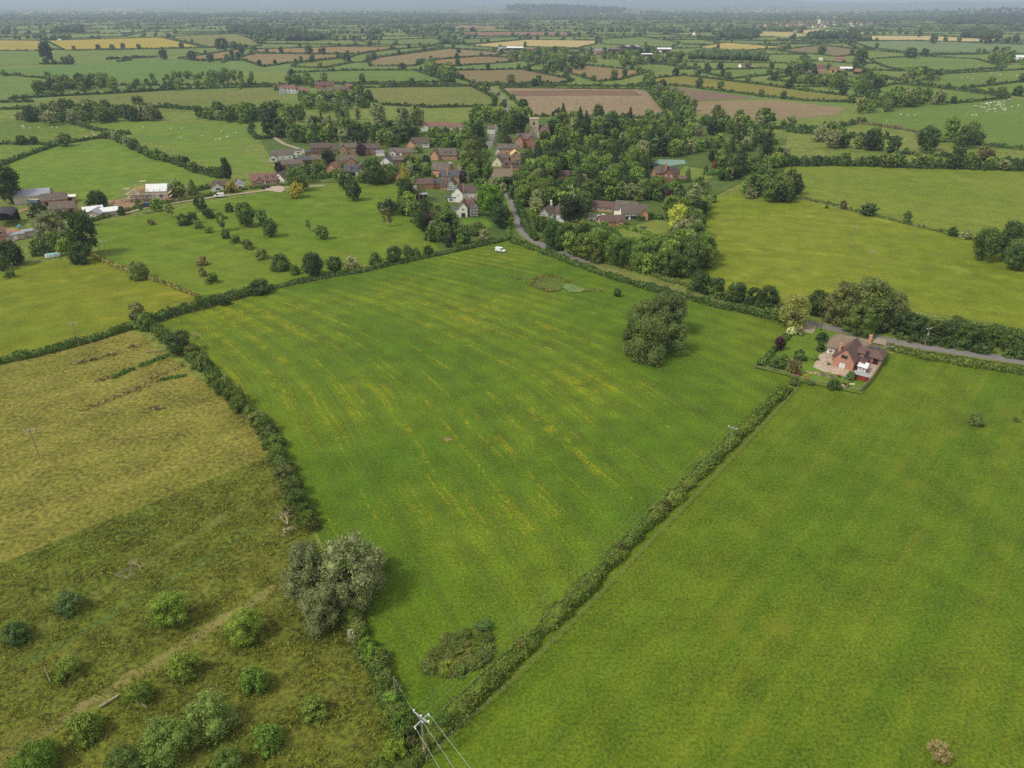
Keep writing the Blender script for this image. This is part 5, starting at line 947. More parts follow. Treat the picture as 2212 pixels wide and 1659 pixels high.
D('small white house left of the wheat shed', 1084, 109, [Wing(0, 4, 16, 8, 4, 7, 0, 'metal', 'white')], wins=[('row', 0, 'f', 3, (1.6,), 1.5, 1.4)])
D('big red brick farmhouse in the right hand pastures', 1773, 156, [Wing(0, 6, 13, 9, 6, 10, 8, 'tile_maroon', B)], wins=[('row', 0, 'f', 3, (1.8, 4.4), 1.5, 1.5)], chim=[(-5, 6, 9, 12, 1.2, 1), (5.5, 6, 9, 12, 1.2, 1)])
D('low red brick wing in front of the big red farmhouse', 1757, 161, [Wing(0, 3, 17, 6, 2.6, 5, 0, 'tile_maroon', OB)], 'outbuilding', 'outbuilding', doors=[(0, 'f', 0, 2, 2.2, 'timber')])
D('red roofed barn between the big red farmhouse and dark trees', 1799, 157, [Wing(0, 4, 11, 7, 4, 7.4, 0, 'tile_red', OB)], 'barn', 'barn', doors=[(0, 'f', 0, 3, 3, 'timber')])
D('white sheet roofed shed behind the round dark tree', 1826, 153, [Wing(0, 5, 18, 8, 3.4, 5.4, 12, 'white_metal', 'block')], 'barn', 'farm_shed', doors=[(0, 'f', 0, 3, 2.6, 'timber')])
D('red roofed open barn at the right end of the red farm', 1853, 161, [Wing(0, 5, 11, 8, 4, 7.4, -30, 'tile_red', 'dark_wood')], 'barn', 'barn', doors=[(0, 'f', 0, 5, 3.4, 'timber')])
D('pink roofed cottage beyond the red farm', 1814, 132, [Wing(0, 5, 16, 7, 3, 7, 0, 'tile_red', OB)], wins=[('row', 0, 'f', 3, (1.5,), 1.4, 1.2)])
D('white cube shaped house beyond the red farm', 1772, 131, [Wing(0, 3, 7, 6, 5, 5.2, 0, 'white_metal', 'white', flat=True)], wins=[(0, 'f', 0, 2.4, 1.4, 1.4)])
D('white cottage with red roof beside the poplar belt', 1603, 148, [Wing(0, 5, 11, 8, 4.6, 8, 40, 'tile_red', 'white'), Wing(10, 5, 16, 5, 2.6, 4, 0, 'metal', 'white')], wins=[('row', 0, 'f', 2, (1.6, 3.8), 1.3, 1.2)])
D('white farm building at the far right edge', 2203, 128, [Wing(0, 5, 20, 8, 4, 6.5, 0, 'white_metal', 'white')], 'barn', 'farm_shed', doors=[(0, 'f', 0, 3, 3, 'timber')])
D('white gabled house in the trees left of the far crossroads', 1500, 77, [Wing(0, 6, 14, 10, 7, 12, 70, 'tile_brown', 'white'), Wing(14, 8, 18, 9, 4, 8, 0, 'tile_red', OB)], wins=[('row', 0, 'f', 3, (2, 5), 1.5, 1.5)])
D('grey roofed shed beside the yellow fields', 280, 72, [Wing(0, 8, 52, 16, 5, 7, 0, 'metal', 'dark_brick')], 'barn', 'farm_shed', doors=[(0, 'f', 0, 6, 4, 'timber')])
D('brown roofed shed left of the copse beside the yellow fields', 203, 72, [Wing(0, 8, 40, 14, 5, 8, 0, 'tile_brown', 'dark_brick')], 'barn', 'farm_shed', doors=[(0, 'f', 0, 6, 4, 'timber')])
# far villages: each house its own, a few pixels high
def far_house_mesh(wall, roof):
    w = Wing(0, 0, 13, 8, 4.8, 8.4, 0, roof, wall); m = MB(); w.walls(m); k = len(m.f); w.roofs(m); me = m.mesh('distant_house', M[wall]); me.materials.append(M[roof])
    for i, p in enumerate(me.polygons): p.material_index = 0 if i < k else 1
    return me
fhm = [far_house_mesh('white', 'tile_brown'), far_house_mesh(B, 'tile_red'), far_house_mesh(OB, 'tile_brown'), far_house_mesh('cream', 'tile_red'), far_house_mesh(B, 'tile_maroon')]
def far_village(n, x0, x1, y0, y1, label, group, s=(1.0, 1.5)):
    for k in range(n):
        x, y = random.uniform(x0, x1), random.uniform(y0, y1); X, Y, _ = at(x, y); o = link('distant_house', random.choice(fhm), None, (X, Y, ground_z(X, Y) if Y > 3500 else 0), random.uniform(-.6, .6)); q = random.uniform(*s); o.scale = (q, q, q); tag(o, label, 'house', group)
far_village(55, 1640, 1880, 49, 60, 'one of the far village houses around the pale church tower', 'houses of the far right village')
far_village(26, 1815, 1890, 27, 33, 'one of the hazy estate houses beyond the far village', 'houses of the hazy estate', (1.6, 2.2))
far_village(20, 1590, 1690, 24, 28, 'one of the hazy houses right of the wooded hill', 'houses by the wooded hill', (1.8, 2.6))
far_village(22, 1290, 1400, 30, 36, 'one of the hazy houses in the middle distance woods', 'houses in the middle distance woods', (1.3, 1.9))
far_village(18, 60, 330, 24, 32, 'one of the hazy houses in the left distance', 'houses in the left distance', (1.8, 2.6))
far_village(14, 480, 900, 28, 42, 'one of the scattered far houses left of the middle', 'scattered far houses', (1.2, 1.8))
far_village(6, 2010, 2080, 14, 15, 'one of the pale houses on the right skyline', 'pale houses on the right skyline', (1.6, 2.4))
X, Y, _ = at(1768, 55); tw_ = house('church', 'pale far church tower among red roofs', 'church', 1768, 55, [Wing(0, 6, 12, 12, 26, 26.4, 0, 'cream', 'cream', flat=True, oh=.2), Wing(16, 6, 22, 10, 7, 13, 0, 'tile_brown', 'stone')], keep=False)
for (x, y, w, lb) in ((232, 22.5, 130, 'leftmost white warehouse in the far left haze'), (262, 22.6, 100, 'white warehouse third from the turbine'), (278, 22.4, 90, 'white warehouse nearest the wind turbine'), (1352, 17.5, 130, 'leftmost white warehouse beyond the wooded hill'), (1384, 19, 150, 'middle white warehouse beyond the wooded hill'), (1416, 19, 190, 'rightmost white warehouse beyond the wooded hill')):
    house('warehouse', lb, 'warehouse', x, y, [Wing(0, 20, w * 1.6, 50, 15, 17, 0, 'white_metal', 'white')], keep=False, doors=[(0, 'f', 0, 10, 8, 'metal')])
# wind turbine
X, Y, dep = at(400, 25.6); wt = root('wind_turbine', (X, Y, 0), 0, 'white wind turbine standing alone in the far haze', 'wind turbine'); hh = 85
MB().tube((0, 0, 0), (0, 0, hh), 3.2, 2.0, 10).build('tower', M['turbine'], wt); MB().box(-2, 2, -6, 4, hh - 1.6, hh + 2.2).build('nacelle', M['turbine'], wt)
for k in range(3):
    a = R(35 + 120 * k); m = MB(); m.tube((0, -7, hh), (36 * math.sin(a), -7, hh + 36 * math.cos(a)), 2.4, .8, 5); m.build('blade', M['turbine'], wt)
# ---------------------------------------------------------------- poles, wires, vehicles, animals, small things
def pole(x, y, h, label, arms=1, rot=0.0, mat='pole_wood', tr=False):
    X, Y, _ = at(x, y); r = root('utility_pole', (X, Y, .2), rot, label, 'utility pole', 'power line poles'); MB().tube((0, 0, -.2), (0, 0, h), .13, .09, 8).build('shaft', M[mat], r)
    if arms:
        MB().box(-1.15, 1.15, -.07, .07, h - .45, h - .3).build('crossarm', M['galv'], r)
        for k in (-1.05, 0, 1.05): MB().tube((k, 0, h - .3), (k, 0, h - .05), .06, .04, 6).sphere((k, 0, h - .02), .1, 6, 4).build('insulator', M['porcelain'], r)
    if tr: MB().tube((.28, 0, h - 2.6), (.28, 0, h - 1.7), .28, .28, 8).build('transformer', M['galv'], r)
    return Vector((X, Y, h))
pole(2004 - 14, 769, 9.2, 'pole with a small white box beside the road right of the farmhouse', 1, .4, tr=True)
pole(1772, 716, 5.0, 'dark slim pole at the entrance beside the willow', 0, mat='dark_wood')
P2 = pole(1574, 977, 7.0, 'pole standing in the long right hedge of the meadow', 1, R(-38))
for (x, y, h, lb) in ((1873, 588, 8.4, 'nearest grey pole in the wide yellow green field'), (1836, 534, 9.4, 'second nearest grey pole in the wide yellow green field'), (1801, 484, 8.6, 'grey pole by the thin hedge of the yellow green field'), (1630, 449, 8.2, 'pole in front of the round copse'), (1971, 517, 6.4, 'pole beyond the thin hedge, right of the others'), (172, 748, 8.0, 'pole beside the cut hedge of the yellow meadow'), (87, 993, 8.4, 'pole standing alone in the hay field'), (232, 555, 7.0, 'pale pole with a crossbar at the hedge corner'), (234, 444, 5.4, 'dark slim pole beside the rubble yard'), (72, 488, 6.4, 'pale leaning pole beside the grey willow'), (407, 428, 6.6, 'pole beside the lane near the purple container'), (10, 518, 6.0, 'dark pole in the farm yard'), (1328, 410, 6.0, 'slim pole in the gardens above the long barn range')):
    pole(x, y, h, lb, 1 if h > 6.3 else 0, .3, 'dark_wood' if 'dark' in lb else 'pole_wood')
pole(857, 1522, 6.0, 'short plain pole in the bushes near the line junction', 0)
# the junction pole nearest the camera
X, Y, _ = at(918, 1636); jp = root('junction_pole', (X, Y, .2), 0, 'tall power pole with two crossed arms nearest the camera', 'utility pole'); hj = 8.6
MB().tube((0, 0, -.2), (0, 0, hj), .19, .14, 10).build('shaft', M['pole_wood'], jp); a1 = R(-38); a2 = R(50)
def arm(a, z, L): 
    c, s_ = math.cos(a), math.sin(a); m = MB(); m.box(-L, L, -.08, .08, z - .08, z + .08, a); return m
arm(a1, hj - .15, 1.5).build('crossarm', M['galv'], jp); arm(a2, hj - .75, 1.4).build('crossarm', M['galv'], jp)
for a, z, L in ((a1, hj - .15, 1.5), (a2, hj - .75, 1.4)): 
    c, s_ = math.cos(a), math.sin(a); MB().tube((c * L * .8, s_ * L * .8, z), (0, 0, z - .9), .04).tube((-c * L * .8, -s_ * L * .8, z), (0, 0, z - .9), .04).build('brace', M['galv'], jp)
TOPS = []
for k in (-1.4, 0, 1.4):
    p = (k * math.cos(a1), k * math.sin(a1), hj - .07); MB().tube(p, (p[0], p[1], hj + .18), .07, .05, 8).sphere((p[0], p[1], hj + .25), .14, 8, 6).build('insulator', M['porcelain'], jp); TOPS.append(Vector((X + p[0], Y + p[1], hj + .45)))
MB().tube((.0, -.2, 2.0), (.0, -.2, 2.3), .1, .1, 6).build('number_plate', M['yellow_wood'], jp)
T2 = []
for k in (-1.3, 0, 1.3):
    p = (k * math.cos(a2), k * math.sin(a2), hj - .65); MB().tube((p[0], p[1], p[2]), (p[0] + .4 * math.sin(.5), p[1] - .45, p[2] - .05), .06, .05, 6).build('insulator', M['porcelain'], jp); T2.append(Vector((X + p[0], Y + p[1], hj - .45)))
def wire(a, b, sag, label, group, r=.017):
    pts = []
    for k in range(17): t = k / 16; p = a.lerp(b, t); pts.append((p.x, p.y, p.z - 4 * sag * t * (1 - t)))
    tag(MB().path(pts, r, 4).build('power_wire', M['wire']), label, 'wire', group)
for k, t in enumerate(T2):
    x, y = ((1090, 1800), (1142, 1800), (1205, 1800))[k]; e = at(x, y, 8.0); wire(t, Vector((e[0] + 3, e[1] - 9, 8.0)), .3, ('pale wire leaving the junction pole, leftmost of the near three', 'pale wire leaving the junction pole, middle of the near three', 'pale wire leaving the junction pole, rightmost of the near three')[k], 'near wires', .022)
for k, t in enumerate(TOPS): q = P2 + Vector((math.cos(R(-38)), math.sin(R(-38)), 0)) * (k - 1) * 1.1; wire(t, q, 1.2, 'thin wire over the meadow beside the long right hedge', 'wires over the meadow', .010)
x, y = 857, 1522; q = at(x, y); wire(TOPS[0] + Vector((0, 0, -.5)), Vector((q[0], q[1], 6.0)), .1, 'thin wire from the junction pole to the short plain pole', None, .012)
# vehicles
def vehicle(kind, x, y, rot, paint_, label, cat=None, z=.3):
    X, Y, _ = at(x, y); r = root({'car': 'car', 'van': 'van', 'caravan': 'caravan'}[kind], (X, Y, z), R(rot), label, cat or kind); p = PAINT[paint_]
    if kind == 'car': L, Wd, prof = 4.3, 1.75, [(-2.15, .35), (-2.15, .8), (-1.95, .95), (-1.0, 1.02), (-.35, 1.45), (1.1, 1.48), (1.8, 1.0), (2.1, .92), (2.15, .35)]; win = [(-.92, 1.03), (-.34, 1.4), (1.08, 1.42), (1.68, 1.03)]
    elif kind == 'van': L, Wd, prof = 5.4, 2.0, [(-2.7, .4), (-2.7, .95), (-2.3, 1.15), (-1.7, 1.25), (-1.1, 2.1), (-.8, 2.25), (2.6, 2.25), (2.7, 2.1), (2.7, .4)]; win = [(-1.62, 1.28), (-1.1, 2.0), (-.3, 2.05), (-.3, 1.28)]
    else: L, Wd, prof = 5.6, 2.2, [(-2.8, .55), (-2.8, 1.6), (-2.3, 2.5), (-1.8, 2.6), (2.3, 2.6), (2.75, 2.3), (2.8, .55)]; win = [(-1.8, 1.4), (-1.8, 2.1), (1.6, 2.1), (1.6, 1.4)]
    n = len(prof); bm = bmesh.new(); A = [bm.verts.new((a, -Wd / 2 + (.12 if b > 1.1 else 0), b)) for a, b in prof]; Bv = [bm.verts.new((a, Wd / 2 - (.12 if b > 1.1 else 0), b)) for a, b in prof]
    bm.faces.new(A); bm.faces.new(Bv[::-1])
    for i in range(n): bm.faces.new((A[i], Bv[i], Bv[(i + 1) % n], A[(i + 1) % n]))
    bmesh.ops.recalc_face_normals(bm, faces=bm.faces[:]); bmesh.ops.bevel(bm, geom=bm.edges[:], offset=.07, segments=2, affect='EDGES'); me = bpy.data.meshes.new('body'); bm.to_mesh(me); bm.free(); me.materials.append(p); body = link('body', me, r)
    m = MB()
    for s_ in (-1, 1): yy = s_ * (Wd / 2 - .05); q = [(a, yy, b) for a, b in win]; m.solid([q if s_ < 0 else q[::-1]], .02); 
    m.build('side_window', M['glass'], r)
    w0, w1 = win[0], win[1]; m = MB(); m.solid([[(w0[0] - .06, -Wd * .4, w0[1] + .02), (w0[0] - .06, Wd * .4, w0[1] + .02), (w1[0] - .06, Wd * .36, w1[1] + .02), (w1[0] - .06, -Wd * .36, w1[1] + .02)][::-1]], .02); m.build('windscreen', M['glass'], r)
    for a in ((-1.35, 1.35) if kind != 'caravan' else (0,)):
        for s_ in (-1, 1): w = MB().tube((a, s_ * (Wd / 2 - .16), .33), (a, s_ * (Wd / 2 + .02), .33), .33, .33, 12).build('wheel', M['rubber'], r); MB().tube((a, s_ * (Wd / 2 + .02), .33), (a, s_ * (Wd / 2 + .05), .33), .19, .17, 8).build('rim', M['galv'], w)
    if kind != 'caravan':
        for s_ in (-1, 1): MB().box(-L / 2 - .03, -L / 2 + .1, s_ * .6 - .16, s_ * .6 + .16, .66, .82).build('headlight', M['porcelain'], r)
    else: MB().tube((-2.8, 0, .55), (-4.0, 0, .5), .06).build('drawbar', M['dark_metal'], r)
    return r
vehicle('car', 1301, 470, 15, 'white', 'white car parked beside the long brick range'); vehicle('car', 1297, 476, 5, 'black', 'black car parked beside the white one')
vehicle('car', 238, 467, 14, 'silver', 'silver car outside the patched roof bungalow'); vehicle('van', 317, 448, 22, 'blue', 'blue van parked behind the hedge of the building site')
vehicle('van', 474, 427, 15, 'white', 'white van driving along the lane'); vehicle('car', 567, 407, -70, 'navy', 'dark car parked left on the bungalow drive'); vehicle('car', 578, 406, -80, 'black', 'black car parked right on the bungalow drive')
vehicle('caravan', 634, 343, 5, 'white', 'white caravan parked between the white houses'); vehicle('car', 893, 376, 5, 'silver', 'grey car behind the long maroon barn'); vehicle('car', 970, 357, 10, 'white', 'white car parked by the brick farmhouse with dormers')
vehicle('car', 1049, 377, 10, 'silver', 'pale car under the trees by the lane bend'); vehicle('car', 1430, 389, -10, 'white', 'white car beside the brick and timber house')
vehicle('van', 1081, 544, 160, 'white', 'small white van standing alone in the meadow corner', z=.15).scale = (.82, .82, .82)
for (x, y, a, lb) in ((1062, 537, 15, 'grey plank lying left behind the white van'), (1055, 545, 30, 'short grey plank lying left of the white van'), (1089, 546.5, 20, 'grey plank lying right in front of the white van')):
    X, Y, _ = at(x, y); tag(MB().box(-1.6, 1.6, -.12, .12, 0, .1).box(1.3, 1.6, -.2, .2, .1, .2).build('plank', M['post_wood'], None, (X, Y, .15), R(a)), lb, 'plank')
vehicle('van', 128, 88.5, 5, 'white', 'white van at the corner between the two yellow fields').scale = (2.2, 2.2, 2.2)
# building site and garden things
X, Y, _ = at(374, 424); pc = root('container', (X, Y, .3), R(-10), 'purple site container beside the scaffolded house', 'container'); m = MB(); m.box(-2.6, 2.6, -1.2, 1.2, .15, 2.6)
for k in range(12): m.box(-2.5 + k * .44, -2.3 + k * .44, -1.25, 1.25, .2, 2.5)
m.build('shell', M['purple'], pc); MB().box(2.6, 2.66, -1.1, 1.1, .25, 2.5).build('door', M['purple'], pc)
X, Y, _ = at(363, 425); rb = root('rubble_bag', (X, Y, .3), 0, 'white rubble bag left of the purple container', 'bag'); MB().box(-1, 1, -.8, .8, 0, .9).sphere((0, 0, .9), .8, 8, 5, .4).build('bag', M['pool_liner'], rb)
m = MB()
for k in range(120): q = rk.uniform(0, 1) ** .5; a = rk.uniform(0, 6.28); m.sphere((7 * q * math.cos(a), 3.4 * q * math.sin(a), 0), rk.uniform(.7, 1.3), 6, 4, .6)
X, Y, _ = at(252, 437); tag(m.build('rubble_heap', M['rubble'], None, (X, Y, .25), .3), 'heap of brown rubble and earth beside the bare yard', 'heap')
X, Y, _ = at(115, 555); pl = root('swimming_pool', (X, Y, .25), R(30), 'white oblong above ground pool with turquoise water', 'pool'); m = MB(); n = 20; P = []
for k in range(n): t = 2 * math.pi * k / n; P.append((2.9 * (1 if math.cos(t) > 0 else -1) * abs(math.cos(t)) ** .5, 1.5 * (1 if math.sin(t) > 0 else -1) * abs(math.sin(t)) ** .5))
for k in range(n):
    a, b = P[k], P[(k + 1) % n]; m.poly([(a[0], a[1], 0), (b[0], b[1], 0), (b[0] * .98, b[1] * .98, 1.15), (a[0] * .98, a[1] * .98, 1.15)]); m.poly([(a[0] * .98, a[1] * .98, 1.15), (b[0] * .98, b[1] * .98, 1.15), (b[0] * .9, b[1] * .88, 1.1), (a[0] * .9, a[1] * .88, 1.1)])
m.build('wall', M['pool_liner'], pl); MB().poly([(a[0] * .92, a[1] * .9, 1.02) for a in P]).build('water', M['pool_water'], pl)
for k in (-1.8, -.6, .6, 1.8): MB().tube((k, -1.52, 0), (k, -1.52, 1.15), .05).build('leg', M['galv'], pl)
MB().tube((.9, -1.55, 0), (.9, -1.55, 1.7), .04).tube((1.3, -1.55, 0), (1.3, -1.55, 1.7), .04).tube((.9, -1.55, .6), (1.3, -1.55, .6), .04).tube((.9, -1.55, 1.1), (1.3, -1.55, 1.1), .04).build('ladder', M['galv'], pl)
X, Y, _ = at(79, 566); lg = root('garden_lounger', (X, Y, .25), .4, 'grey garden lounger on the lawn below the pool', 'lounger'); MB().box(-.9, .5, -.3, .3, .32, .4).build('seat', M['galv'], lg); MB().solid([[(.5, -.3, .4), (1.0, -.3, .85), (1.0, .3, .85), (.5, .3, .4)]], .06).build('backrest', M['galv'], lg)
for a in (-.8, .4):
    for b in (-.25, .25): MB().tube((a, b, 0), (a, b, .32), .03).build('leg', M['galv'], lg)
X, Y, _ = at(76, 441); bt = root('trailer', (X, Y, .25), R(-10), 'blue flat sided trailer in front of the grey barn', 'trailer'); MB().box(-2.8, 2.8, -1.1, 1.1, .7, 2.2).build('body', M['blue'], bt); MB().box(-2.9, 2.9, -1.2, 1.2, 2.2, 2.35).build('roof', M['block'], bt)
for a in (-.6, .6):
    for b in (-1.05, 1.05): MB().tube((a, b - .1, .38), (a, b + .1, .38), .38, .38, 10).build('wheel', M['rubber'], bt)
X, Y, _ = at(39, 429); dk = root('water_bowser', (X, Y, .2), 0, 'dark box trailer left of the grey barn', 'trailer'); MB().box(-2, 2, -.9, .9, .5, 1.6).build('body', M['dark_metal'], dk)
for b in (-.95, .95): MB().tube((0, b - .1, .35), (0, b + .1, .35), .35, .35, 10).build('wheel', M['rubber'], dk)
X, Y, _ = at(43, 493); wt_ = root('water_tank', (X, Y, .25), 0, 'light blue topped tank on blocks in the farm yard', 'tank'); MB().tube((0, 0, .5), (0, 0, 1.3), .8, .75, 12).build('tank', M['sky_blue'], wt_); MB().box(-.8, .8, -.5, .5, 0, .5).build('stand', M['block'], wt_)
X, Y, _ = at(1389, 494); tp_ = root('garden_table', (X, Y, .3), .3, 'covered grey table on the lawn behind the clipped hedge', 'table'); MB().box(-1.6, 1.6, -.7, .7, .55, .75).build('table_top', M['slate'], tp_)
for a in (-1.4, 1.4):
    for b in (-.55, .55): MB().box(a - .06, a + .06, b - .06, b + .06, 0, .55).build('leg', M['slate'], tp_)
def sign(x, y, label, face='white'):
    X, Y, _ = at(x, y); r = root('road_sign', (X, Y, .25), .2, label, 'road sign'); MB().tube((0, 0, 0), (0, 0, 2.2), .04).build('post', M['galv'], r); MB().tube((0, -.05, 2.2), (0, .0, 2.2), .35, .35, 12).build('face', M['porcelain'], r)
sign(1188, 537, 'small round white sign left beside the lane mouth'); sign(1211, 532, 'small round white sign by the dark tree trunk')
# dead branches, logs, tree guards in the rough pasture
def dead(x, y, size, label, lying=True, n=9, name='dead_branch', z=.3):
    X, Y, _ = at(x, y); g = random.Random(int(x)); m = MB()
    def grow(p, d, L, r, k):
        q = p + d * L; m.tube(tuple(p), tuple(q), r, r * .6, 5, False)
        if k:
            for _ in range(3): grow(p.lerp(q, g.uniform(.5, 1)), (d + Vector((g.uniform(-.9, .9), g.uniform(-.9, .9), g.uniform(-.3, .5)))).normalized(), L * g.uniform(.5, .75), r * .55, k - 1)
    if lying:
        for k in range(3): grow(Vector((0, 0, .2)), Vector((g.uniform(-1, 1), g.uniform(-1, 1), g.uniform(.05, .5))).normalized(), size * .4, .1, 3)
    else: grow(Vector((0, 0, 0)), Vector((.1, 0, 1)), size * .4, .14, 4)
    return tag(m.build(name, M['dead'], None, (X, Y, z)), label, 'dead wood' if lying else 'dead tree')
dead(622, 1136, 5.5, 'bleached fallen branch beside the left bushes'); dead(612, 1148, 3.2, 'smaller fallen branch left of the bleached one'); dead(305, 1228, 3.0, 'pale brush pile beside the wooden triangle'); dead(430, 728, 4, 'bare grey branch at the corner of the hay field')
def frame(pts, label, name='tree_guard'):
    P = [Vector(at(*p)[:2] + (0,)) for p in pts]; o = P[0]; r = root(name, (o.x, o.y, .25), 0, label, 'tree guard')
    for a, b in zip(P, P[1:]):
        for z in (.9, .5): MB().tube(tuple(a - o + Vector((0, 0, z))), tuple(b - o + Vector((0, 0, z))), .05, .05, 5).build('rail', M['post_wood'], r)
    for p in P[:3]: MB().tube(tuple(p - o), tuple(p - o + Vector((0, 0, 1.1))), .06).build('post', M['post_wood'], r)
frame([(286, 1234), (251, 1250), (281, 1257), (286, 1234)], 'empty triangular wooden tree guard in the rough pasture')
frame([(102, 1455), (113, 1484)], 'broken tree guard left of a small orchard tree'); frame([(303, 1525), (320, 1537)], 'broken tree guard below the orchard tree by the track')
for (a, b, lb) in (((215, 1533), (260, 1505), 'long grey fallen rail beside the mown track'), ((315, 655 + 0), (351, 0), None)):
    if lb: A = Vector(at(*a)[:2] + (.4,)); Bq = Vector(at(*b)[:2] + (.4,)); tag(MB().box(-(Bq - A).length / 2, (Bq - A).length / 2, -.1, .1, 0, .15).box(-(Bq - A).length / 2, (Bq - A).length / 2, .14, .3, 0, .12).build('fallen_rail', M['post_wood'], None, (A + Bq) / 2, math.atan2(Bq.y - A.y, Bq.x - A.x)), lb, 'rail')
A = at(590, 777); tag(MB().tube((0, 0, .2), (4.4, 1.2, .25), .2, .14, 8).tube((4.4, 1.2, .25), (6, 2.2, .3), .12, .05, 6).build('fallen_log', M['pale_bark'], None, (at(315, 763)[0], at(315, 763)[1], .2)), 'pale fallen log reaching into the hay field', 'log')
# bare earth patch in the meadow
m = MB(); X, Y, _ = at(968, 949)
for k in range(40): a = rk.uniform(0, 6.28); q = rk.uniform(0, 1) ** .5; m.sphere((1.15 * q * math.cos(a), .8 * q * math.sin(a), 0), rk.uniform(.12, .26), 5, 4, .55)
tag(m.build('earth_mound', M['earth'], None, (X, Y, .05)), 'small bare earth mound in the middle of the meadow', 'mound')
# sheep
def sheep_mesh():
    m = MB(); m.sphere((0, 0, .62), .36, 8, 6, .9); n0 = len(m.v); m.v = [(x * 1.75, y, z) for x, y, z in m.v]; m.sphere((.72, 0, .78), .16, 6, 5, 1.1); m.tube((.7, 0, .75), (.98, 0, .66), .12, .07, 6)
    for a in (-.4, .4):
        for b in (-.18, .18): m.tube((a, b, 0), (a, b, .45), .05, .07, 5)
    m.sphere((.68, .17, .86), .06, 4, 3); m.sphere((.68, -.17, .86), .06, 4, 3); return m.mesh('sheep', M['wool'])
shm = sheep_mesh()
def sheep(pts, label, group, s=1.35):
    for x, y in pts: X, Y, _ = at(x, y); o = link('sheep', shm, None, (X, Y, .25), random.uniform(0, 6.28)); o.scale = (s, s, s); tag(o, label, 'sheep', group)
sheep([(49, 276), (53, 279), (51, 274), (66, 279), (85, 278), (113, 277), (124, 278), (200, 290), (205, 294), (188, 298)], 'white sheep grazing in the flat left pasture', 'sheep of the flat left pasture')
sheep([(310, 277), (370, 280), (394, 280), (391, 300), (437, 296), (467, 304), (475, 303), (510, 289), (479, 286), (492, 298)], 'white sheep grazing behind the hill pasture', 'sheep behind the hill pasture')
sheep([(2152 + random.gauss(0, 22), 231 + random.gauss(0, 6)) for _ in range(42)], 'white sheep in the flock at the right edge', 'flock at the right edge')
sheep([(1906, 242), (1915, 265), (1990, 287), (2100, 251), (2108, 251), (2131, 243), (2150, 244), (1945, 249), (1960, 251), (1975, 251)], 'white sheep scattered left of the right hand flock', 'sheep left of the flock')
sheep([(2078, 170), (2090, 168), (2100, 172), (2140, 160), (2160, 163), (2196, 165)], 'far white sheep in the far right pasture', 'sheep of the far right pasture', 1.6)
# ---------------------------------------------------------------- hedges, trees and scrub
HC = (104, 116, 46)
hedge([(905, 1625), (985, 1543), (1066, 1464), (1143, 1392), (1263, 1275), (1373, 1160), (1476, 1058), (1575, 962), (1698, 840)], 2.7, 1.7, (86, 102, 40), 'long loose hedge along the right side of the meadow', rough=.28)
hedge([(700, 1760), (800, 1695), (880, 1650), (912, 1632)], 3.5, 1.8, (84, 100, 42), 'dark loose hedge at the foot of the meadow', rough=.35)
for x, y in along([(925, 1608), (1066, 1466), (1263, 1277), (1476, 1060), (1690, 848)], 34, .5):
    w = random.uniform(1.4, 2.9); tree('bush', x, y, w, w * random.uniform(.7, .95), random.choice(((92, 108, 42), (102, 114, 44), (80, 98, 40), (86, 92, 46), (104, 110, 52), (74, 98, 42))), 'leafy bush growing in the long right hedge of the meadow', 'bushes in the long right hedge')
hedge([(312, 702), (400, 674), (480, 652), (560, 630)], 3.2, 3.0, (70, 88, 42), 'tall dark clipped hedge at the left corner of the meadow', rough=.14)
hedge([(560, 630), (660, 608), (790, 585), (900, 560), (1000, 540), (1092, 520)], 1.9, 1.5, (66, 86, 40), 'low dark hedge along the top left of the meadow', rough=.35)
hedge([(1106, 522), (1200, 556), (1310, 597), (1420, 630), (1560, 663), (1700, 697)], 2.6, 1.9, (70, 90, 40), 'roadside hedge along the top right of the meadow', rough=.3)
hedge([(1160, 518), (1200, 531), (1290, 561), (1400, 593), (1475, 616), (1560, 642), (1640, 664), (1690, 678)], 2.2, 1.3, (92, 106, 50), 'low grassy bank hedge between lane and meadow', rough=.3)
hedge([(1916, 752), (1975, 769), (2060, 785), (2212, 808), (2700, 884)], 2.6, 1.8, (90, 104, 46), 'clipped hedge below the road right of the farmhouse', rough=.2)
hedge([(-300, 850), (0, 784), (100, 764), (200, 736), (285, 709)], 2.5, 2.2, (76, 96, 42), 'cut hedge between the yellow meadow and the hay field', rough=.22)
hedge([(203, 556), (245, 573), (290, 590), (330, 604), (380, 622), (432, 643)], 1.6, 1.3, (112, 112, 58), 'low brown green hedge between yellow meadow and orchard', rough=.3)
hedge([(180, 484), (205, 477), (290, 452), (370, 438), (440, 426), (520, 411), (600, 401), (690, 393)], 2.0, 1.6, (84, 98, 44), 'neat lane hedge above the orchard meadow', rough=.12)
hedge([(665, 391), (700, 386), (742, 378), (760, 380)], 2.6, 3.2, (70, 96, 40), 'tall clipped garden hedge below the narrow brick house', rough=.08)
hedge([(420, 413), (460, 405), (478, 404)], 2.4, 2.2, (70, 98, 40), 'clipped hedge left of the white bungalow', rough=.08)
hedge([(240, 296), (285, 318), (330, 341), (380, 353), (430, 373), (478, 386)], 4.0, 3.4, (66, 84, 42), 'thick hedge running down behind the hill pasture', rough=.4)
hedge([(160, 268), (200, 280), (240, 288), (282, 291)], 3.2, 2.8, (66, 84, 42), 'short thick hedge above the hill pasture')
hedge([(-60, 388), (0, 359), (60, 336), (125, 313), (215, 299), (240, 294)], 2.6, 2.2, (66, 88, 42), 'hedge along the upper left of the hill pasture')
hedge([(-60, 313), (0, 312), (120, 312)], 2.4, 2.0, (66, 88, 42), 'straight dark hedge left of the hill pasture')
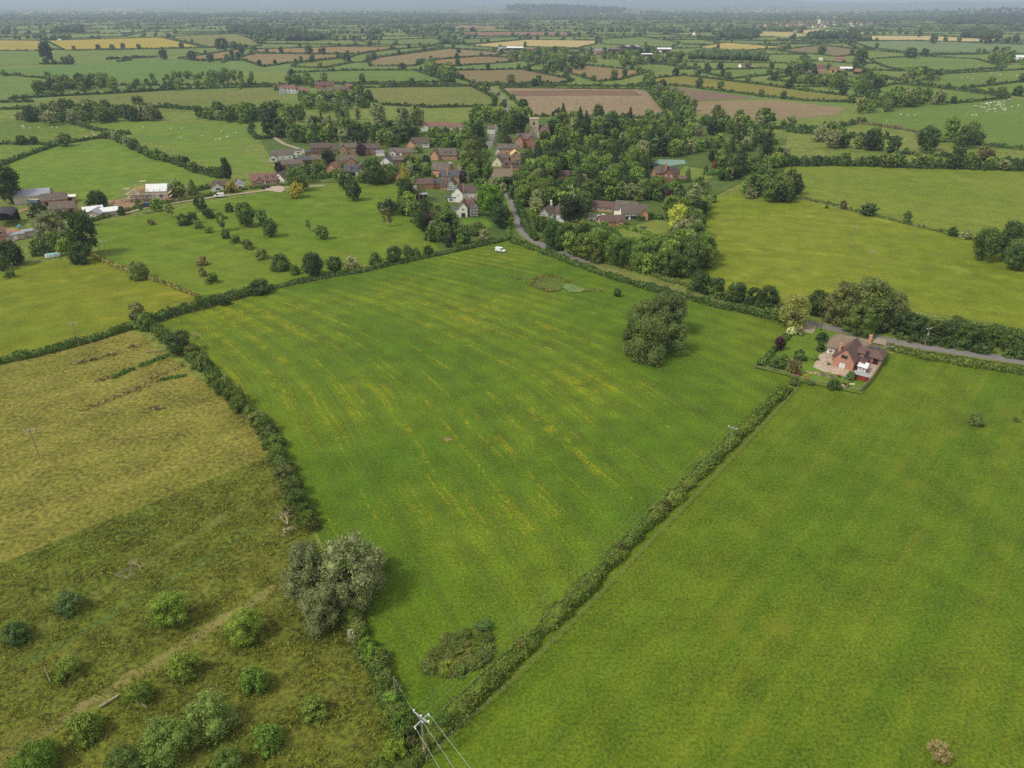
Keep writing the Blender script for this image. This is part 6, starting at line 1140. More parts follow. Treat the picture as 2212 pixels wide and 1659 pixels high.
hedge([(1738, 430), (1790, 441), (1830, 453), (1900, 470), (1990, 492), (2112, 520)], 1.5, 1.0, (84, 96, 48), 'thin broken hedge across the wide right fields', rough=.5)
hedge([(1560, 392), (1600, 372), (1690, 358), (1800, 357), (1900, 359), (2000, 363), (2212, 368), (2600, 376)], 5.5, 4.6, (62, 80, 40), 'broad dark hedge above the wide right fields', rough=.45)
hedge([(1700, 284), (1750, 290), (1830, 298), (1900, 300), (1935, 302)], 4.5, 3.5, (66, 86, 44), 'bushy hedge among the narrow right fields', rough=.5)
hedge([(1850, 266), (1900, 272), (1960, 282), (2000, 292)], 3.0, 1.6, (98, 88, 66), 'brownish ditch hedge below the sheep field', rough=.4)
hedge([(1915, 330), (1990, 335), (2060, 340), (2212, 352), (2500, 356)], 4.0, 2.6, (70, 88, 46), 'loose hedge between the narrow right fields', rough=.5)
hedge([(2000, 308), (2060, 306), (2130, 316), (2212, 324), (2500, 336)], 3.0, 2.4, (66, 86, 44), 'hedge along the foot of the sheep field', rough=.4)
hedge([(1560, 274), (1640, 278), (1730, 280), (1830, 272), (1866, 262)], 4.0, 3.0, (64, 84, 42), 'dark hedge below the stubble field', rough=.5)
hedge([(1380, 186), (1410, 200), (1440, 222), (1460, 245), (1480, 260)], 4.5, 4.0, (66, 86, 42), 'thick hedge between the two brown fields', rough=.4)
hedge([(0, 237), (60, 236), (150, 234), (280, 234), (300, 242)], 3.0, 2.6, (60, 80, 42), 'dark hedge below the long pasture', rough=.25)
hedge([(20, 214), (130, 208), (250, 202), (380, 194), (500, 190), (590, 188)], 3.4, 3.0, (60, 80, 42), 'long dark hedge above the long pasture', rough=.25)
hedge([(300, 244), (340, 232), (420, 238), (500, 244), (600, 242)], 3.0, 3.0, (62, 82, 42), 'hedge between long pasture and village belt', rough=.35)
hedge([(230, 129), (340, 124)], 3, 4, (56, 76, 40), 'short clump hedge on the big green field', rough=.3)
hedge([(0, 161), (120, 172), (165, 177)], 2.6, 2.2, (60, 80, 42), 'far left hedge below the big green field', rough=.3)
hedge([(545, 272), (540, 284), (556, 301), (580, 301), (583, 296)], 3.0, 3.0, (58, 80, 40), 'square cut hedge round the playground', rough=.1)
hedge([(1335, 493), (1375, 500), (1410, 512), (1432, 522)], 2.4, 1.8, (92, 112, 44), 'clipped hedge across the barn house lawn', rough=.08)
hedge([(1375, 478), (1410, 472), (1430, 475)], 2.6, 2.4, (70, 96, 42), 'hedge behind the barn house lawn', rough=.15)
hedge([(1518, 378), (1540, 380), (1580, 362), (1640, 346)], 2.6, 2.2, (70, 98, 42), 'clipped garden hedge by the wide right field', rough=.1)
hedge([(1460, 397), (1490, 394), (1518, 388)], 2.2, 2.0, (70, 98, 42), 'clipped hedge below the brick and timber house', rough=.1)
hedge([(1240, 395), (1290, 392), (1330, 386)], 2.5, 3.0, (70, 96, 42), 'tall clipped hedge among the right gardens', rough=.1)
hedge([(1016, 500), (1050, 496)], 2.0, 2.0, (60, 84, 40), 'dark clipped hedge below the front lawn', rough=.1)
hedge([(1640, 795), (1690, 740), (1722, 706)], 2.0, 1.6, (72, 96, 42), 'shrubby border along the left of the farmhouse lawn', rough=.5)
hedge([(1106, 470), (1098, 500), (1100, 520)], 1.5, 1.6, (78, 104, 42), 'low hedge beside the road at the meadow corner', rough=.2)
hedge([(1116, 440), (1130, 475), (1140, 500), (1160, 522)], 2.4, 2.6, (66, 90, 40), 'hedge along the right of the bending road', rough=.3)
# orchard trees and bushes of the rough pasture
for (k, x, y, w, hr, c, lb) in (
 ('bush', 148, 1300, 62, .72, (74, 94, 48), 'low bluish green orchard tree in the rough pasture'), ('bush', 30, 1368, 64, .72, (74, 94, 48), 'bluish green orchard tree at the left edge'),
 ('broadleaf', 366, 1316, 86, .9, (96, 114, 42), 'bright green orchard tree beside the empty triangle guard'), ('broadleaf', 524, 1352, 80, .95, (100, 118, 44), 'brightest green orchard tree left of the big willow'),
 ('bush', 144, 1442, 58, .75, (98, 116, 46), 'small orchard tree with a broken guard'), ('bush', 394, 1434, 72, .85, (98, 116, 46), 'round orchard tree on the mown track'),
 ('bush', 296, 1496, 64, .85, (98, 116, 46), 'orchard tree beside the fallen rail'), ('bush', 550, 1467, 68, .85, (92, 120, 44), 'neat round bush in the middle of the rough pasture'),
 ('bush', 180, 1568, 76, .8, (98, 116, 46), 'orchard tree right of the track near the bottom'), ('bush', 446, 1542, 112, .8, (104, 122, 60), 'large grey green bush, upper of the touching pair'),
 ('bush', 354, 1596, 112, .8, (98, 118, 54), 'large grey green bush, lower of the touching pair'), ('bush', 680, 1526, 62, .75, (96, 114, 48), 'loose pale bush near the left hedge'),
 ('bush', 576, 1592, 68, .8, (84, 110, 42), 'compact dark bush near the bottom of the rough pasture'), ('bush', 70, 1638, 98, .75, (88, 114, 40), 'green orchard tree in the bottom left corner'),
 ('bush', 264, 1646, 90, .7, (82, 104, 48), 'dark bush cut by the bottom edge'), ('bush', 486, 1648, 84, .75, (92, 112, 48), 'grey green bush at the bottom edge')): T(k, x, y, w, hr, c, lb, name='orchard_tree' if 'orchard' in lb else None, cat='tree' if 'orchard' in lb else None)
# the big willows
WG = (114, 122, 80)
T('willow', 662, 1236, 112, 1.3, (108, 116, 76), 'grey green willow, left of the big pair on the left hedge'); T('willow', 756, 1228, 150, 1.05, WG, 'grey green willow, right of the big pair on the left hedge'); T('willow', 690, 1312, 96, 1.1, (110, 118, 76), 'lower grey willow below the big pair'); T('willow', 806, 1206, 62, 1.0, (116, 124, 80), 'outer branch crown of the right big willow'); T('willow', 704, 1258, 92, 1.0, (112, 120, 78), 'middle crown between the two big willows'); T('willow', 760, 1290, 84, 1.0, (118, 122, 78), 'small willow on the meadow side of the big pair')
WO = (92, 104, 56)
WO = (86, 100, 52)
T('broadleaf', 1442, 676, 88, .98, (80, 92, 50), 'tallest rear dome of the rounded willow clump inside the meadow', None, 'willow_tree', 'willow'); T('bush', 1398, 728, 98, .95, (92, 106, 56), 'big front dome of the rounded willow clump in the meadow', None, 'willow_tree', 'willow'); T('bush', 1458, 728, 66, 1.0, (88, 102, 54), 'right dome of the rounded willow clump in the meadow', None, 'willow_tree', 'willow'); T('broadleaf', 1392, 684, 74, 1.0, WO, 'middle dome behind the front one of the meadow clump', None, 'willow_tree', 'willow'); T('bush', 1366, 716, 48, 1.1, (78, 92, 48), 'small left dome of the meadow clump', None, 'willow_tree', 'willow'); T('bush', 1426, 700, 60, 1.0, (88, 102, 54), 'inner dome of the meadow clump', None, 'willow_tree', 'willow')
T('bush', 1334, 631, 19, .95, 'dark', 'small round dark bush below the wet hollow')
# bramble patch
for k in range(46):
    a, q = random.uniform(0, 6.28), random.random() ** .5; x, y = 975 + 66 * q * math.cos(a) + 12, 1408 + 48 * q * math.sin(a); x += (1408 - y) * .5
    T('bush', x, y, random.uniform(26, 44), .36, random.choice(((86, 96, 42), (94, 98, 46), (82, 94, 40), (80, 98, 40), (98, 98, 50))), 'low brown green bramble in the thicket at the foot of the meadow', 'brambles of the thicket', 'bramble', 'bramble')
T('bush', 1044, 1350, 40, .6, (84, 110, 60), 'bluish shrub at the top of the bramble thicket'); T('bush', 965, 1440, 44, .5, (112, 124, 48), 'pale green bramble at the lower left of the thicket', None, 'bramble', 'bramble')
# bushes of the left hedge
LH = [(300, 690), (345, 722), (400, 762), (452, 806), (492, 852), (540, 892), (578, 935), (600, 985), (618, 1035), (640, 1092), (668, 1140)]
def bushline(path, n, size, cols, label, group, jit=1.2, hr=(.7, 1.0)):
    for x, y in along(path, n, jit): w = random.uniform(*size); tree('bush', x, y, w, w * random.uniform(*hr), random.choice(cols), label, group)
LC = ((86, 102, 46), (80, 98, 42), (72, 92, 40), (98, 108, 54), (94, 110, 46), (92, 98, 54))
hedge(LH, 2.3, 2.0, (74, 92, 42), 'overgrown dark hedge along the left side of the meadow', rough=.4)
hedge([(748, 1340), (780, 1390), (815, 1435), (840, 1510), (880, 1600)], 2.4, 1.8, (80, 96, 44), 'overgrown hedge from the big willows to the junction pole', rough=.4)
bushline(LH, 46, (3.0, 5.6), LC, 'rounded bush in the overgrown left hedge of the meadow', 'bushes of the left hedge')
bushline(LH, 26, (2.0, 3.4), LC, 'small bush filling the overgrown left hedge of the meadow', 'small bushes of the left hedge', 2.2)
bushline([(752, 1330), (780, 1385), (815, 1430), (832, 1480), (846, 1530), (870, 1575), (885, 1610)], 22, (2.2, 4.0), LC + ((98, 124, 44),), 'bush in the lower left hedge near the junction pole', 'bushes of the lower left hedge', .8)
T('bush', 868, 1560, 56, .9, (84, 112, 42), 'leafy dark green bush beside the junction pole'); T('bush', 852, 1622, 64, .8, (112, 132, 44), 'bright green bush below the junction pole')
T('bush', 763, 1372, 36, .75, (138, 142, 112), 'hawthorn in white blossom below the big willows', None, 'hawthorn', 'shrub'); T('broadleaf', 386, 738, 60, .85, (70, 84, 46), 'dark round tree at the top of the left hedge'); T('sparse', 296, 676, 40, 1.2, (112, 116, 76), 'pale thin tree at the left corner of the meadow')
T('bush', 1046, 546 - 40, 30, .8, (120, 126, 90), 'pale flowering shrub at the meadow corner garden')
# trees of the orchard meadow
for (k, x, y, w, hr, c, lb) in (
 ('broadleaf', 432, 438, 30, 1.15, 'dark', 'dark round tree against the lane hedge'), ('bush', 448, 460, 30, .7, 'dark', 'dark wide bush below the lane hedge tree'), ('broadleaf', 528, 462, 46, 1.1, 'mid', 'broad green tree in the orchard meadow, largest of three'), ('broadleaf', 564, 470, 26, 1.4, 'mid', 'narrow tree right of the broadest orchard meadow tree'), ('broadleaf', 583, 490, 36, 1.15, 'mid', 'round tree nearest of the three in the orchard meadow'),
 ('sparse', 480, 478, 32, 1.2, 'mid', 'lean tree left of the three orchard meadow trees'), ('bush', 393, 474, 26, .9, 'dark', 'dark bush, leftmost of the diagonal row'), ('bush', 415, 470, 28, .8, 'dark', 'dark bush, second of the diagonal row'), ('bush', 427, 484, 24, .7, 'olive', 'olive bush, third of the diagonal row'), ('bush', 450, 495, 18, .8, 'olive', 'small olive bush in the diagonal row'), ('bush', 487, 505, 20, 1.0, 'dark', 'small round dark bush in the diagonal row'), ('bush', 508, 516, 24, .8, 'olive', 'brownish bush after the small dark one'), ('bush', 533, 527, 27, .8, 'olive', 'bush in the middle of the diagonal row'), ('bush', 565, 548, 30, .75, 'olive', 'brownish bush near the end of the diagonal row'), ('bush', 605, 565, 44, .8, 'mid', 'largest bush of the diagonal row'), ('bush', 636, 582, 24, .85, 'mid', 'last small bush of the diagonal row'),
 ('bush', 494, 448, 19, 1.0, 'dark', 'square dark bush near the lane'), ('sparse', 665, 487, 16, 1.5, 'olive', 'thin leaning tree alone in the orchard meadow'), ('broadleaf', 695, 501, 30, 1.0, 'mid', 'small round tree alone in the orchard meadow'), ('bush', 437, 563, 28, .6, 'brown', 'dead looking low tree in the orchard meadow'), ('bush', 436, 587, 17, 1.1, 'brown', 'small brown tree beside a green bush'), ('bush', 457, 600, 30, .75, 'mid', 'green bush beside the small brown tree'), ('bush', 325, 479, 18, .7, 'brown', 'small brown bush under the lane hedge'), ('sparse', 367, 455, 28, 1.1, 'olive', 'olive tree left of the dark lane hedge tree'), ('sparse', 300, 447, 26, 1.1, 'mid', 'tree by the building yard with a pale trunk'), ('broadleaf', 338, 442, 28, .95, 'fresh', 'bright tree beside the blue van'),
 ('broadleaf', 674, 571, 52, 1.0, 'dark', 'big dark round tree on the low meadow hedge'), ('broadleaf', 722, 572, 36, 1.0, 'dark', 'dark round tree right of the biggest hedge tree'), ('bush', 760, 566, 34, .9, (136, 138, 98), 'bush with cream blossom on the low meadow hedge'), ('bush', 810, 558, 30, .9, 'mid', 'bush right of the cream blossom'), ('broadleaf', 850, 548, 40, .9, 'dark', 'wide dark bush tree on the low meadow hedge'), ('broadleaf', 880, 543, 22, 1.2, 'mid', 'young tree on the low meadow hedge'), ('bush', 898, 545, 22, .9, 'mid', 'bush right of the young hedge tree'), ('bush', 925, 541, 26, .8, 'dark', 'dark bush near the garden fence'), ('bush', 560, 618, 50, .6, 'dark', 'dark thicket at the bend of the meadow hedge'), ('bush', 478, 648, 34, .6, 'dark', 'dark thicket on the tall clipped hedge'),
 ('broadleaf', 763, 410, 38, 1.15, 'dark', 'dark leaning tree in front of the garden hedge'), ('broadleaf', 744, 394, 26, 1.2, 'dark', 'dark tree behind the leaning one'), ('bush', 640, 411, 38, .8, 'gold', 'yellow brown tree in front of the lane hedge'), ('broadleaf', 642, 386, 52, .95, 'mid', 'round tree hiding the cream cottage'), ('sparse', 836, 468, 26, 1.5, 'brown', 'bare bleached tree near the cottage garden'), ('bush', 499, 403, 28, .9, 'gold', 'yellow green tree in front of the white bungalow'), ('broadleaf', 487, 366, 26, 1.9, 'deep', 'tall dark tree behind the white bungalow'), ('broadleaf', 383, 407, 34, 1.1, 'olive', 'olive tree right of the purple container'), ('conifer', 414, 402, 26, 1.3, 'olive', 'cone shaped tree beside the olive tree')):
    T(k, x, y, w, hr, c, lb)
dead(836, 500, 6, 'bare bleached tree trunk near the cottage garden', False, name='dead_tree')
# farm trees at the left edge
for (k, x, y, w, hr, c, lb) in (('willow', 110, 492, 74, .95, 'grey', 'big grey willow in front of the brick farm cottage'), ('broadleaf', 15, 398, 62, 1.25, 'dark', 'large dark tree cut by the left edge'), ('broadleaf', 178, 505, 60, 1.5, 'dark', 'tall open dark tree at the hedge corner'), ('broadleaf', 22, 545, 54, 1.0, 'dark', 'dark tree above the pool lawn'), ('bush', 82, 532, 40, .9, 'mid', 'bush behind the pool'), ('bush', 120, 522, 44, .9, 'mid', 'bush right behind the pool'), ('bush', 142, 530, 40, 1.0, 'lime', 'light green bush right of the pool'), ('bush', 172, 545, 50, .9, 'dark', 'dark bush under the tall open tree'), ('bush', 82, 454, 44, .6, 'deep', 'dark clipped bush behind the grey willow'), ('bush', 154, 463, 20, 1.2, 'deep', 'dark shrub at the cottage gable'), ('bush', 208, 430, 44, .9, 'dark', 'dark bushes behind the patched bungalow'), ('bush', 178, 470, 34, 1.0, 'olive', 'olive shrub between cottage and bungalow'), ('bush', 262, 455, 18, 1.0, 'dark', 'shrub at the edge of the bare yard'), ('bush', 300, 596 - 12, 44, .8, 'olive', 'bushy tree on the brown green hedge'), ('sparse', 292, 580, 30, 1.0, 'olive', 'thin tree on the brown green hedge'), ('bush', 8, 568, 30, 1.0, 'dark', 'dark bush at the left edge of the pool lawn'), ('bush', 20, 590, 24, .8, 'mid', 'small bush at the bottom of the pool lawn'), ('bush', 130, 462, 30, .6, 'mid', 'low shrubs before the brick farm cottage')):
    T(k, x, y, w, hr, c, lb)
# farmhouse garden
for (k, x, y, w, hr, c, lb) in (('willow', 1716, 672, 74, 1.0, (128, 132, 70), 'yellow green weeping willow beside the road'), ('bush', 1710, 714, 22, .9, (170, 172, 124), 'shrub covered in white flowers at the meadow corner'), ('broadleaf', 1684, 742, 26, 1.2, 'purple', 'dark purple leaved tree on the lawn edge'), ('bush', 1728, 716, 20, .9, 'grey', 'grey shrub beside the white flowers'), ('bush', 1777, 728, 30, .7, 'dark', 'dark shrubs left of the thatched wing'), ('bush', 1772, 750, 22, .9, 'dark', 'shrub at the corner of the patio'), ('bush', 1728, 767, 30, .8, 'dark', 'dark shrub in the middle of the lawn'), ('bush', 1760, 772, 20, .7, 'fresh', 'fresh green shrubs beside the patio'), ('bush', 1678, 784, 36, .7, 'mid', 'wide shrub at the bottom of the lawn'), ('bush', 1692, 776, 30, .8, 'fresh', 'leafy shrub right of the wide one'), ('broadleaf', 1718, 792, 34, .95, 'brown', 'round brown green tree at the garden notch'), ('bush', 1722, 806, 18, .7, 'copper', 'copper coloured shrub under the round tree'), ('bush', 1741, 815, 13, 1.0, (150, 132, 50), 'small golden yellow shrub by the fence'), ('broadleaf', 1838, 812, 22, 1.0, 'mid', 'weeping small tree beside the red shed'), ('bush', 1803, 830, 30, .7, 'dark', 'dark shrub by the post fence'), ('bush', 1826, 829, 20, .9, 'olive', 'olive shrub beside the weeping small tree'), ('bush', 1895, 774, 14, .9, 'mid', 'green shrub at the board fence'), ('bush', 1752, 826, 20, .5, 'mid', 'low shrub along the post fence'), ('bush', 1716, 822, 26, .7, 'olive', 'twiggy shrub where the hedge meets the garden'), ('bush', 1790, 786, 10, .8, 'fresh', 'small plant beside the brick gable')):
    T(k, x, y, w, hr, c, lb)
# roadside trees beyond the meadow
for (x, y, w, hr, c, lb) in ((1516, 608, 48, 1.0, 'dark', 'dark round tree, leftmost in the roadside row'), (1550, 618, 40, .95, 'dark', 'second dark tree in the roadside row'), (1592, 630, 46, .95, 'dark', 'third dark tree in the roadside row'), (1630, 637, 34, 1.0, 'dark', 'narrow dark tree in the roadside row'), (1660, 640, 50, .9, 'dark', 'last broad dark tree in the roadside row'), (1768, 654, 54, 1.0, 'dark', 'dark tree left of the great roadside willow')): T('broadleaf', x, y, w, hr, c, lb)
for (x, y, w, hr, c, lb) in ((1820, 654, 90, 1.0, (106, 112, 64), 'great greyish roadside tree, left crown'), (1880, 652, 104, .98, (100, 112, 60), 'great greyish roadside tree, middle crown'), (1928, 664, 78, 1.0, (100, 108, 62), 'great greyish roadside tree, right crown'), (1860, 690, 80, .8, (90, 108, 52), 'lower green roadside tree above the thatched wing')): T('willow', x, y, w, hr, c, lb)
for k in range(15):
    x = 1965 + k * 20 + random.uniform(-5, 5); T('broadleaf', x, 698 + (x - 1965) * .155 + random.uniform(-8, 6), random.uniform(36, 54), random.uniform(.85, 1.1), random.choice(('mid', 'dark', 'olive', 'mid')), 'leafy tree in the tall roadside belt right of the farmhouse', 'trees of the right roadside belt')
bushline([(1950, 735), (2030, 748), (2120, 762), (2300, 790)], 20, (3, 4.5), ('mid', 'dark'), 'shrub filling the foot of the right roadside belt', 'shrubs of the right roadside belt')
bushline([(1490, 630), (1560, 646), (1640, 664), (1700, 680)], 18, (2.5, 4), ('dark', 'deep', 'mid'), 'shrub filling the foot of the roadside row', 'shrubs of the roadside row')
bushline([(1780, 690), (1850, 705), (1930, 722)], 12, (3, 4.5), ('dark', 'deep'), 'shrub under the great roadside trees', 'shrubs under the great roadside trees')
# lane trees and village woods
T('broadleaf', 1058, 432, 62, 1.1, (84, 116, 40), 'huge round bright tree beside the road bend'); T('broadleaf', 1083, 466, 50, 1.05, (58, 80, 44), 'dark round tree in front of the huge bright one'); T('conifer', 1088, 288, 38, 1.3, 'conifer', 'big dark cedar beside the village lane', None, 'cedar_tree', 'cedar'); T('pine', 1120, 272, 34, 1.5, 'deep', 'flat topped pine left of the church tower'); T('broadleaf', 1197, 503, 52, 1.2, (62, 90, 42), 'dense dark tree beside the lane mouth'); T('pine', 1232, 470, 56, 1.6, 'deep', 'tall pine with bare pale trunks beside the lane'); T('conifer', 1284, 500, 26, 2.2, (92, 84, 56), 'brownish narrow conifer behind the lane wood'); T('willow', 1465, 468, 52, 1.05, (150, 156, 66), 'yellow green willow right of the barn house'); T('poplar', 1498, 425, 34, 1.9, 'grey', 'silvery tall tree at the corner of the wide field'); T('broadleaf', 1444, 424, 26, 1.0, 'purple', 'purple leaved tree behind the barn house lawn')
T('poplar', 1602, 345, 24, 2.6, 'deep', 'dark column tree in the right garden, left one'); T('poplar', 1660, 315, 28, 2.6, 'deep', 'dark column tree in the right garden, right one'); T('willow', 1614, 348, 22, 1.7, 'lime', 'golden willow between the dark column trees'); T('broadleaf', 1575, 312, 20, 1.1, 'lime', 'yellow tree behind the right garden'); T('yew', 1525, 366, 13, 1.6, 'conifer', 'clipped cone yew on the right garden lawn'); T('yew', 1487, 374, 14, 1.9, 'olive', 'pointed clipped conifer below the garden lawn'); T('yew', 1545, 352, 14, 1.5, 'copper', 'brown clipped conifer beside the lawn'); T('bush', 1542, 429, 18, .85, 'dark', 'single round bush in the wide field corner'); T('willow', 1200, 312, 34, 1.1, 'lime', 'yellow green tree in front of the churchyard'); T('broadleaf', 1252, 344, 22, 1.0, (178, 172, 40), 'bright yellow tree among the right gardens'); T('broadleaf', 998, 482 - 100, 22, 1.2, 'purple', 'dark purple tree beside the slate roofed house'); T('conifer', 872, 372, 26, 1.5, 'gold', 'golden green conifer in the village close'); T('broadleaf', 804, 370, 48, 1.1, 'dark', 'big dark green tree right of the white dormered house'); T('broadleaf', 709, 340, 36, .9, 'deep', 'very dark round tree before the modern house'); T('bush', 780, 322, 26, 1.0, 'purple', 'purple leaved tree before the brick houses'); T('broadleaf', 603, 366, 22, 1.4, 'purple', 'dark purple tree left of the row of white windows'); T('broadleaf', 965, 478, 52, 1.0, 'mid', 'broad tree in the white house garden'); T('conifer', 916, 452, 34, 1.9, 'deep', 'dark spruce in the white house garden'); T('broadleaf', 926, 478, 34, 1.0, 'purple', 'dark purple tree beside the dark spruce'); T('yew', 964, 436, 13, 2.2, 'lime', 'bright green column shrub by the white house'); T('bush', 884, 433, 36, .85, 'lime', 'yellow green bush before the dark shed'); T('broadleaf', 876, 408, 40, 1.3, 'dark', 'tall dark tree beside the maroon barn'); T('sparse', 904, 406, 34, 1.6, 'olive', 'birch like tree before the maroon barn'); T('bush', 1030, 492, 40, .8, 'olive', 'pale flowering shrubs below the front lawn'); T('willow', 1020, 338, 60, 1.2, (98, 112, 56), 'large soft green tree beside the village lane'); T('conifer', 1101, 347, 10, 1.8, 'deep', 'small clipped dark conifer before the cream roof')
VC = ('mid', 'dark', 'dark', 'fresh', 'mid', 'olive', 'deep', 'fresh', 'mid', (96, 112, 50), 'grey', (104, 122, 54)); BB = ['broadleaf'] * 5 + ['bush']
KEEP += [(1090, 1150, 428, 520), (1088, 1102, 205, 245), (1142, 1166, 258, 300), (1290, 1330, 465, 482), (1380, 1442, 478, 512), (1340, 1400, 498, 522), (1000, 1056, 472, 494), (1412, 1480, 344, 358), (1440, 1535, 362, 392), (990, 1004, 352, 376)]
def w(label, group, poly, n, size, kinds=BB, cols=VC, **k): wood(poly, n, kinds, size, cols, label, group, **k)
w('leafy green tree in the wood around the church tower', 'trees around the church', [(1000, 268), (1060, 252), (1150, 262), (1300, 268), (1400, 288), (1425, 330), (1390, 352), (1300, 348), (1180, 334), (1150, 306), (1060, 292)], 117, (8, 13), BB + ['conifer'])
w('leafy green tree in the gardens right of the village lane', 'trees of the right gardens', [(1108, 402), (1130, 362), (1180, 342), (1300, 350), (1400, 362), (1408, 400), (1330, 424), (1250, 434), (1180, 428)], 144, (7, 12), BB + ['conifer'])
w('leafy green tree in the copse right of the bending road', 'trees right of the bending road', [(1122, 446), (1170, 430), (1262, 430), (1274, 452), (1250, 474), (1180, 500), (1150, 505)], 47, (6, 10.5))
w('leafy green tree in the roadside wood below the barn house', 'trees of the roadside wood', [(1190, 540), (1230, 520), (1290, 508), (1330, 520), (1400, 536), (1480, 525), (1530, 545), (1535, 570), (1480, 606), (1400, 594), (1300, 570), (1230, 550)], 105, (6.5, 11))
w('leafy green tree between the barn house and the upper gardens', 'trees above the barn house', [(1225, 436), (1290, 404), (1420, 398), (1436, 430), (1400, 452), (1340, 446), (1290, 446), (1255, 456)], 48, (5, 9))
w('leafy green tree left of the tennis court', 'trees left of the tennis court', [(1395, 305), (1430, 288), (1500, 298), (1500, 334), (1440, 342), (1404, 350)], 34, (7, 12))
w('leafy green tree below the brick and timber house', 'trees below the brick and timber house', [(1440, 410), (1530, 398), (1520, 428), (1450, 440)], 22, (3, 6))
w('leafy green tree around the thatched cottage', 'trees around the thatched cottage', [(1044, 402), (1110, 400), (1120, 420), (1110, 434), (1090, 420), (1056, 412)], 16, (4, 7))
for (k, x, y, wd, hr, lb) in (('poplar', 746, 236, 20, 2.2, 'grey green poplar standing left of the upper village belt'), ('poplar', 772, 240, 13, 2.6, 'narrow grey green poplar beside the left one'), ('poplar', 670, 274, 20, 2.4, 'grey green poplar right of the gravel track'), ('willow', 706, 276, 26, 1.5, 'grey green broad poplar clump, left half'), ('willow', 728, 278, 28, 1.45, 'grey green broad poplar clump, right half'), ('willow', 818, 246, 38, 1.2, 'wide grey green tree above the bungalow belt'), ('willow', 868, 262, 46, 1.25, 'largest grey green tree above the bungalow belt'), ('willow', 905, 250, 30, 1.1, 'yellowish grey tree beside the largest grey one')): T(k, x, y, wd, hr, 'grey', lb)
w('leafy green tree beyond the barn house lawn', 'trees beyond the barn house', [(1440, 480), (1470, 440), (1510, 432), (1525, 470), (1520, 530), (1470, 520)], 24, (5, 9))
w('leafy green tree above the gardens of the brown bungalows', 'trees above the bungalows', [(560, 298), (640, 284), (700, 282), (900, 288), (905, 304), (800, 316), (730, 310), (660, 312)], 72, (7, 12), BB + ['poplar'])
w('leafy green tree around the dark roofed timbered cottage', 'trees around the timbered cottage', [(820, 302), (1000, 286), (1055, 300), (1048, 316), (1000, 326), (930, 332), (840, 330)], 54, (6, 11))
w('leafy green tree beside the village lane below the cedar', 'trees beside the lane', [(1005, 340), (1052, 330), (1062, 392), (1050, 412), (1012, 420), (990, 400)], 24, (6, 10))
w('leafy green tree in the garden of the twin gabled white house', 'trees of the white house garden', [(815, 462), (870, 438), (930, 452), (985, 500), (1060, 502), (1090, 516), (960, 538), (915, 514), (890, 478)], 47, (4, 7.5))
w('leafy green tree between the gardens of the lower village', 'trees between the gardens', [(590, 374), (700, 388), (860, 402), (940, 395), (950, 360), (850, 350), (700, 366), (600, 356)], 120, (3, 6.5))
w('leafy green tree along the stream below the stubble field', 'trees along the stream', [(1385, 262), (1700, 256), (1722, 276), (1450, 304), (1400, 304)], 69, (6, 11), BB + ['willow'])
w('leafy green tree around the right garden with the tennis court', 'trees around the right garden', [(1490, 322), (1560, 306), (1640, 300), (1702, 340), (1690, 356), (1560, 386), (1540, 360)], 50, (5, 10), BB + ['conifer'])
w('leafy green tree around the white manor', 'trees around the manor', [(640, 216), (760, 203), (800, 216), (790, 240), (700, 256), (650, 244)], 40, (7, 12))
w('leafy green tree behind the white manor', 'trees behind the manor', [(590, 192), (640, 180), (690, 182), (690, 188), (640, 192), (598, 200)], 14, (7, 12))
w('leafy green tree in the belt left of the village', 'trees of the left belt', [(30, 256), (170, 250), (340, 250), (345, 262), (100, 272)], 51, (8, 13), BB + ['willow', 'willow'], ('olive', 'grey', 'mid', 'dark'))
w('leafy green tree in the belt beyond the playground', 'trees beyond the playground', [(380, 256), (600, 244), (660, 264), (640, 284), (580, 270)], 54, (7, 12), BB + ['willow'])
w('leafy green tree in the far left copse', 'trees of the far left copse', [(66, 196), (140, 186), (230, 178), (252, 196), (70, 208)], 40, (9, 14))
w('leafy green tree of the old orchard above the long pasture', 'trees of the old orchard', [(255, 188), (330, 172), (480, 156), (552, 166), (545, 192), (300, 200)], 75, (5, 9))
w('leafy green tree in the belt below the wheat farm', 'trees below the wheat farm', [(1088, 126), (1180, 116), (1290, 134), (1280, 150), (1190, 158), (1150, 140)], 75, (10, 15))
w('leafy green tree in the belt right of the rough pasture', 'trees right of the rough pasture', [(905, 152), (930, 138), (978, 166), (990, 190), (960, 182)], 30, (9, 14))
w('leafy green tree in the belt below the far farm sheds', 'trees below the far farm', [(1335, 146), (1360, 130), (1475, 126), (1480, 146), (1400, 140)], 70, (9, 14))
w('leafy green tree around the far farm sheds', 'trees around the far farm', [(1250, 118), (1330, 112), (1420, 116), (1420, 128), (1300, 130)], 40, (8, 14))
w('leafy green tree beside the two brown fields', 'trees beside the brown fields', [(1378, 182), (1402, 178), (1500, 240), (1492, 262), (1440, 226)], 34, (7, 11))
w('leafy green tree in the belt below the red farm', 'trees below the red farm', [(1700, 178), (1800, 182), (1910, 178), (1905, 200), (1820, 202)], 34, (8, 13))
w('leafy green tree around the red farm', 'trees around the red farm', [(1700, 150), (1740, 140), (1830, 148), (1870, 160), (1840, 168), (1740, 166)], 30, (8, 14))
w('leafy green tree in the tall row left of the sheep field', 'trees left of the sheep field', [(1840, 246), (1868, 232), (1930, 214), (2005, 212), (2008, 224), (1880, 250)], 34, (9, 13), BB + ['willow'])
w('leafy green tree in the clump above the sheep field', 'trees above the sheep field', [(1945, 182), (1965, 160), (2025, 160), (2022, 178)], 16, (9, 13))
w('leafy green tree in the copse at the far right', 'trees of the far right copse', [(2135, 140), (2145, 118), (2195, 120), (2215, 142)], 30, (10, 16))
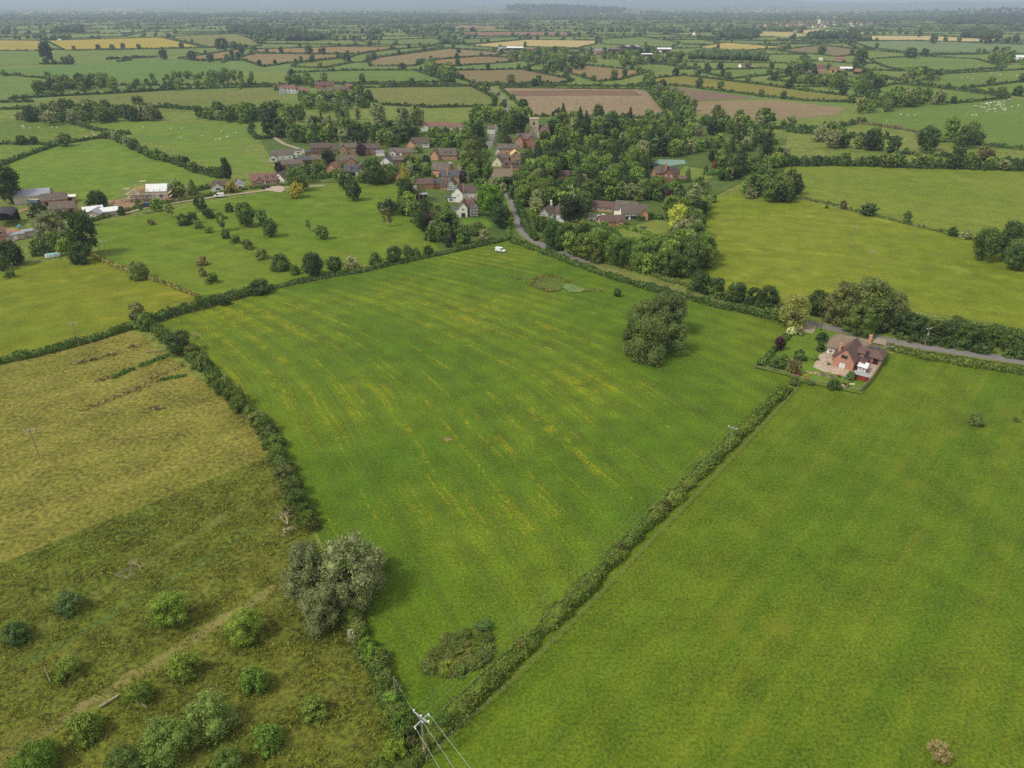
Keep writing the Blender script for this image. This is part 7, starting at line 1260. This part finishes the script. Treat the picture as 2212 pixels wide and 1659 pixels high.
w('leafy green tree in the pair of dark clumps in the sheep field', 'trees in the sheep field', [(1998, 316), (2010, 300), (2110, 296), (2115, 318)], 9, (9, 13))
w('leafy green tree in the copse at the edge of the wide field', 'trees of the round copse', [(1595, 424), (1640, 396), (1700, 398), (1722, 420), (1712, 438), (1660, 438)], 30, (6, 10), BB + ['willow'])
w('leafy green tree in the dark clump at the right edge', 'trees of the right edge clump', [(2110, 560), (2140, 530), (2240, 520), (2330, 560), (2300, 600), (2180, 592)], 22, (7, 11), ['broadleaf', 'bush'], ('dark', 'mid', 'olive'))
w('leafy green tree among the narrow right fields', 'trees among the narrow fields', [(1705, 300), (1800, 300), (1960, 330), (1960, 338), (1800, 316)], 12, (8, 12), BB + ['willow'])
for x, y in along([(1560, 392), (1690, 360), (1800, 357), (2000, 363), (2212, 368), (2500, 374)], 34, 2): s_ = random.uniform(6, 10); tree(random.choice(BB), x, y, s_, s_ * .95, random.choice(VC), 'leafy tree rising from the broad dark hedge above the wide fields', 'trees of the broad dark hedge')
for x, y in along([(240, 296), (330, 341), (380, 353), (478, 386)], 15, 1.5): s_ = random.uniform(5, 8); tree(random.choice(BB), x, y, s_, s_ * .95, random.choice(VC), 'leafy tree rising from the thick hedge behind the hill pasture', 'trees of the thick hedge')
for x, y in along([(1100, 300), (1094, 240), (1088, 215), (1070, 198)], 14, 9): s_ = random.uniform(4, 7); tree('bush', x, y, s_, s_ * .8, random.choice(VC), 'bush beside the road climbing out of the village', 'bushes beside the upper road')
for (x, y, wd, hr, c, lb) in ((1786, 446, 10, .8, 'mid', 'small bush at the left of the thin hedge'), (1822, 442, 15, 1.2, 'brown', 'brown pointed tree on the thin hedge'), (1878, 452, 40, .6, 'dark', 'clump of bushes on the thin hedge'), (1960, 468, 21, 1.2, 'mid', 'upright tree on the thin hedge'), (2060, 500, 24, .8, 'dark', 'dark bush on the thin hedge'), (2088, 506, 26, .7, 'grey', 'grey bush near the right end of the thin hedge'), (2030, 210, 34, .85, 'grey', 'pale grey willow in the bright pasture'), (2110, 905, 34, .75, 'olive', 'small lone tree in the near right pasture'), (2026, 1625, 64, .7, (124, 114, 74), 'nearly leafless tree at the bottom right'), (2195, 905, 16, .7, 'olive', 'small bush at the right edge of the near pasture'), (896, 655 - 400, 40, 1.2, 'grey', 'tall grey green tree above the long white house')): T('sparse' if wd == 64 else 'bush' if hr < .9 and wd < 40 else 'broadleaf', x, y, wd, hr, c, lb)
for (x, y, wd, hr, c, lb) in ((2008, 309 - 12, 52, 1.0, 'dark', 'big dark round tree in the sheep field'), (2086, 293, 50, .95, 'mid', 'greyer round tree right of the big dark one'), (1800, 300, 38, 1.0, 'grey', 'pale willow in the narrow fields'), (1820, 304, 28, 1.0, 'dark', 'dark tree beside the pale willow'), (2074, 330, 32, .85, 'dark', 'square dark tree in the lower narrow field'), (2130, 332, 36, .8, 'brown', 'thin brownish tree right of the square one'), (1938, 340, 32, .85, 'dark', 'round dark tree rising over the broad hedge'), (45, 302, 26, .75, 'dark', 'dark bush on the straight left hedge, left one'), (72, 303, 22, .75, 'dark', 'dark bush on the straight left hedge, right one'), (137, 301, 34, .8, 'olive', 'olive round tree at the corner of the hill pasture'), (298, 222, 30, .95, 'olive', 'lone olive tree in the long pasture'), (226, 291, 18, .8, 'olive', 'bush at the top of the thick hedge'), (99, 112, 26, 1.6, 'deep', 'tall dark tree clump beside the yellow field'), (103, 164, 18, 1.0, 'dark', 'round tree on the far left hedge'), (352, 118, 22, .9, 'dark', 'dark tree on the far green field'), (479, 95, 30, .8, 'dark', 'dark tree group below the rape field'), (505, 97, 18, .8, 'dark', 'small dark tree right of the group'), (414, 120, 20, 1.0, 'dark', 'tree at the left of the tan field'), (455, 125, 18, .9, 'dark', 'tree on the small tan field hedge'), (667, 108, 18, 1.0, 'dark', 'lone tree on the upper tan field'), (990, 109, 12, 1.0, 'dark', 'lone tree in the grey tan field'), (1775, 108, 22, .8, 'dark', 'dark tree beside the far crossroads'), (1860, 122, 30, .9, 'dark', 'big dark tree right of the pink cottage'), (1968, 114, 28, .75, 'dark', 'wide dark tree at the far crossroads'), (2018, 84, 18, 1.0, 'dark', 'leaning dark tree on the pale wheat strip'), (2043, 84, 12, 1.0, 'olive', 'thin tree on the pale wheat strip'), (2072, 85, 10, 1.0, 'olive', 'thinnest tree on the pale wheat strip'), (2136, 84, 22, .9, 'dark', 'dark tree at the right end of the wheat strip'), (1988, 73, 14, .9, 'dark', 'dark tree in the bluish far field')):
    T('broadleaf', x, y, wd, hr, c, lb)
# rushes, sedge and tussocks
def tufts(name, pts, size, col, spread, n, tall=1.0):
    P = np.array([(x + rng.normal() * spread, y + rng.normal() * spread * .7) for x, y in pts for _ in range(n)]); P3 = np.column_stack([P, np.full(len(P), .3) + rng.random(len(P)) * size * tall]); N = unit(rng.normal(size=P3.shape) * np.array([1, 1, .3]) + np.array([0, -.3, .5]))
    o = link(name, mk_mesh(name, [leaves(P3, N, size, .7, .7, .4) + (0,)], [FOL])); o.color = lin(col, KF); return tag(o, kind='stuff')
rs = []
for a, b in (((185, 886), (240, 862)), ((240, 862), (320, 836)), ((285, 846), (350, 820)), ((320, 822), (392, 792)), ((212, 824), (240, 816)), ((225, 771), (245, 766)), ((165, 786), (178, 784)), ((195, 778), (205, 776)), ((280, 752), (298, 748))): rs += along([a, b], 13, .5)
rs += along([(331, 884), (345, 883)], 12, .3)
tufts('dead_rushes', rs, .42, (122, 110, 72), .5, 4)
tufts('green_rushes', along([(247, 816), (285, 800)], 30, .5) + along([(308, 790), (360, 770)], 34, .5) + along([(350, 822), (400, 812)], 24, .5), .4, (72, 104, 44), .5, 4)
tufts('sedge', along([(1096, 597), (1122, 605), (1150, 616), (1186, 632)], 50, .5) + along([(1155, 606), (1172, 597), (1196, 597), (1232, 611)], 60, .6) + along([(1148, 612), (1160, 609)], 20, .6) + along([(1262, 629), (1300, 629)], 34, .6) + along([(1180, 628), (1200, 631)], 18, .5), .4, (104, 100, 56), .6, 2)
pp = [G(*p) for p in [(-500, 1420), (0, 1225), (583, 990), (640, 1090), (690, 1180), (620, 1240), (610, 1330), (740, 1370), (830, 1520), (880, 1640), (860, 1700), (-500, 1700)]]
xs = [p[0] for p in pp]; yv = [p[1] for p in pp]; sc_ = []
while len(sc_) < 16000:
    x, y = random.uniform(min(xs), max(xs)), random.uniform(min(yv), max(yv))
    if inside(x, y, pp) and math.sin(x * .9 + 2 * math.sin(y * .31)) + math.sin(y * .83 + 1.7 * math.sin(x * .27)) > random.uniform(-1.2, 1.6): sc_.append((x, y))
tufts('rough_grass', sc_[:7000], .17, (112, 112, 40), .35, 2, .8); tufts('rough_grass', sc_[7000:13000], .18, (84, 100, 36), .35, 2, .8); tufts('rough_grass', sc_[13000:], .15, (112, 106, 48), .3, 1, .8)
sk = []
for p_ in PLANTS:
    if math.hypot(p_[2], p_[3]) < 125 and p_[3] < 125 and p_[2] < -14:
        for k in range(int(26 * p_[4])): a = random.uniform(0, 6.28); q = p_[4] * random.uniform(.3, .62); sk.append((p_[2] + q * math.cos(a), p_[3] + q * math.sin(a)))
tufts('long_grass', sk, .16, (82, 96, 36), .12, 2, 1.3)
plant_all()
